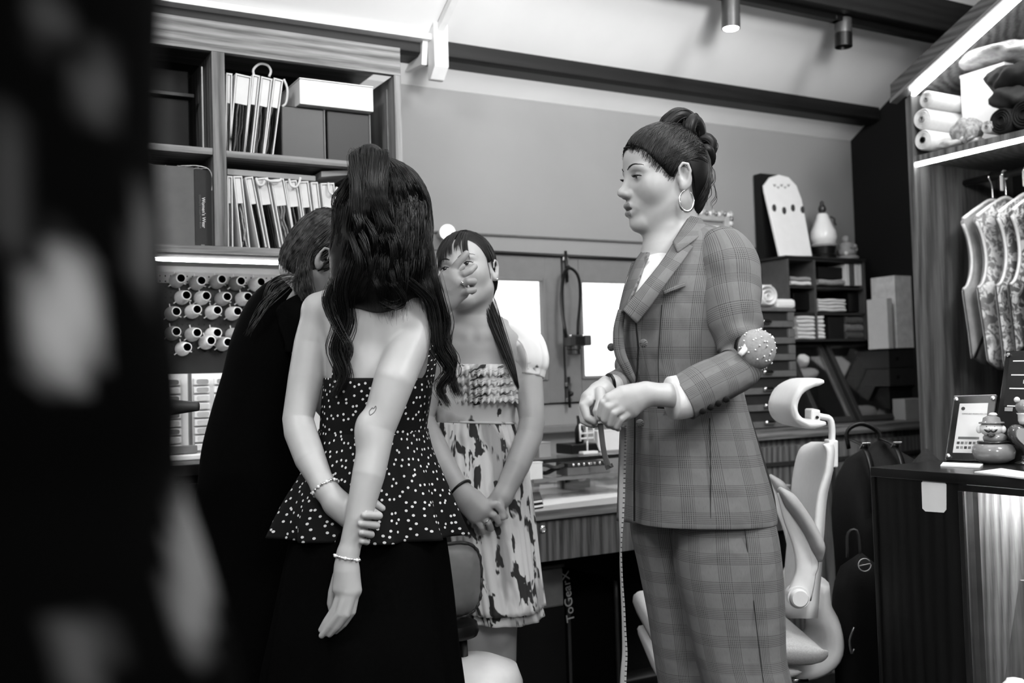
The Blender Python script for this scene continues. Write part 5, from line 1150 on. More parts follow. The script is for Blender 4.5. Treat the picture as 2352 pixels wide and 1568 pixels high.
# ================================================================== implicit bodies
def cone_d(p, a, b, ra, rb):
    ba = b-a; pa = p-a; t = np.clip(pa@ba/(ba@ba+1e-12), 0, 1)
    return np.linalg.norm(pa-t[:, None]*ba, axis=1)-(ra+(rb-ra)*t)
def ell_d(p, c, Mx, r):
    q = (p-c)@Mx.T; k0 = np.linalg.norm(q/r, axis=1); k1 = np.linalg.norm(q/(r*r), axis=1)+1e-9
    return k0*(k0-1)/k1
def smin(a, b, k): h = np.maximum(k-np.abs(a-b), 0)/k; return np.minimum(a, b)-h*h*k*.25
def smax(a, b, k): return -smin(-a, -b, k)
class Body:
    def __init__(s): s.ops = []; s.lo = np.full(3, 1e9); s.hi = np.full(3, -1e9)
    def _bb(s, c, r): s.lo = np.minimum(s.lo, c-r); s.hi = np.maximum(s.hi, c+r)
    def cone(s, a, b, ra, rb, k=.01):
        a = np.asarray(a, float); b = np.asarray(b, float); s._bb(a, ra); s._bb(b, rb)
        s.ops.append(('u', lambda p: cone_d(p, a, b, ra, rb), k, (a+b)/2, np.linalg.norm(b-a)/2+max(ra, rb))); return s
    def limb(s, pts, rad, k=.02):
        pts = [np.asarray(q, float) for q in pts]
        for q, r in zip(pts, rad): s._bb(q, r)
        def fn(p):
            d = cone_d(p, pts[0], pts[1], rad[0], rad[1])
            for i in range(1, len(pts)-1): d = np.minimum(d, cone_d(p, pts[i], pts[i+1], rad[i], rad[i+1]))
            return d
        c = sum(pts)/len(pts); R_ = max(np.linalg.norm(q-c)+r for q, r in zip(pts, rad))
        s.ops.append(('u', fn, k, c, R_)); return s
    def ell(s, c, Mx, r, k=.01, op='u'):
        c = np.asarray(c, float); r = np.asarray(r, float); Mx = np.asarray(Mx, float)
        if op == 'u': s._bb(c, r.max())
        s.ops.append((op, lambda p: ell_d(p, c, Mx, r), k, c, r.max())); return s
    def cut(s, fn, k=.004): s.ops.append(('i', fn, k, None, 0)); return s
    def ev(s, p):
        d = np.full(len(p), 1.0)
        for op, fn, k, c, R_ in s.ops:
            if c is not None:
                m = np.linalg.norm(p-c, axis=1) < R_+k+.06
                if not m.any(): continue
                q = fn(p[m]); dm = d[m]
                d[m] = smin(dm, q, k) if op == 'u' else smax(dm, -q, k)
            else:
                q = fn(p); d = smax(d, q, k)
        return d
    def mesh(s, h, project=1):
        B4 = 4; lo = s.lo-.012; n = np.ceil((s.hi+.012-lo)/(h*B4)).astype(int)+1
        I = np.stack(np.meshgrid(*[np.arange(k) for k in n], indexing='ij'), -1).reshape(-1, 3)
        dc = s.ev(lo+(I+.5-.5/B4)*h*B4)
        act = np.abs(dc) < h*B4*1.7
        N = n*B4; D = np.repeat(np.repeat(np.repeat(dc.reshape(n).astype(np.float32), B4, 0), B4, 1), B4, 2)
        A = I[act]; o4 = np.stack(np.meshgrid(*[np.arange(B4)]*3, indexing='ij'), -1).reshape(-1, 3)
        J = (A[:, None, :]*B4+o4[None]).reshape(-1, 3)
        for q in range(0, len(J), 400000):
            jj = J[q:q+400000]; D[jj[:, 0], jj[:, 1], jj[:, 2]] = s.ev(lo+jj*h)
        S = D < 0
        cnt = np.zeros((N[0]-1, N[1]-1, N[2]-1), np.int8)
        for a in (0, 1):
            for b in (0, 1):
                for c in (0, 1): cnt += S[a:N[0]-1+a, b:N[1]-1+b, c:N[2]-1+c]
        cells = np.argwhere((cnt > 0) & (cnt < 8)); flat = (cells[:, 0]*N[1]+cells[:, 1])*N[2]+cells[:, 2]
        acc = np.zeros((len(cells), 3)); num = np.zeros(len(cells))
        crn = [(a, b, c) for a in (0, 1) for b in (0, 1) for c in (0, 1)]
        for a in crn:
            for ax in range(3):
                if a[ax]: continue
                b = list(a); b[ax] = 1
                da = D[cells[:, 0]+a[0], cells[:, 1]+a[1], cells[:, 2]+a[2]].astype(float); db = D[cells[:, 0]+b[0], cells[:, 1]+b[1], cells[:, 2]+b[2]].astype(float)
                m = (da < 0) != (db < 0); t = np.where(m, da/np.where(m, da-db, 1), 0)
                pt = np.array(a, float)+t[:, None]*(np.array(b)-np.array(a)); acc[m] += pt[m]; num[m] += 1
        V = lo+(cells+acc/num[:, None])*h
        Q = []
        for ax in range(3):
            sl0 = [slice(1, N[i]-1) for i in range(3)]; sl1 = list(sl0); sl0[ax] = slice(0, N[ax]-1); sl1[ax] = slice(1, N[ax])
            ch = S[tuple(sl0)] != S[tuple(sl1)]; E_ = np.argwhere(ch)
            off = np.ones(3, int); off[ax] = 0; E_ = E_+off
            ins = S[E_[:, 0], E_[:, 1], E_[:, 2]]
            u, v = (ax+1) % 3, (ax+2) % 3; quad = []
            for du, dv in ((1, 1), (0, 1), (0, 0), (1, 0)):
                C = E_.copy(); C[:, u] -= du; C[:, v] -= dv
                quad.append(np.searchsorted(flat, (C[:, 0]*N[1]+C[:, 1])*N[2]+C[:, 2]))
            q = np.stack(quad, 1); q[~ins] = q[~ins][:, ::-1]; Q.append(q)
        Q = np.vstack(Q)
        for _ in range(project):
            e = h*.4; d0 = s.ev(V); g = np.stack([(s.ev(V+np.eye(3)[i]*e)-d0)/e for i in range(3)], 1)
            st = d0[:, None]*g/(np.sum(g*g, 1)[:, None]+.05); V = V-np.clip(st, -h*.7, h*.7)
        return V, Q
def fastmesh(name, V, Q, mats, off=(0, 0, 0), mi=None):
    me = bpy.data.meshes.new(name); V = (V-np.asarray(off)).astype(np.float32); n = Q.shape[1]
    me.vertices.add(len(V)); me.vertices.foreach_set('co', V.ravel())
    me.loops.add(Q.size); me.loops.foreach_set('vertex_index', Q.astype(np.int32).ravel())
    me.polygons.add(len(Q)); me.polygons.foreach_set('loop_start', (np.arange(len(Q))*n).astype(np.int32)); me.polygons.foreach_set('loop_total', np.full(len(Q), n, np.int32))
    for m in (mats if isinstance(mats, (list, tuple)) else [mats]): me.materials.append(m)
    if mi is not None: me.polygons.foreach_set('material_index', mi.astype(np.int32))
    me.polygons.foreach_set('use_smooth', np.ones(len(Q), bool))
    me.update(calc_edges=True); me.validate(); return me
def sdf_obj(name, body, h, mats, parent, mifn=None, project=1):
    V, Q = body.mesh(h, project); off = ORIG.get(parent.name, np.zeros(3)) if parent is not None else np.zeros(3)
    mi = mifn(V[Q].mean(1)) if mifn is not None else None
    o = bpy.data.objects.new(name, fastmesh(name, V, Q, mats, off, mi)); col.objects.link(o); o.parent = parent; ORIG[o.name] = off
    return o
# ------------------------------------------------------------------ materials for people
def skin(name, v, var=.06):
    t = NT(name); nz = t.n('TexNoise', {'Vector': t.coord(), 'Scale': 14.0, 'Detail': 3.0}).outputs[0]
    fine = t.n('TexNoise', {'Vector': t.coord(), 'Scale': 420.0, 'Detail': 2.0}).outputs[0]
    a = lin(v); return t.finish(t.ramp(nz, [(.3, a*(1-var)), (.7, a*(1+var))]), .42, .35, 0, fine, .10, .0006)
SKIN = skin('fair skin', 170); SKIN2 = skin('skin', 168); LIP = skin('lips', 122); SKIN3 = skin('mid skin', 150)
def hairmat(name, v, l, ro=.45, sp=.25):
    t = NT(name); uv = t.coord('UV', (1, 1, 1)); nz = t.n('TexNoise', {'Vector': t.coord('Object', (1, 1, 1)), 'Scale': 60.0, 'Detail': 4.0}).outputs[0]
    return t.finish(t.ramp(nz, [(.35, lin(v)), (.75, lin(l))]), ro, sp, 0)
HAIR = hairmat('black hair', 5, 14); HAIRS = hairmat('black hair strands', 5, 13, .36, .42); HAIRB = hairmat('ash brown hair', 24, 84); NAIL = plain('pale nails', 205, .25, .5)
EYEW = plain('eye white', 190, .2, .5, bs=0); EYED = plain('dark iris', 10, .1, .6, bs=0); LASH = plain('lashes and brows', 30, .8)
# ------------------------------------------------------------------ head
def frame(F, U):
    F = unit(F); L = unit(np.cross(U, F)); U = np.cross(F, L); return np.stack([F, L, U])
def head(b, O, M, s=1.0, ears=(1, -1), open_mouth=True):
    """add a head to body b; O eye-level centre, M rows forward,left,up; s scale"""
    w = lambda f, l, u: O+(V3(f, l, u)*s)@M
    I = M; e = lambda c, r, k=.012, op='u', m=None: b.ell(w(*c), I if m is None else m, np.array(r)*s, k*s, op)
    e((.000, 0, .020), (.082, .072, .086), .02)
    e((.026, 0, -.030), (.054, .055, .076), .03)
    e((.032, 0, .040), (.052, .056, .048), .03)
    for sd in (1, -1):
        b.cone(w(-.002, .047*sd, -.050), w(.052, .016*sd, -.092), .018*s, .016*s, .02*s)
        e((.046, .038*sd, -.022), (.026, .024, .027), .02)
        e((.069, .026*sd, .015), (.012, .024, .007), .014)
    e((.066, 0, -.092), (.016, .018, .015), .018)
    e((.072, 0, -.058), (.016, .026, .020), .016)
    for sd in (1, -1): e((.094, .031*sd, -.002), (.020, .016, .012), .014, 'd')
    for sd in (1, -1): e((.066, .031*sd, -.001), (.0140, .0150, .0105), .005)
    b.cone(w(.076, 0, .012), w(.094, 0, -.026), .0075*s, .0085*s, .012*s)
    e((.0985, 0, -.030), (.0095, .010, .0085), .008)
    for sd in (1, -1): e((.087, .0105*sd, -.034), (.0095, .0075, .0075), .006)
    for sd in (1, -1): e((.091, .006*sd, -.0415), (.004, .003, .004), .004, 'd')
    b.limb([w(.074, .023, -.062), w(.0865, .010, -.0555), w(.089, 0, -.0575), w(.0865, -.010, -.0555), w(.074, -.023, -.062)], np.array([.002, .0055, .005, .0055, .002])*s, .006*s)
    b.limb([w(.073, .021, -.064), w(.084, .008, -.0715), w(.084, -.008, -.0715), w(.073, -.021, -.064)], np.array([.002, .0062, .0062, .002])*s, .006*s)
    if open_mouth: e((.093, 0, -.0635), (.016, .019, .0030), .003, 'd')
    for sd in ears:
        Me = np.stack([unit(I[0]*math.cos(.2)+I[2]*math.sin(.2)*-1+I[1]*sd*-.35), I[1], I[2]]); Me = frame(Me[0], I[2]*math.cos(.2)-I[0]*.25)
        e((-.007, .074*sd, -.006), (.0145, .006, .0255), .006, 'u', Me)
        e((-.003, .081*sd, -.003), (.0085, .0070, .0165), .003, 'd', Me)
        e((-.005, .074*sd, -.027), (.0075, .006, .009), .006)
        b.limb([w(.006, .079*sd, -.004), w(.006, .080*sd, .010), w(-.001, .082*sd, .019), w(-.011, .083*sd, .017), w(-.016, .083*sd, .004), w(-.014, .081*sd, -.012), w(-.008, .079*sd, -.024)], np.array([.0018, .0026, .0030, .0032, .0030, .0026, .0022])*s, .0035*s)
    return w
def drape(pts, body, off):
    p = np.asarray(pts, float).reshape(-1, 3).copy(); e = .0008
    for _ in range(3):
        d0 = body.ev(p); g = np.stack([(body.ev(p+np.eye(3)[i]*e)-d0)/e for i in range(3)], 1)
        p -= np.clip((d0-off)[:, None]*g/(np.sum(g*g, 1)[:, None]+.02), -.03, .03)
    return p.reshape(np.shape(pts))
LIPU = np.array([(.074, .023, -.062), (.0865, .010, -.0555), (.089, 0, -.0575), (.0865, -.010, -.0555), (.074, -.023, -.062)])
LIPD = np.array([(.073, .021, -.064), (.084, .008, -.0715), (.084, -.008, -.0715), (.073, -.021, -.064)])
def lipmask(O, M, s):
    def fn(C):
        q = ((C-O)@M.T)/s; near = np.all(np.abs(q-V3(.08, 0, -.063)) < .03, axis=1); out = np.zeros(len(C), int); p = q[near]; d = np.full(len(p), 1.0)
        for L, r in ((LIPU, (.0018, .0056, .005, .0056, .0018)), (LIPD, (.0018, .0062, .0062, .0018))):
            for i in range(len(L)-1): d = np.minimum(d, cone_d(p, L[i], L[i+1], r[i], r[i+1]))
        out[near] = d < .0006; return out
    return fn
def face_bits(parent, O, M, s, open_=(.5, .5), look=(0, 0), body=None):
    w = lambda f, l, u: O+(V3(f, l, u)*s)@M
    for sd, op in ((1, open_[0]), (-1, open_[1])):
        n = 16; t_ = np.linspace(-1, 1, n); R_ = []
        # almond eye opening laid on the lid
        def lidpt(x, z): 
            l_ = .031+x*.0145; f_ = .066+.0140*math.sqrt(max(0, 1-(x*.0145/.0152)**2-(z/.0108)**2)); return w(f_+.0006, sd*l_, -.001+z)
        up = [lidpt(x, .0052*op*(1-x*x)**.7-.001+.001*x) for x in t_]; dn = [lidpt(x, -.0036*op*(1-x*x)**.8-.001+.001*x) for x in t_]
        ey = MB().grid([up, [(a+b_)/2+M[0]*.0006*s for a, b_ in zip(up, dn)], dn]).build('eye', EYEW, parent, smooth=True)
        cI = lidpt(look[0]*sd, .0002)
        MB().lathe([(.0001, .0012), (.0036, .0011), (.0056*op+.0006, .0003)], cI, M[0], 14).build('iris', EYED, ey, smooth=True)
        MB().tube([q+M[0]*.0008*s for q in up], np.concatenate([np.linspace(.0008, .0017, 8), np.linspace(.0017, .0012, 8)])*s, 5).build('upper_lashes', LASH, ey, smooth=True)
        m = MB()
        for i in range(2, n, 1):
            q = up[i]; m.tube([q, q+(M[0]*.005+M[2]*.0005+M[1]*sd*.002*(i/n))*s, q+(M[0]*.0085+M[2]*.003+M[1]*sd*.004*(i/n))*s], [.0004, .00035, .0001], 4)
        o = m.build('lash_hairs', LASH, ey); o['kind'] = 'stuff'
        br = crom([w(.0835, sd*.010, .017), w(.0845, sd*.020, .0215), w(.0795, sd*.034, .0235), w(.068, sd*.048, .017)], 14)
        if body is not None: br = drape(br, body, .0004)
        MB().tube(br, np.concatenate([np.linspace(.0010, .0019, 5), np.linspace(.0019, .0005, 9)])*s, 6, flat=.35, up=M[2]).build('eyebrow', LASH, parent, smooth=True)
def hand_fingers(b, fingers, k=.0028, s=.88):
    for pts, rad in fingers: b.limb([np.asarray(p_, float) for p_ in pts], [r*s for r in rad], k)
def strands(paths, r0, n=16, sides=5, wob=.0, seed=0, taper=(.25, 1, .12)):
    rr = np.random.default_rng(seed); m = MB()
    for pth in paths:
        c = crom(pth, n)
        if wob: c = c+np.cumsum(rr.normal(0, wob/n, c.shape), 0)
        t_ = np.linspace(0, 1, n); ra = r0*np.interp(t_, [0, .5, 1], taper)*rr.uniform(.7, 1.3)
        m.tube(c, ra, sides)
    return m
def jit(path, amt, rr): 
    o_ = rr.normal(0, 1, 3)*amt; return [np.asarray(q)+o_*(.4+.6*i/len(path))+rr.normal(0, amt*.25, 3) for i, q in enumerate(path)]
# cloth lofts in picture columns: rows of (y, x_left, x_right, depth_centre, half_depth)
def px_loft(rows, n=48, m=40, e=.8, fold=None, cap=True, resample=True):
    """rows: (y, xl, xr, d, hd). closed rings around a vertical body; returns MB"""
    Rr = crom(rows, m) if resample else np.array(rows, float); R_ = []; an = np.linspace(0, 2*np.pi, n, endpoint=False)
    cs = np.sign(np.cos(an))*np.abs(np.cos(an))**e; sn = np.sign(np.sin(an))*np.abs(np.sin(an))**e
    fwd = unit(V3(CF[0], CF[1], 0))
    for i, (y, xl, xr, d, hd) in enumerate(Rr):
        a = P(xl, y, d); b = P(xr, y, d); c = (a+b)/2; hv = (b-a)/2; k = 1.0
        if fold is not None: k = 1+fold(an, i/(len(Rr)-1))
        R_.append(c+(cs*k)[:, None]*hv-(sn*hd*k)[:, None]*fwd)
    return MB().rings(R_, cap)
def px_tube(path, n=28, m=40, fold=None, squash=1.0):
    """path rows: (x, y, r_px, d): tube through picture points at own depth, radius in px"""
    q = crom(path, m); pts = np.array([P(x, y, d) for x, y, r, d in q]); rad = np.array([r*d/FPX for x, y, r, d in q])
    t_ = np.gradient(pts, axis=0); t_ /= np.linalg.norm(t_, axis=1)[:, None]; a = -CF; R_ = []; an = np.linspace(0, 2*np.pi, n, endpoint=False)
    for i in range(m):
        a = unit(a-t_[i]*(a@t_[i])); b = np.cross(t_[i], a); k = 1.0 if fold is None else 1+fold(an, i/(m-1))
        R_.append(pts[i]+(rad[i]*k*np.cos(an)*squash)[:, None]*a+(rad[i]*k*np.sin(an))[:, None]*b)
    return MB().rings(R_), pts, rad
def px_patch(left, right, n=16, m=24, bulge=.0, d=None):
    """sheet between two picture polylines [(x,y,d)...]"""
    A = crom(left, m); Bq = crom(right, m); G = []
    for i in range(m):
        row = []
        for s in np.linspace(0, 1, n):
            x, y, dd_ = A[i]*(1-s)+Bq[i]*s; row.append(P(x, y, dd_-bulge*math.sin(math.pi*s)))
        G.append(row)
    return MB().grid(G)
# ================================================================== WOMAN IN THE CHECK SUIT
ZS = 2.20
t = NT('grey glen check wool')
uvc = t.n('TexCoord').outputs['UV']; sp = t.n('SeparateXYZ', {0: uvc})
def stripe(c, per, band, fine, duty):
    f = t.math('FRACT', t.math('DIVIDE', c, per)); inb = t.math('LESS_THAN', f, band)
    l = t.math('LESS_THAN', t.math('FRACT', t.math('DIVIDE', c, fine)), duty); return t.math('MULTIPLY', inb, l), inb
lu, bu = stripe(sp.outputs[0], .056, .44, .0036, .48); lv, bv = stripe(sp.outputs[1], .056, .44, .0036, .48)
wu, _ = stripe(t.math('ADD', sp.outputs[0], -.004), .056, .03, 10., 1.0); wv_, _ = stripe(t.math('ADD', sp.outputs[1], -.004), .056, .03, 10., 1.0)
nz = t.n('TexNoise', {'Vector': t.coord('UV', (700, 90, 1)), 'Scale': 1.0, 'Detail': 2.0}).outputs[0]
val = t.math('SUBTRACT', 1.0, t.math('MULTIPLY', t.math('ADD', lu, lv), .40))
val = t.math('ADD', val, t.math('MULTIPLY', t.math('ADD', t.math('SUBTRACT', bu, lu), t.math('SUBTRACT', bv, lv)), .22))
val = t.math('ADD', val, t.math('MULTIPLY', t.math('MAXIMUM', wu, wv_), .16)); val = t.math('MULTIPLY', val, t.math('MULTIPLY_ADD', nz, .5, .75))
big = t.n('TexNoise', {'Vector': t.coord(), 'Scale': 9.0, 'Detail': 2.0, 'Distortion': .6}).outputs[0]
CHECK = t.finish(t.mix(val, lin(10), lin(114)), .85, .15, 0, big, .5, .02)
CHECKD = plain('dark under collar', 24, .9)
sw = thing('person', 'person in a grey check trouser suit holding a tape measure, hair in a bun', 'person', V3(*P(1600, 1400, ZS)[:2], 0))
# ---- body: head, neck, torso, arms, hands
Fs = unit(-CR*math.cos(math.radians(14))-CF*math.sin(math.radians(14))-CU*.03); Ms = frame(Fs, CU)
Os = P(1531, 411, ZS); hs = 1.04
b = Body(); w = head(b, Os, Ms, hs)
b.limb([w(-.018, 0, -.055), P(1546, 530, ZS), P(1562, 600, ZS+.01)], [.050, .047, .056], .03)
b.limb([w(.006, .0, -.075), P(1537, 560, ZS-.005)], [.030, .043], .03)
# chest and torso under the jacket
b.limb([P(1560, 600, ZS), P(1565, 720, ZS), P(1575, 860, ZS), P(1600, 1060, ZS)], [.07, .10, .09, .10], .04)
b.limb([P(1520, 600, ZS-.02), P(1490, 660, ZS-.03)], [.04, .05], .03)
W_ = lambda x, y, z: P(x, y, ZS-z)
# near (left) arm inside the sleeve to the wrist and hand
b.limb([W_(1625, 590, .05), W_(1672, 655, .10), W_(1700, 800, .15), W_(1690, 840, .165), W_(1625, 885, .195), W_(1555, 908, .213), W_(1490, 905, .225)], [.035, .040, .030, .030, .030, .0250, .0215], .02)
b.limb([W_(1490, 905, .225), W_(1455, 915, .23), W_(1420, 930, .235)], [.0215, .025, .024], .010)
b.limb([W_(1480, 893, .232), W_(1430, 905, .24), W_(1400, 917, .245)], [.013, .017, .013], .010)
b.limb([W_(1478, 918, .228), W_(1450, 940, .232), W_(1428, 955, .235)], [.013, .017, .013], .010)
mm = .001
hand_fingers(b, [([W_(1402, 918, .245), W_(1386, 925, .248), W_(1379, 952, .240), W_(1390, 968, .222)], [.0115, .0098, .0088, .0075]),
                 ([W_(1412, 927, .250), W_(1397, 935, .254), W_(1389, 962, .246), W_(1398, 976, .228)], [.0115, .0100, .0088, .0075]),
                 ([W_(1424, 940, .250), W_(1410, 948, .254), W_(1402, 972, .245), W_(1410, 980, .228)], [.0110, .0095, .0084, .0072]),
                 ([W_(1436, 952, .244), W_(1427, 961, .248), W_(1416, 979, .242), W_(1420, 984, .228)], [.0105, .0088, .0078, .0066]),
                 ([W_(1440, 905, .215), W_(1405, 930, .205), W_(1388, 950, .205), W_(1377, 960, .208)], [.012, .0105, .0092, .0075])])
# far (right) arm and hand
b.limb([W_(1500, 640, -.12), W_(1470, 830, -.12), W_(1440, 875, .02), W_(1400, 888, .12)], [.042, .036, .028, .0225], .02)
b.limb([W_(1400, 888, .12), W_(1378, 905, .14), W_(1360, 922, .155)], [.0225, .026, .023], .010)
b.limb([W_(1385, 892, .15), W_(1355, 915, .17), W_(1345, 928, .175)], [.016, .017, .013], .012)
hand_fingers(b, [([W_(1352, 922, .185), W_(1341, 931, .188), W_(1349, 958, .196), W_(1366, 968, .20)], [.0120, .0105, .0092, .0078]),
                 ([W_(1348, 928, .17), W_(1337, 940, .172), W_(1341, 966, .182), W_(1358, 974, .19)], [.0118, .0100, .0088, .0075]),
                 ([W_(1352, 934, .155), W_(1342, 950, .157), W_(1350, 972, .168), W_(1364, 976, .178)], [.0110, .0095, .0084, .0072]),
                 ([W_(1362, 940, .145), W_(1352, 958, .147), W_(1362, 974, .155), W_(1372, 975, .165)], [.0100, .0086, .0078, .0066]),
                 ([W_(1378, 900, .175), W_(1380, 922, .195), W_(1371, 944, .203), W_(1376, 958, .207)], [.0130, .0112, .0098, .0080])])
lipm = lipmask(Os, Ms, hs)
body_s = sdf_obj('body', b, .0026, [SKIN, LIP], sw, lipm)
face_bits(sw, Os, Ms, hs, (.62, .62), look=(.25, 0), body=b)
# ---- hair
hb = Body(); hw_ = lambda f, l, u: Os+(V3(f, l, u)*hs)@Ms
hb.ell(hw_(-.001, 0, .024), Ms, np.array([.086, .078, .091])*hs, .01)
hb.ell(hw_(.022, 0, .046), Ms, np.array([.060, .063, .050])*hs, .03)
hb.ell(hw_(-.032, 0, -.010), Ms, np.array([.052, .066, .064])*hs, .03)
hb.ell(hw_(-.042, 0, -.048), Ms, np.array([.028, .045, .034])*hs, .02)
fx = np.array([-.15, -.060, -.042, -.032, -.024, -.016, -.006, .004, .014, .022, .036, .050, .066, .076, .10])
ux = np.array([-.088, -.080, -.070, -.030, .000, .024, .028, .018, -.008, -.006, .010, .026, .047, .058, .075])
hb.cut(lambda p: np.interp(((p-Os)@Ms.T)[:, 0]/hs, fx, ux)*hs-((p-Os)@Ms.T)[:, 2], .006)
hair = sdf_obj('hair', hb, .003, HAIR, sw)
rr = np.random.default_rng(4); paths = []
for k in range(760):                     # swept-back strands from hairline to the knot
    sd = rr.uniform(-1, 1); l0 = .074*sd
    f0 = np.interp(abs(sd), [0, .5, .8, 1], [.078, .066, .036, .012])+rr.normal(0, .004); u0 = np.interp(f0, fx, ux)+.002+rr.normal(0, .004)
    a = V3(f0, l0*.86, u0); e_ = V3(-.040+rr.normal(0, .012), l0*.25+rr.normal(0, .008), .106+rr.normal(0, .006)); c0 = V3(0, 0, .02)
    pl = []
    for q in np.linspace(0, 1, 6):
        p_ = a*(1-q)+e_*q; pl.append(c0+(p_-c0)/max(np.linalg.norm((p_-c0)/V3(.086, .078, .09)), .3))
    paths.append([hw_(*p_) for p_ in pl])
for k in range(420):                     # nape hair drawn up
    sd = rr.uniform(-1, 1); a = V3(-.036-.02*(1-abs(sd)), .058*sd, -.074+rr.normal(0, .006)); e_ = V3(-.068, .02*sd, .075+rr.normal(0, .012)); c0 = V3(-.02, 0, 0)
    paths.append([hw_(*(c0+(p_-c0)/max(np.linalg.norm((p_-c0)/V3(.075, .074, .09)), .3))) for p_ in [a*(1-q)+e_*q for q in np.linspace(0, 1, 6)]])
for k in range(320):                     # behind and over the ear
    a = V3(.014+rr.uniform(-.03, .03), .078*rr.choice([-1, 1]), .010+rr.uniform(0, .03)); e_ = V3(-.075, .03*np.sign(a[1]), .06+rr.normal(0, .02))
    paths.append([hw_(*(a*(1-q)+e_*q+V3(0, .010*math.sin(q*3.1)*np.sign(a[1]), .014*math.sin(q*3.1)))) for q in np.linspace(0, 1, 6)])
hc_ = Body(); hc_.ops = hb.ops[:-1]
paths = list(drape(np.array(paths), hc_, .0006)+rr.normal(0, .0008, (len(paths), 6, 3)))
strands(paths, .0009, 12, 4, .002, 1).build('hair_strands', HAIRS, hair, smooth=True)['kind'] = 'stuff'
# bun: thick coiled locks
def lock(pts, r, m=26, sides=9): return MB().tube(crom([hw_(*p_) for p_ in pts], m), np.interp(np.linspace(0, 1, m), [0, .15, .8, 1], [r*.5, r, r, r*.35])*hs, sides)
DU = V3(.016, 0, -.024)
locks = [([(-.030, 0, .108), (-.015, .012, .130), (-.035, .016, .150), (-.060, .008, .148), (-.072, 0, .124)], .018), ([(-.045, -.02, .105), (-.030, -.015, .135), (-.050, -.004, .156), (-.075, .004, .140), (-.078, .012, .112)], .017),
         ([(-.060, .02, .10), (-.055, .03, .125), (-.070, .02, .142), (-.088, .008, .120), (-.080, 0, .098)], .015), ([(-.075, 0, .100), (-.098, .010, .108), (-.112, .012, .094), (-.104, .008, .074), (-.086, .004, .078)], .013),
         ([(-.080, .02, .085), (-.100, .022, .080), (-.106, .014, .062), (-.092, .006, .052), (-.080, .006, .066)], .012), ([(-.085, 0, .07), (-.100, .004, .05), (-.096, .010, .030), (-.088, .012, .018)], .010),
         ([(-.075, -.02, .09), (-.095, -.025, .085), (-.102, -.018, .06), (-.088, -.01, .05)], .012)]
locks = [([tuple(V3(*q)+DU) for q in pts], r) for pts, r in locks]
MB().ball(hw_(-.040, 0, .108), .024, 16, 12).build('bun_core', HAIR, hair, smooth=True)
for pts, r in locks: lock(pts, r).build('bun_lock', HAIR, hair, smooth=True)
paths = []
for pts, r in locks:
    for k in range(26):
        o_ = rr.normal(0, 1, 3); o_ = o_/np.linalg.norm(o_)*r*1.02; paths.append([hw_(*(V3(*q)+o_)) for q in pts])
for k in range(9):                       # loose curls at the back of the neck
    z0 = rr.uniform(-.02, .05); f_ = -.078+rr.normal(0, .004); paths.append([hw_(f_, .02+rr.normal(0, .01), z0), hw_(f_-.014, .02, z0-.012), hw_(f_-.018, .018, z0-.034), hw_(f_-.008, .016, z0-.048), hw_(f_-.010, .014, z0-.058)])
for k in range(14): 
    f_ = .080+rr.normal(0, .003); paths.append([hw_(.07, rr.normal(0, .02), .064), hw_(f_, rr.normal(0, .02), .062+rr.normal(0, .005)), hw_(f_+.005, rr.normal(0, .02), .056+rr.normal(0, .006))])
strands(paths, .0009, 16, 4, .003, 2).build('bun_strands', HAIRS, hair, smooth=True)['kind'] = 'stuff'
# ---- earrings
for sd in (1, -1):
    c0 = hw_(-.006, .081*sd, -.036); ring = []
    for a in np.linspace(.35, 2*np.pi-.35, 34):
        a2 = a+math.pi/2+.25; ring.append(c0-Ms[2]*.021+(Ms[0]*math.cos(a2)*.016+Ms[2]*math.sin(a2)*.022)+Ms[1]*sd*.003)
    MB().tube(ring, np.interp(np.linspace(0, 1, 34), [0, .5, 1], [.0008, .0038, .0008]), 10).build('hoop_earring', CHROME, sw, smooth=True)
# ---- trousers
def legfold(an, t_): return .012*np.sin(an*2+6*t_)+.010*np.sin(an*5-9*t_)*t_
tr_ = px_loft([(1130, 1560, 1750, ZS-.02, .105), (1210, 1548, 1776, ZS-.04, .105), (1300, 1552, 1790, ZS-.05, .10), (1400, 1572, 1797, ZS-.05, .095), (1500, 1594, 1801, ZS-.05, .09), (1568, 1612, 1815, ZS-.05, .09), (1700, 1640, 1835, ZS-.04, .09), (1850, 1660, 1850, ZS-.03, .09), (1985, 1665, 1860, ZS-.03, .09)], 56, 60, .75, legfold).build('trousers', CHECK, sw, smooth=True)
px_loft([(1130, 1455, 1640, ZS+.06, .10), (1210, 1450, 1650, ZS+.07, .10), (1300, 1468, 1660, ZS+.08, .095), (1400, 1487, 1668, ZS+.08, .09), (1500, 1501, 1675, ZS+.08, .085), (1568, 1511, 1680, ZS+.08, .085), (1750, 1540, 1700, ZS+.08, .085), (1950, 1560, 1715, ZS+.08, .085)], 56, 50, .75, legfold).build('far_trouser_leg', CHECK, tr_, smooth=True)
MB().tube([P(1708+(y-1190)*.12, y, ZS-.147+.004*math.sin(y*.02)) for y in range(1192, 1568, 25)], .0011, 4).build('side_seam', CHECKD, tr_)
for x, d in ((1700, ZS-.03), (1580, ZS+.08)):
    q = P(x, 2030, d); g = V3(q[0], q[1], 0); fw_ = unit(V3(Fs[0], Fs[1], 0)); sd_ = np.cross((0, 0, 1), fw_)
    sh = MB().rings([g+fw_*f_+V3(0, 0, .035*k*.9+.001)+(np.cos(an_)*.038*k)[:, None]*sd_+(np.sin(an_)*.032*k)[:, None]*V3(0, 0, 1) for f_, k in ((-.08, .3), (-.06, .9), (0, 1), (.08, .95), (.14, .6), (.17, .2)) for an_ in [np.linspace(0, 2*np.pi, 18, endpoint=False)]])
    sh.build('shoe', BLACK, sw, smooth=True)
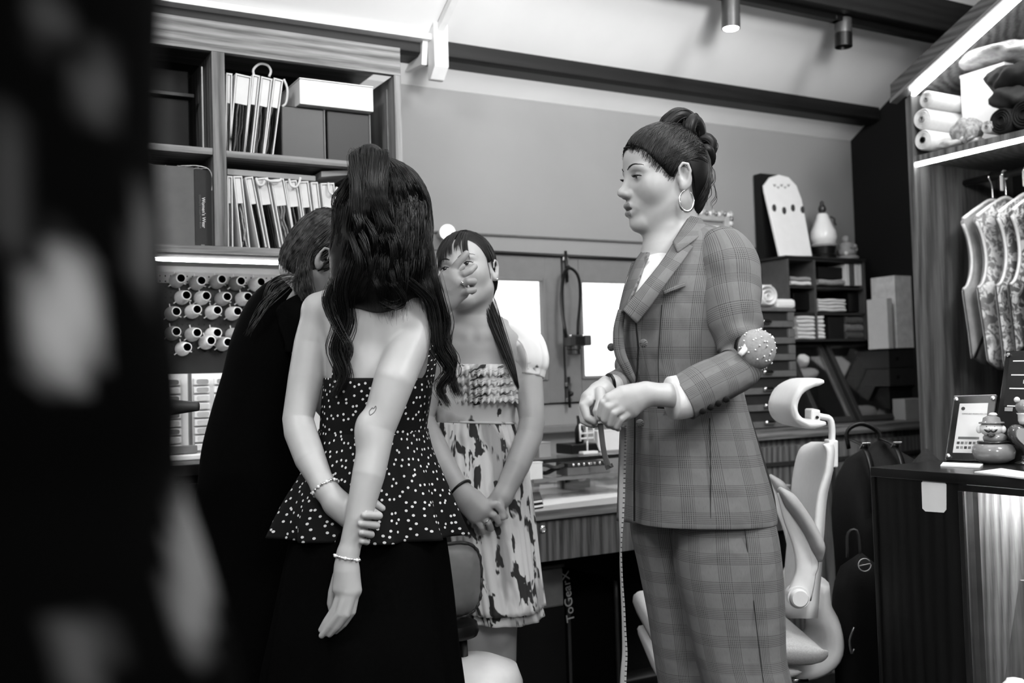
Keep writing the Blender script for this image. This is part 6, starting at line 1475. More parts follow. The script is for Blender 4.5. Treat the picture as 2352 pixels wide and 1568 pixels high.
# ---- jacket body
def jf(an, t_): return .008*np.sin(an*3+5*t_)+.006*np.sin(an*6-8*t_)+.010*np.sin(an*9+t_*14)*np.clip(t_-.25, 0, .2)
jm = px_loft([(512, 1560, 1608, ZS+.01, .040), (528, 1535, 1648, ZS, .060), (552, 1505, 1690, ZS-.01, .085), (600, 1466, 1708, ZS-.01, .108), (660, 1438, 1708, ZS-.01, .125), (720, 1424, 1704, ZS-.01, .130), (780, 1420, 1700, ZS-.01, .126), (830, 1430, 1698, ZS-.01, .118), (880, 1446, 1700, ZS-.01, .112), (940, 1457, 1713, ZS-.015, .114), (1000, 1458, 1730, ZS-.02, .122), (1060, 1457, 1746, ZS-.02, .130), (1120, 1456, 1763, ZS-.02, .136), (1165, 1455, 1774, ZS-.02, .138), (1192, 1455, 1777, ZS-.02, .138), (1194, 1458, 1772, ZS-.02, .134)], 84, 90, .78, jf)
# the open V of the neckline
VP = np.array([(1478, 540), (1566, 520), (1560, 556), (1524, 604), (1482, 657), (1450, 694), (1436, 706), (1448, 690), (1467, 648), (1486, 600)])
def inpoly(x, y, poly):
    r = np.zeros(len(x), bool); j = len(poly)-1
    for i in range(len(poly)):
        (xi, yi), (xj, yj) = poly[i], poly[j]; c = ((yi > y) != (yj > y)) & (x < (xj-xi)*(y-yi)/(yj-yi+1e-9)+xi); r ^= c; j = i
    return r
vv = np.vstack(jm.v); cen = np.array([vv[list(f_[:4])].mean(0) for f_ in jm.f])-CO; dz_ = cen@CF
kill = inpoly(CX+FPX*(cen@CR)/dz_, CY-FPX*(cen@CU)/dz_, VP) & (dz_ < ZS)
jm.f = [f_ for f_, k_ in zip(jm.f, kill) if not k_]; jm.mi = [0]*len(jm.f)
jk = jm.build('jacket', CHECK, sw, smooth=True)
# far front panel hanging open
m = px_patch([(1432, 860, ZS+.05), (1427, 940, ZS+.06), (1423, 1040, ZS+.06), (1420, 1130, ZS+.06), (1418, 1196, ZS+.06)], [(1470, 860, ZS-.03), (1470, 940, ZS-.03), (1470, 1040, ZS-.03), (1470, 1130, ZS-.03), (1470, 1203, ZS-.03)], 12, 26, .02)
m.build('far_front_panel', CHECK, jk, smooth=True, solid=.004)
# back vent edge at the right
px_patch([(1712, 940, ZS-.03), (1742, 1040, ZS-.05), (1765, 1120, ZS-.05), (1776, 1178, ZS-.05)], [(1716, 936, ZS+.06), (1752, 1050, ZS+.06), (1775, 1130, ZS+.06), (1783, 1182, ZS+.06)], 6, 20, .0).build('back_vent', CHECKD, jk, smooth=True, solid=.004)
# white top
px_patch([(1492, 566, ZS-.02), (1474, 610, ZS-.07), (1456, 660, ZS-.10), (1440, 710, ZS-.11)], [(1545, 575, ZS-.06), (1530, 630, ZS-.11), (1500, 680, ZS-.13), (1465, 725, ZS-.135)], 14, 20, .012).build('white_top', plain('ivory silk', 205, .5, .3), sw, smooth=True, solid=.002)
# lapels and collar
NL = px_patch([(1556, 545, ZS-.085), (1520, 602, ZS-.120), (1478, 655, ZS-.140), (1448, 690, ZS-.147), (1431, 712, ZS-.148)], [(1592, 567, ZS-.108), (1570, 598, ZS-.134), (1534, 645, ZS-.152), (1497, 698, ZS-.158), (1462, 742, ZS-.156)], 14, 30, .008)
NL.build('near_lapel', CHECK, jk, smooth=True, solid=.005)
px_patch([(1584, 497, ZS-.035), (1563, 530, ZS-.072), (1546, 558, ZS-.095)], [(1608, 503, ZS-.030), (1622, 524, ZS-.060), (1600, 548, ZS-.100), (1556, 580, ZS-.125)], 14, 20, .010).build('collar', CHECK, jk, smooth=True, solid=.005)
px_patch([(1490, 560, ZS+.0), (1462, 598, ZS-.03), (1444, 640, ZS-.05), (1430, 690, ZS-.06), (1424, 720, ZS-.07)], [(1501, 566, ZS-.03), (1484, 604, ZS-.075), (1465, 650, ZS-.11), (1446, 692, ZS-.13), (1434, 714, ZS-.14)], 10, 24, .006).build('far_lapel', CHECK, jk, smooth=True, solid=.005)
m, _, _ = px_tube([(1428, 712, 9, ZS-.10), (1420, 760, 12, ZS-.10), (1424, 810, 13, ZS-.10), (1442, 850, 11, ZS-.10), (1460, 884, 7, ZS-.09)], 14, 24); m.build('rolled_front_edge', CHECK, jk, smooth=True)
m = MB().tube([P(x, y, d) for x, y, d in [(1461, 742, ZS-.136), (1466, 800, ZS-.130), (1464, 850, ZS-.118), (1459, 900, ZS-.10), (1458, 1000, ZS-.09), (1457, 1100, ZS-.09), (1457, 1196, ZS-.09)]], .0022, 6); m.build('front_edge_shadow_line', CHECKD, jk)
for x, y, d in ((1478, 788, ZS-.148), (1470, 972, ZS-.132), (1404, 797, ZS-.06)):
    MB().lathe([(.001, .004), (.007, .0035), (.0085, .001), (.0085, -.002), (.006, -.004)], P(x, y, d), -CF-CR*.4, 16).build('button', CHECK, jk, smooth=True)
px_patch([(1522, 668, ZS-.1465), (1545, 658, ZS-.1465), (1572, 648, ZS-.1425)], [(1524, 677, ZS-.147), (1547, 668, ZS-.147), (1574, 659, ZS-.143)], 4, 12, .001).build('breast_pocket', CHECK, jk, smooth=True, solid=.003)
MB().tube([P(x, y, d) for x, y, d in [(1510, 934, ZS-.132), (1560, 938, ZS-.140), (1590, 938, ZS-.142)]], .003, 6, flat=.5).build('hip_pocket', CHECKD, jk)
for pa in ([(1630, 960, ZS-.139), (1632, 1060, ZS-.155), (1632, 1190, ZS-.158)], [(1520, 700, ZS-.142), (1512, 830, ZS-.13), (1516, 930, ZS-.132)]): MB().tube(crom([P(*q) for q in pa], 14), .0011, 4).build('seam', CHECKD, jk)
# ---- near sleeve
def sf(an, t_):
    k = .07*np.exp(-((t_-.52)/.11)**2); d_ = .035*np.exp(-((t_-.30)/.16)**2); return k*np.sin(3*an+30*t_)+k*.8*np.sin(62*t_+np.cos(an)*2)+.016*np.sin(an*3+8*t_)+.02*np.sin(14*t_+2*np.sin(an))+d_*np.abs(np.sin(22*t_+1.6*an))**2
m, pts, rad = px_tube([(1640, 556, 34, ZS-.05), (1655, 572, 62, ZS-.07), (1668, 612, 74, ZS-.085), (1674, 660, 72, ZS-.10), (1682, 710, 66, ZS-.12), (1694, 762, 58, ZS-.135), (1706, 806, 50, ZS-.15), (1698, 842, 51, ZS-.165), (1664, 864, 52, ZS-.18), (1622, 884, 54, ZS-.195), (1585, 905, 54, ZS-.205), (1566, 916, 53, ZS-.208)], 44, 80, sf)
sl = m.build('near_sleeve', CHECK, jk, smooth=True)
for k in range(4):
    q = P(1620+k*18-6, 944-k*9, ZS-.235+k*.004); MB().lathe([(.001, .003), (.006, .0025), (.007, 0), (.005, -.003)], q, -CF+CU*-.6, 12).build('cuff_button', CHECKD, jk, smooth=True)
m, _, _ = px_tube([(1582, 908, 50, ZS-.208), (1560, 912, 51, ZS-.208), (1541, 914, 50, ZS-.212)], 36, 12); m.build('shirt_cuff', plain('white cotton', 228, .8), sw, smooth=True)
# ---- far sleeve
m, _, _ = px_tube([(1490, 610, 40, ZS+.08), (1470, 700, 46, ZS+.10), (1462, 800, 44, ZS+.09), (1450, 862, 38, ZS+.03), (1425, 880, 34, ZS-.06), (1410, 884, 31, ZS-.105)], 32, 40, sf); m.build('far_sleeve', CHECK, jk, smooth=True)
q = crom([P(1399+13*math.cos(a), 890+30*math.sin(a), ZS-.118-.030*math.cos(a+.6)) for a in np.linspace(0, 2*np.pi, 20)], 30); MB().tube(q, .0035, 7).build('wrist_band', BLACK, sw, smooth=True)
# ---- pincushion on the forearm
pc = P(1736, 802, ZS-.185)
pn = unit(-CF+CR*.45-CU*.0); pin = thing('pincushion', 'round grey pincushion full of white-headed pins strapped on the suited arm', 'pincushion', pc)
MB().lathe([(.001, -.018), (.034, -.017), (.0395, -.006), (.040, .004), (.037, .016), (.028, .026), (.015, .031), (.001, .032)], pc, pn, 36).build('cushion', plain('grey felt', 146, .9, .1, var=.12, scale=200, bs=.4), pin, smooth=True)
MB().lathe([(.036, -.022), (.041, -.016), (.040, -.006), (.036, -.004)], pc, pn, 30).build('cup_rim', BLACK, pin, smooth=True)
e1 = unit(np.cross(pn, CU)); e2 = np.cross(pn, e1); rr = np.random.default_rng(9)
PINW = plain('pearl pin head', 225, .25, .5, bs=0)
pw = thing; 
for k in range(46):
    ph = rr.uniform(0, 2*np.pi); th_ = math.acos(1-rr.uniform(0, .92)); d_ = unit(pn*math.cos(th_)+(e1*math.cos(ph)+e2*math.sin(ph))*math.sin(th_))
    q = pc+pn*math.cos(th_)*.033+(e1*math.cos(ph)+e2*math.sin(ph))*math.sin(th_)*.0405
    MB().ball(q+d_*.0016, .0019, 8, 6).build('pin', PINW, pin, smooth=True)
MB().tube(crom([P(1700, 815, ZS-.215), P(1712, 800, ZS-.215), P(1722, 775, ZS-.20), P(1715, 760, ZS-.18)], 10), .006, 6, flat=.3).build('strap', PAPER, pin, smooth=True)
# ---- tape measure
t = NT('tape measure print'); uvc = t.n('TexCoord').outputs['UV']; sp = t.n('SeparateXYZ', {0: uvc})
tick = t.math('LESS_THAN', t.math('FRACT', t.math('DIVIDE', sp.outputs[1], .010)), .22); half = t.math('LESS_THAN', sp.outputs[0], .0045)
TAPE = t.finish(t.mix(t.math('MULTIPLY', tick, half), lin(168), lin(40)), .5, .3)
tp = thing('tape_measure', 'soft tape measure hanging from the hands down the open jacket front', 'tape measure', P(1427, 1300, ZS-.2))
def ribbon(path, wpx, m=60, turn=None):
    q = crom(path, m); G = []
    for i, (x, y, d, wx) in enumerate(q): G.append([P(x-wx*s_, y, d+.004*s_) for s_ in (-1, -.5, 0, .5, 1)])
    return MB().grid(G)
ribbon([(1432, 978, ZS-.235, 7), (1432, 1010, ZS-.18, 7), (1430, 1080, ZS-.135, 7), (1428, 1150, ZS-.13, 7), (1427, 1200, ZS-.13, 5), (1426, 1245, ZS-.13, 2.2), (1426, 1290, ZS-.13, 2.5), (1428, 1340, ZS-.13, 3), (1431, 1390, ZS-.13, 4), (1433, 1440, ZS-.13, 4.5), (1435, 1500, ZS-.13, 6), (1432, 1550, ZS-.13, 7), (1430, 1620, ZS-.13, 7), (1432, 1750, ZS-.13, 7), (1431, 1900, ZS-.13, 7)], 7, 90).build('long_tail', TAPE, tp, smooth=True, solid=.0008)
ribbon([(1379, 972, ZS-.20, 6), (1382, 1000, ZS-.20, 6), (1386, 1030, ZS-.20, 6), (1392, 1055, ZS-.20, 6.5), (1398, 1072, ZS-.20, 7)], 6, 24).build('short_end', plain('dark tape back', 92, .5), tp, smooth=True, solid=.0008)
MB().obox(P(1399, 1071, ZS-.20), unit(CR+CU*.45), unit(CU-CR*.45), CF, (.008, .004, .0015)).build('metal_tip', plain('dull tip metal', 70, .4, .5, .6), tp)
# ================================================================== WOMAN IN THE DOTTED PEPLUM TOP (seen from behind)
ZK = 2.28
kp = thing('person', 'person seen from behind in a black dotted peplum top, hands joined behind the back', 'person', V3(*P(860, 1400, ZK)[:2], 0))
K_ = lambda x, y, z=0.0: P(x, y, ZK-z)
MC = np.stack([CR, CF, CU])
b = Body()
b.ell(K_(888, 480, .02), MC, (.078, .095, .11), .02)
b.limb([K_(880, 580, .01), K_(868, 690, .01)], [.052, .058], .03)
b.ell(K_(862, 800, .0), MC, (.118, .082, .165), .03); b.ell(K_(862, 730, .0), MC, (.125, .070, .060), .04)
b.limb([K_(800, 700, .01), K_(735, 712, .0)], [.045, .040], .03); b.limb([K_(920, 695, .01), K_(968, 708, .01)], [.045, .044], .03)
b.ell(K_(915, 770, .062), MC, (.040, .022, .055), .03); b.ell(K_(800, 775, .060), MC, (.040, .022, .055), .03)
b.limb([K_(866, 720, .105), K_(866, 890, .100)], [.012, .012], .02); b.ops[-1] = ('d',)+b.ops[-1][1:]
b.limb([K_(862, 880, 0), K_(860, 990, 0), K_(850, 1150, 0)], [.09, .085, .11], .04)
# her right arm (picture right) hanging down across the back
b.limb([K_(968, 716, .015), K_(945, 785, .055), K_(906, 872, .110), K_(868, 985, .130), K_(847, 1088, .160), K_(823, 1190, .180), K_(799, 1272, .190)], [.041, .043, .0435, .036, .034, .0265, .0205], .010)
b.ell(K_(838, 985, .148), MC, (.018, .018, .03), .03)
b.limb([K_(799, 1272, .19), K_(797, 1310, .195), K_(800, 1350, .20)], [.0215, .0225, .019], .010)
b.limb([K_(788, 1300, .19), K_(782, 1350, .195)], [.016, .017], .014); b.limb([K_(806, 1310, .19), K_(815, 1355, .195)], [.015, .014], .014)
hand_fingers(b, s=1.0, k=.005, fingers=[([K_(786, 1358, .20), K_(768, 1402, .20), K_(750, 1428, .195), K_(738, 1446, .19)], [.0105, .0092, .0082, .0062]),
                 ([K_(797, 1362, .208), K_(780, 1408, .212), K_(758, 1436, .206), K_(739, 1459, .20)], [.0108, .0095, .0084, .0062]),
                 ([K_(808, 1362, .206), K_(795, 1410, .212), K_(774, 1438, .206), K_(757, 1457, .20)], [.0105, .0092, .0080, .0060]),
                 ([K_(816, 1358, .195), K_(808, 1404, .20), K_(789, 1432, .195), K_(771, 1450, .19)], [.0098, .0086, .0076, .0056]),
                 ([K_(778, 1322, .18), K_(766, 1360, .175), K_(762, 1385, .17), K_(764, 1404, .168)], [.0130, .0110, .0098, .0076])])
# her left arm (picture left) bent behind the back
b.limb([K_(735, 718, .0), K_(716, 790, .01), K_(703, 870, .03), K_(684, 962, .055), K_(690, 992, .065), K_(712, 1052, .10), K_(744, 1118, .135)], [.039, .039, .039, .033, .035, .033, .0238], .010)
b.limb([K_(744, 1118, .135), K_(768, 1148, .142), K_(800, 1172, .145)], [.0245, .028, .026], .012); b.limb([K_(772, 1165, .142), K_(806, 1196, .145)], [.021, .020], .014)
hand_fingers(b, [([K_(806, 1160, .142), K_(852, 1172, .150), K_(870, 1184, .180), K_(836, 1183, .212)], [.0110, .0100, .0095, .0076]),
                 ([K_(806, 1176, .142), K_(846, 1194, .150), K_(864, 1206, .180), K_(828, 1202, .214)], [.0110, .0100, .0095, .0076]),
                 ([K_(804, 1192, .142), K_(836, 1214, .150), K_(852, 1227, .182), K_(830, 1223, .210)], [.0105, .0095, .0090, .0072]),
                 ([K_(800, 1206, .142), K_(826, 1232, .150), K_(842, 1244, .180), K_(832, 1243, .200)], [.0095, .0086, .0080, .0064]),
                 ([K_(790, 1150, .142), K_(830, 1146, .135), K_(862, 1156, .135), K_(878, 1167, .14)], [.0130, .0112, .0100, .0080])])
body_k = sdf_obj('body', b, .0028, [SKIN], kp)
# ear
e_ = K_(966, 492, .03); MB().ball(e_, (.006, .012, .016), 12, 10).build('ear', SKIN, kp, smooth=True)
# bracelets
def bracelet(name, c, ax, r, mat, parent, beads=0, rb=.003):
    ax = unit(ax); e1 = unit(np.cross(ax, CF)); e2 = np.cross(ax, e1); an = np.linspace(0, 2*np.pi, 33)
    o = MB().tube([c+(e1*math.cos(a)+e2*math.sin(a))*r for a in an], rb, 7, cap=False).build(name, mat, parent, smooth=True)
    for k in range(beads): a = k*2*np.pi/beads; MB().ball(c+(e1*math.cos(a)+e2*math.sin(a))*(r+.0015), .0036, 8, 6).build('bead', [CHROME, PAPER][k % 2], o, smooth=True)
bracelet('link_bracelet', K_(748, 1120, .136), K_(768, 1148, .142)-K_(712, 1052, .10), .0275, CHROME, kp, 18, .0022)
bracelet('charm_bracelet', K_(797, 1280, .191), K_(797, 1310, .195)-K_(823, 1190, .18), .0245, PAPER, kp, 12, .0018)
# heart outline tattoo above the elbow
ht = drape(crom([K_(x, y, .17) for x, y in [(846, 946), (843, 936), (848, 929), (853, 933), (858, 928), (861, 935), (857, 944), (849, 950), (846, 946)]], 40), b, .0003)
MB().tube(ht, .0009, 5).build('tattoo', plain('tattoo ink', 105, .6), kp)
# dotted cloth
t = NT('black cloth with white dots'); vo = t.n('TexVoronoi', {'Vector': t.coord('UV', (57, 57, 1)), 'Scale': 1.0, 'Randomness': .85}, voronoi_dimensions='2D').outputs[0]
DOTS = t.finish(t.mix(t.math('LESS_THAN', vo, .155), lin(7), lin(205)), .8, .2)
top = px_loft([(868, 746, 992, ZK, .108), (900, 743, 992, ZK, .106), (940, 739, 986, ZK, .098), (985, 736, 980, ZK, .092), (1000, 736, 980, ZK, .09)], 70, 16, .85).build('dotted_top', DOTS, kp, smooth=True)
def pf_(an, t_): return (.085*np.sin(an*9+1.5*t_)+.04*np.sin(an*5+1)+.02*np.sin(an*21))*t_**1.2
px_loft([(985, 735, 982, ZK, .088), (1030, 722, 992, ZK, .10), (1080, 700, 1008, ZK, .115), (1140, 668, 1028, ZK, .13), (1190, 648, 1042, ZK, .14), (1225, 640, 1052, ZK, .145)], 120, 30, .9, pf_, cap=False).build('peplum', DOTS, top, smooth=True, solid=.003)
px_patch([(930, 900, ZK-.07), (945, 850, ZK-.03), (968, 800, ZK+.05), (985, 740, ZK+.09)], [(990, 900, ZK+.0), (1000, 850, ZK+.03), (1004, 800, ZK+.08), (1000, 740, ZK+.11)], 10, 16, .01).build('halter_side', DOTS, top, smooth=True, solid=.003)
px_patch([(778, 640, ZK-.10), (752, 690, ZK-.095), (748, 720, ZK-.09), (762, 742, ZK-.09)], [(800, 650, ZK-.10), (796, 690, ZK-.10), (790, 722, ZK-.095), (776, 744, ZK-.09)], 10, 16, .01).build('halter_tie', DOTS, top, smooth=True, solid=.003)
px_patch([(776, 735, ZK-.088), (772, 800, ZK-.085), (764, 850, ZK-.085), (760, 890, ZK-.085)], [(790, 735, ZK-.088), (786, 800, ZK-.085), (780, 850, ZK-.085), (776, 890, ZK-.085)], 5, 16, .004).build('hanging_tie_end', DOTS, top, smooth=True, solid=.002)
def sk_(an, t_): return (.03*np.sin(an*8+2*t_)+.02*np.sin(an*13-1))*(.3+t_)
px_loft([(1160, 690, 1010, ZK, .12), (1240, 668, 1026, ZK, .14), (1350, 645, 1040, ZK, .16), (1460, 625, 1050, ZK-.02, .165), (1568, 606, 1064, ZK-.03, .165), (1750, 590, 1085, ZK-.04, .165), (2005, 575, 1105, ZK-.04, .165)], 120, 50, .95, sk_).build('long_skirt', BLACK_CL, kp, smooth=True)
# ---- hair
hb = Body(); hb.ell(K_(882, 486, .03), MC, (.102, .105, .114), .02); hb.ell(K_(850, 392, .085), MC, (.042, .045, .058), .012)
hb.limb([K_(880, 560, .05), K_(872, 640, .06), K_(868, 668, .07)], [.092, .078, .045], .05)
hb.limb([K_(950, 600, .04), K_(985, 660, .04)], [.045, .028], .04); hb.limb([K_(800, 600, .05), K_(785, 680, .075)], [.04, .025], .04)
hair = sdf_obj('hair', hb, .004, HAIR, kp)
rr = np.random.default_rng(21); paths = []; fine = []
def surf(a, y, bulge=1.0):
    """near surface depth offset of the hair mass at lateral a (-1..1)"""
    return (.035+.105*math.sqrt(max(0, 1-a*a)))*bulge
for c in range(110):                                  # clumps over the back of the head
    a = rr.uniform(-1, 1); ph = rr.uniform(0, 6.28); fr_ = rr.uniform(1.2, 2.2); yend = rr.uniform(630, 735)-40*abs(a); am = rr.uniform(4, 15)
    for k in range(15):
        da = rr.normal(0, .035); lst = []; a_ = np.clip(a+da, -1, 1); ye = yend+rr.normal(0, 14)
        for s in np.linspace(0, 1, 9):
            y = 372+(ye-372)*s; wx = 40+72*min(1, s*2.6)**.7-14*max(0, s-.7)
            x = 878+a_*wx+am*s*math.sin(ph+fr_*6.28*s)+da*40*s
            zz = surf(a_*min(1, .35+s*2), y)+rr.normal(0, .002)+.006*math.sin(ph+fr_*5*s)-.045*max(0, s-.75)*2
            if s == 0: zz = .04+.04*(1-abs(a_))
            lst.append(K_(x, y, zz))
        paths.append(lst)
for c in range(16):                                  # raised half ponytail tumbling down in curls
    a = rr.uniform(-1, 1); ph = rr.uniform(0, 6.28); ye = rr.uniform(560, 690); am = rr.uniform(8, 24)
    for k in range(26):
        o1, o2 = rr.normal(0, 4, 2)
        lst = [K_(850+a*22+o1, 392, .09), K_(848+a*34+o1, 340+abs(a)*14+o2, .10), K_(846+a*46+o1, 362+o2, .145), K_(846+a*38+o1+am*.35*math.sin(ph+2), 430+o2, .168+.006*math.sin(ph)), K_(852+a*42+o1+am*.6*math.sin(ph), 490, .168)]
        for s in np.linspace(.2, 1, 5): lst.append(K_(858+a*52+o1+am*math.sin(ph+5.5*s), 490+(ye-490)*s+o2, .166-.03*s+.012*math.sin(ph+6*s)))
        paths.append(lst)
for base, n_, spread in (([(800, 600, .12), (782, 670, .115), (790, 740, .10), (772, 800, .10), (790, 860, .10), (770, 905, .10)], 170, 12), ([(770, 640, .10), (752, 690, .10), (775, 750, .098), (800, 800, .10), (785, 850, .10)], 90, 8),
                         ([(985, 620, .06), (1005, 690, .05), (1018, 740, .04), (1012, 780, .04), (1036, 820, .04), (1034, 860, .04), (1052, 905, .045)], 200, 10), ([(975, 640, .08), (1000, 720, .07), (1008, 800, .07), (1035, 850, .06), (1010, 890, .06), (1030, 930, .06)], 110, 8),
                         ([(900, 650, .15), (925, 690, .13), (900, 705, .12), (870, 690, .118)], 40, 6), ([(930, 640, .12), (985, 690, .08), (1000, 760, .06), (1020, 800, .05)], 70, 8)):
    for k in range(n_):
        o_ = rr.normal(0, spread, 2); zz = rr.normal(0, .008); paths.append([K_(x+o_[0]*(1-.5*i/len(base)), y+o_[1]*.6, z+zz) for i, (x, y, z) in enumerate(base)])
cap = []
for k in range(900):                                 # close-lying hair over the whole crown
    th = rr.uniform(0, 6.28); st = V3(-.01+rr.normal(0, .01), -.02, .112); en = V3(.10*math.cos(th), .105*math.sin(th), rr.uniform(-.06, .01)); c0 = K_(880, 480, .03)
    cap.append([c0+((st*(1-q)+en*q)/np.linalg.norm((st*(1-q)+en*q)/V3(.102, .105, .118)))@MC for q in np.linspace(0, 1, 7)])
cap = drape(np.array(cap), hb, .0008); paths += list(cap+rr.normal(0, .001, cap.shape))
strands(paths, .0010, 20, 3, .004, 5).build('hair_strands', HAIRS, hair, smooth=True)['kind'] = 'stuff'
# ================================================================== WOMAN IN THE FLORAL DRESS
ZN = 2.68
np_ = thing('person', 'person in a pale floral ruffled dress with clasped hands, face behind a raised hand', 'person', V3(*P(1130, 1400, ZN)[:2], 0))
N_ = lambda x, y, z=0.0: P(x, y, ZN-z)
Fn = -CF*math.cos(.30)-CR*math.sin(.30); Un = CU*math.cos(.22)-CR*math.sin(.22)
Fn = unit(Fn*math.cos(.22)+Un*math.sin(.22)); Mn = frame(Fn, Un); On = P(1073, 629, ZN-.02); hn = .97
b = Body(); w = head(b, On, Mn, hn, open_mouth=False)
b.limb([w(-.03, 0, -.055), N_(1080, 720, .0), N_(1085, 790, .0)], [.050, .046, .055], .03)
b.ell(N_(1092, 850, .0), MC, (.130, .085, .120), .04); b.ell(N_(1092, 800, .0), MC, (.135, .065, .040), .04)
b.limb([N_(1110, 755, .0), N_(1180, 785, .0)], [.045, .045], .04); b.limb([N_(1060, 755, .0), N_(1000, 790, .0)], [.045, .045], .04)
b.limb([N_(1070, 770, .06), N_(1045, 762, .045)], [.010, .008], .02); b.limb([N_(1105, 775, .06), N_(1150, 765, .045)], [.010, .008], .02)
b.limb([N_(1092, 900, 0), N_(1095, 1000, 0), N_(1115, 1150, 0)], [.10, .09, .12], .04)
# left arm (picture right)
b.limb([N_(1190, 790, .0), N_(1212, 870, .02), N_(1222, 965, .05), N_(1216, 1000, .065), N_(1188, 1070, .12), N_(1154, 1140, .155)], [.044, .039, .033, .034, .031, .024], .02)
# right arm (picture left)
b.limb([N_(995, 790, .0), N_(975, 880, .02), N_(968, 965, .05), N_(985, 1000, .07), N_(1020, 1070, .13), N_(1056, 1125, .165)], [.044, .039, .033, .034, .031, .025], .02)
# clasped hands: the right one on top
b.limb([N_(1056, 1125, .165), N_(1085, 1150, .178), N_(1108, 1168, .185)], [.025, .030, .026], .012); b.limb([N_(1068, 1150, .172), N_(1092, 1182, .182)], [.024, .022], .014)
hand_fingers(b, [([N_(1112, 1160, .19), N_(1138, 1158, .192), N_(1152, 1172, .184), N_(1162, 1186, .172)], [.0120, .0105, .0095, .0076]),
                 ([N_(1112, 1172, .192), N_(1134, 1182, .192), N_(1146, 1198, .180), N_(1142, 1204, .165)], [.0115, .0102, .0090, .0072]),
                 ([N_(1104, 1184, .19), N_(1122, 1200, .19), N_(1128, 1214, .176), N_(1122, 1214, .160)], [.0112, .0098, .0088, .0070]),
                 ([N_(1094, 1192, .188), N_(1106, 1210, .188), N_(1110, 1222, .174), N_(1104, 1220, .16)], [.0102, .0088, .0078, .0062])])
b.limb([N_(1154, 1140, .155), N_(1132, 1165, .150), N_(1120, 1180, .148)], [.024, .026, .022], .012)
hand_fingers(b, [([N_(1125, 1175, .145), N_(1098, 1190, .14), N_(1090, 1205, .145)], [.012, .0105, .0085]), ([N_(1130, 1185, .145), N_(1110, 1212, .14), N_(1102, 1222, .145)], [.011, .0095, .0078]),
                 ([N_(1148, 1142, .17), N_(1150, 1168, .182), N_(1156, 1188, .186)], [.0125, .0105, .0082])])
# legs
b.limb([N_(1125, 1250, .0), N_(1142, 1400, .0), N_(1143, 1455, .01), N_(1141, 1560, -.01), N_(1146, 1790, -.02)], [.075, .056, .050, .050, .026], .03); b.ell(N_(1143, 1452, .045), MC, (.030, .022, .035), .02)
b.limb([N_(1085, 1250, .0), N_(1092, 1400, .02), N_(1090, 1455, .02), N_(1088, 1560, .0), N_(1090, 1790, -.01)], [.075, .052, .047, .047, .026], .03)
for x in (1146, 1090): b.limb([N_(x, 1790, -.02), N_(x-2, 1822, .0), N_(x-8, 1828, .13)], [.026, .028, .018], .02)
lipn = lipmask(On, Mn, hn)
sdf_obj('body', b, .0028, [SKIN2, LIP], np_, lipn); face_bits(np_, On, Mn, hn, (.9, .9), body=b)
bracelet('wrist_band', N_(1058, 1122, .166), N_(1085, 1150, .178)-N_(1020, 1070, .13), .0285, BLACK, np_, 0, .0035)
bracelet('finger_ring', N_(1117, 1197, .19), N_(1122, 1200, .19)-N_(1104, 1184, .19), .0115, CHROME, np_, 0, .0014)
MB().ball(w(-.003, .081, -.034), .004).build('ear_stud', CHROME, np_, smooth=True)
# floral cloth
def floral(name, sx, sy, seed=0.0, th=.575):
    t = NT(name); c = t.coord('UV', (sx, sy, 1), loc=(seed, seed*.7, 0))
    n1 = t.n('TexNoise', {'Vector': c, 'Scale': 1.0, 'Detail': 3.0, 'Roughness': .55, 'Distortion': .4}).outputs[0]
    n2 = t.n('TexNoise', {'Vector': t.coord('UV', (sx*.6, sy*.5, 1), loc=(3+seed, 5, 0)), 'Scale': 1.0, 'Detail': 2.0}).outputs[0]
    dark = t.ramp(n1, [(th, 0.0), (th+.025, 1.0)]); mid = t.ramp(n2, [(.52, 0.0), (.62, 1.0)])
    c1 = t.mix(t.math('MULTIPLY', mid, .7), lin(228), lin(140)); return t.finish(t.mix(dark, c1, lin(58)), .75, .2)
FLW = floral('floral chiffon', 26, 11, 0.0, .545); FLB = floral('floral bodice cloth', 16, 16, 2.0, .585); FLR = floral('floral ruffle cloth', 34, 40, 4.0, .60)
dr = px_loft([(838, 1020, 1182, ZN, .100), (870, 1008, 1188, ZN, .108), (910, 1002, 1188, ZN, .108), (945, 1000, 1184, ZN, .098), (972, 1000, 1182, ZN, .094)], 70, 18, .9).build('dress', FLB, np_, smooth=True)
def pl_(an, t_): return (.020*np.sin(an*36)+.02*np.sin(an*7+2*t_)+.012*np.sin(an*17))*(.35+.65*t_)
px_loft([(968, 998, 1184, ZN, .096), (1000, 996, 1194, ZN, .105), (1060, 994, 1208, ZN, .12), (1140, 1000, 1220, ZN, .132), (1230, 1012, 1230, ZN, .14), (1320, 1030, 1240, ZN, .145), (1388, 1045, 1250, ZN, .15)], 216, 44, .95, pl_, cap=False).build('pleated_skirt', FLW, dr, smooth=True, solid=.002)
def pl2(an, t_): return .035*np.sin(an*11+1)*t_+.012*np.sin(an*23)
px_loft([(1330, 1050, 1228, ZN, .125), (1380, 1058, 1240, ZN, .13), (1412, 1066, 1247, ZN, .135)], 140, 12, .95, pl2, cap=False).build('underskirt', FLW, dr, smooth=True, solid=.002)
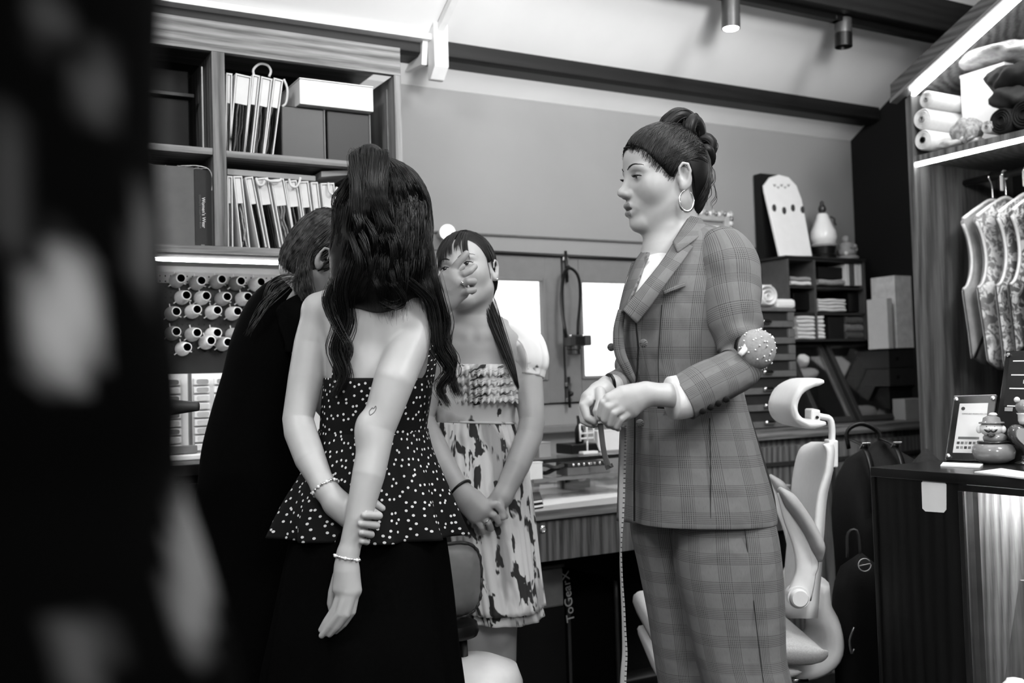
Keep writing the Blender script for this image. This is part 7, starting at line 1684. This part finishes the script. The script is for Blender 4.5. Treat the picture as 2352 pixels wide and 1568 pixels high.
for k, (y0, xl, xr) in enumerate([(836, 1028, 1180), (858, 1020, 1186), (878, 1026, 1190), (898, 1034, 1190)]):     # four gathered frills
    G = []; n = 110
    for i, q in enumerate((0, .35, .7, 1.0)):
        row = []
        for s in np.linspace(0, 1, n):
            x = xl+(xr-xl)*s; a = (s-.5)*2; dz = .112*math.sqrt(max(.02, 1-(a*.93)**2)); wv = .007*q*math.sin(s*70+k*2)+.005*q*math.sin(s*31+k)
            row.append(N_(x, y0+26*q+3*q*math.sin(s*70+k*2+1), dz+.004+.012*q+wv))
        G.append(row)
    MB().grid(G).build('frill', FLR, dr, smooth=True, solid=.0016)
MB().tube([N_(1003+(1182-1003)*s, 968+4*s, .096*math.sqrt(max(.05, 1-((s-.5)*1.9)**2))+.003) for s in np.linspace(0, 1, 24)], .003, 6).build('waist_seam', FLB, dr, smooth=True)
for sx_, path in ((1, [(1150, 770, 20, ZN), (1172, 770, 40, ZN), (1198, 795, 52, ZN), (1212, 828, 50, ZN-.01), (1212, 850, 42, ZN-.015), (1211, 866, 37, ZN-.02)]), (-1, [(1030, 775, 20, ZN), (1008, 775, 40, ZN), (984, 800, 52, ZN), (974, 832, 50, ZN-.01), (974, 856, 42, ZN-.015), (974, 872, 37, ZN-.02)])):
    m, _, _ = px_tube(path, 60, 28, lambda an, t_: .04*np.sin(an*9+3*t_)*(.3+t_)+.03*np.sin(an*14)*t_); m.build('puff_sleeve', floral('sheer floral sleeve', 10, 10, 6.0), dr, smooth=True)
# ---- hair with fringe and two long tails
hw2 = lambda f, l, u: On+(V3(f, l, u)*hn)@Mn
hb = Body(); hb.ell(hw2(-.002, 0, .026), Mn, np.array([.087, .079, .092])*hn, .02); hb.ell(hw2(.010, 0, .050), Mn, np.array([.068, .066, .050])*hn, .02)
hb.ell(hw2(-.034, 0, -.03), Mn, np.array([.055, .062, .06])*hn, .03)
fx2 = np.array([-.15, -.05, -.03, -.012, .004, .02, .040, .058, .072, .10]); ux2 = np.array([-.10, -.08, -.03, .030, .020, .008, .030, .052, .066, .085])
hb.cut(lambda p: np.interp(((p-On)@Mn.T)[:, 0]/hn, fx2, ux2)*hn-((p-On)@Mn.T)[:, 2], .006)
hair = sdf_obj('hair', hb, .0035, HAIR, np_)
rr = np.random.default_rng(31); paths = []
def onh(p_, k_=1.03):
    c0 = V3(-.002, 0, .018); q = (p_-c0)/V3(.094, .082, .100); return c0+(p_-c0)/np.linalg.norm(q)*k_
for k in range(230):                                   # heavy fringe on one side, thin wisps on the other
    if k < 175: l0 = -rr.uniform(.0, .066); ue = np.interp(-l0, [0, .015, .03, .05, .07], [.030, .024, .016, .004, -.012])+rr.normal(0, .006)
    else: l0 = rr.uniform(.004, .05); ue = np.interp(l0, [0, .02, .05], [.05, .03, .000])+rr.normal(0, .008)
    st = V3(.0+rr.normal(0, .010), .012+l0*.12, .112)
    paths.append([hw2(*onh(st)), hw2(*onh(V3(.055, .010+l0*.55, .088))), hw2(*onh(V3(.085, l0*.88, .058))), hw2(*(onh(V3(.09, l0, ue))+V3(.004, 0, 0)))])
for k in range(420):                                   # crown and sides pulled back
    sd = rr.uniform(-1, 1); a = V3(.0+rr.uniform(-.03, .04), .02*sd, .112); c0 = V3(-.014, 0, .020); pl = []
    e_ = V3(-.045+rr.uniform(-.05, .03), .080*np.sign(sd), -.040+rr.normal(0, .02))
    for q in np.linspace(0, 1, 6):
        p_ = a*(1-q)+e_*q+V3(.0, .03*sd, .0)*math.sin(q*3.1); r_ = np.linalg.norm((p_-c0)/V3(.1, .081, .094)); pl.append(hw2(*(c0+(p_-c0)/r_*1.02)))
    paths.append(pl)
for base in ([(1118, 672, -.01), (1128, 712, .02), (1142, 752, .055), (1160, 800, .085), (1176, 846, .105), (1190, 890, .11)], [(1032, 690, -.02), (1034, 730, .02), (1030, 770, .05), (1030, 810, .07)]):
    for k in range(170):
        o_ = rr.normal(0, 1, 3); sp_ = [10, 12, 11, 9, 6, 2]
        paths.append([N_(x+o_[0]*sp_[i]*.62, y+o_[1]*2+rr.normal(0, 2), z+o_[2]*.008) for i, (x, y, z) in enumerate(base)])
n0 = 230; hc_ = Body(); hc_.ops = hb.ops[:-1]; mid = drape(np.array(paths[n0:n0+420]), hc_, .0006)
paths[n0:n0+420] = list(mid+rr.normal(0, .0008, mid.shape))
strands(paths, .0011, 14, 4, .002, 6).build('hair_strands', HAIRS, hair, smooth=True)['kind'] = 'stuff'
# ================================================================== WOMAN BENDING FORWARD IN BLACK
ZT = 2.50
tp_ = thing('person', 'person in black bending forward at the left, raising a ringed hand', 'person', V3(*P(620, 1400, ZT)[:2], 0))
T_ = lambda x, y, z=0.0: P(x, y, ZT-z)
Ft = unit(CR*.86+CF*.30-CU*.42); Mt = frame(Ft, unit(CU+CR*.35)); Ot = T_(740, 588, .0)
b = Body(); w = head(b, Ot, Mt, 1.0, open_mouth=False)
b.limb([w(-.035, 0, -.050), T_(712, 668, .0), T_(690, 715, .0)], [.050, .050, .060], .03)
b.limb([T_(690, 720, .0), T_(640, 840, -.01), T_(600, 1000, -.02)], [.06, .06, .06], .04)
b.limb([T_(700, 720, .04), T_(704, 800, .07), T_(716, 880, .05), T_(760, 940, .0), T_(810, 900, -.03)], [.040, .036, .034, .031, .03], .02)
H_ = lambda x, y, z: P(x, y, 2.42-z)
b.limb([T_(720, 710, -.09), T_(820, 830, -.08), T_(900, 800, .0), H_(1012, 712, -.01), H_(1024, 684, .0)], [.046, .038, .034, .026, .024], .02)
b.limb([H_(1024, 684, .0), H_(1034, 662, .005), H_(1046, 648, .01)], [.025, .029, .027], .012); b.limb([H_(1016, 668, .0), H_(1026, 640, .005), H_(1038, 628, .01)], [.020, .020, .015], .014); b.limb([H_(1036, 690, .0), H_(1062, 672, .005)], [.018, .016], .014)
hand_fingers(b, [([H_(1034, 630, .012), H_(1050, 606, .016), H_(1063, 592, .016), H_(1071, 582, .014)], [.0120, .0100, .0092, .0084]),
                 ([H_(1044, 640, .016), H_(1066, 628, .024), H_(1080, 622, .022), H_(1090, 612, .014)], [.0120, .0105, .0095, .0086]),
                 ([H_(1052, 656, .016), H_(1074, 646, .026), H_(1088, 646, .016), H_(1084, 654, .0)], [.0115, .0100, .0096, .0080]),
                 ([H_(1054, 674, .012), H_(1074, 668, .022), H_(1088, 666, .014), H_(1084, 670, .0)], [.0108, .0092, .0088, .0074]),
                 ([H_(1022, 650, -.02), H_(1044, 626, -.035), H_(1062, 612, -.045)], [.013, .011, .009])])
sdf_obj('body', b, .0028, [SKIN3], tp_)
c_ = H_(1066, 650, .022); bracelet('finger_ring', c_, H_(1074, 646, .026)-H_(1052, 656, .016), .0112, CHROME, tp_, 0, .0013); MB().ball(H_(1066, 650, .036)-CR*.004, .0036, 10, 8).build('ring_stone', CHROME, tp_, smooth=True)
def tf_(an, t_): return .012*np.sin(an*4+5*t_)+.01*np.sin(an*9-6*t_)*t_
m, _, _ = px_tube([(706, 652, 50, ZT), (690, 680, 72, ZT), (655, 730, 92, ZT), (626, 800, 96, ZT), (606, 880, 96, ZT), (590, 960, 104, ZT), (582, 1040, 116, ZT), (580, 1130, 124, ZT), (575, 1300, 136, ZT+.02), (570, 1500, 148, ZT+.02), (565, 1700, 158, ZT+.02), (560, 1895, 165, ZT+.02)], 72, 70, tf_, .70); dm = m.build('black_dress', BLACK_CL, tp_, smooth=True)
m, _, _ = px_tube([(668, 700, 42, ZT-.05), (690, 735, 50, ZT-.06), (700, 775, 48, ZT-.07), (702, 806, 46, ZT-.07)], 36, 20, lambda an, t_: .03*np.sin(an*5+6*t_)); m.build('short_sleeve', BLACK_CL, dm, smooth=True)
hb = Body(); hw3 = lambda f, l, u: Ot+(V3(f, l, u))@Mt
hb.ell(hw3(-.001, 0, .026), Mt, (.087, .080, .093), .02); hb.ell(hw3(-.036, 0, -.03), Mt, (.055, .062, .06), .03)
hb.cut(lambda p: np.interp(((p-Ot)@Mt.T)[:, 0], [-.15, -.05, -.03, -.015, .0, .03, .06, .1], [-.12, -.09, -.03, .028, .024, .035, .06, .085])-((p-Ot)@Mt.T)[:, 2], .006)
hair = sdf_obj('hair', hb, .004, HAIRB, tp_); rr = np.random.default_rng(41); paths = []
for k in range(420):
    sd = rr.uniform(-1, 1); a = V3(.03+rr.uniform(-.04, .03), .02*sd, .112); e_ = V3(-.05+rr.normal(0, .02), .076*np.sign(sd), -.07+rr.normal(0, .03)); c0 = V3(-.014, 0, .020); pl = []
    for q in np.linspace(0, 1, 6):
        p_ = a*(1-q)+e_*q+V3(0, .03*sd, 0)*math.sin(q*3.1); r_ = np.linalg.norm((p_-c0)/V3(.1, .081, .094)); pl.append(hw3(*(c0+(p_-c0)/max(r_, .6)*1.02)))
    paths.append(pl)
for k in range(500):
    sd = rr.uniform(-1, 1); a = V3(-.01+rr.uniform(-.03, .03), .03*sd, .112); e_ = V3(-.075+rr.normal(0, .02), .07*sd, -.075+rr.normal(0, .02)); c0 = V3(-.014, 0, .020)
    paths.append([hw3(*(c0+(p_-c0)/max(np.linalg.norm((p_-c0)/V3(.1, .081, .094)), .6))) for p_ in [a*(1-q)+e_*q for q in np.linspace(0, 1, 6)]])
for base, n_ in (([(712, 560, .08), (698, 600, .085), (700, 640, .085), (712, 690, .08)], 120), ([(700, 580, .07), (690, 630, .08), (684, 660, .08), (700, 700, .08)], 60), ([(700, 620, .07), (668, 650, .09), (640, 670, .09), (610, 700, .10), (588, 735, .10), (570, 770, .08)], 14), ([(694, 640, .06), (660, 640, .085), (630, 655, .09), (612, 690, .095)], 12)):
    for k in range(n_):
        o_ = rr.normal(0, 6, 2); zz = rr.normal(0, .006); ph = rr.uniform(0, 6); paths.append([T_(x+o_[0]+5*math.sin(ph+i*1.3), y+o_[1]+4*math.cos(ph+i), z+zz) for i, (x, y, z) in enumerate(base)])
hc_ = Body(); hc_.ops = hb.ops[:-1]; mid = drape(np.array(paths[:920]), hc_, .0006); paths[:920] = list(mid+rr.normal(0, .0008, mid.shape))
strands(paths, .0010, 16, 4, .004, 7).build('hair_strands', HAIRB, hair, smooth=True)['kind'] = 'stuff'
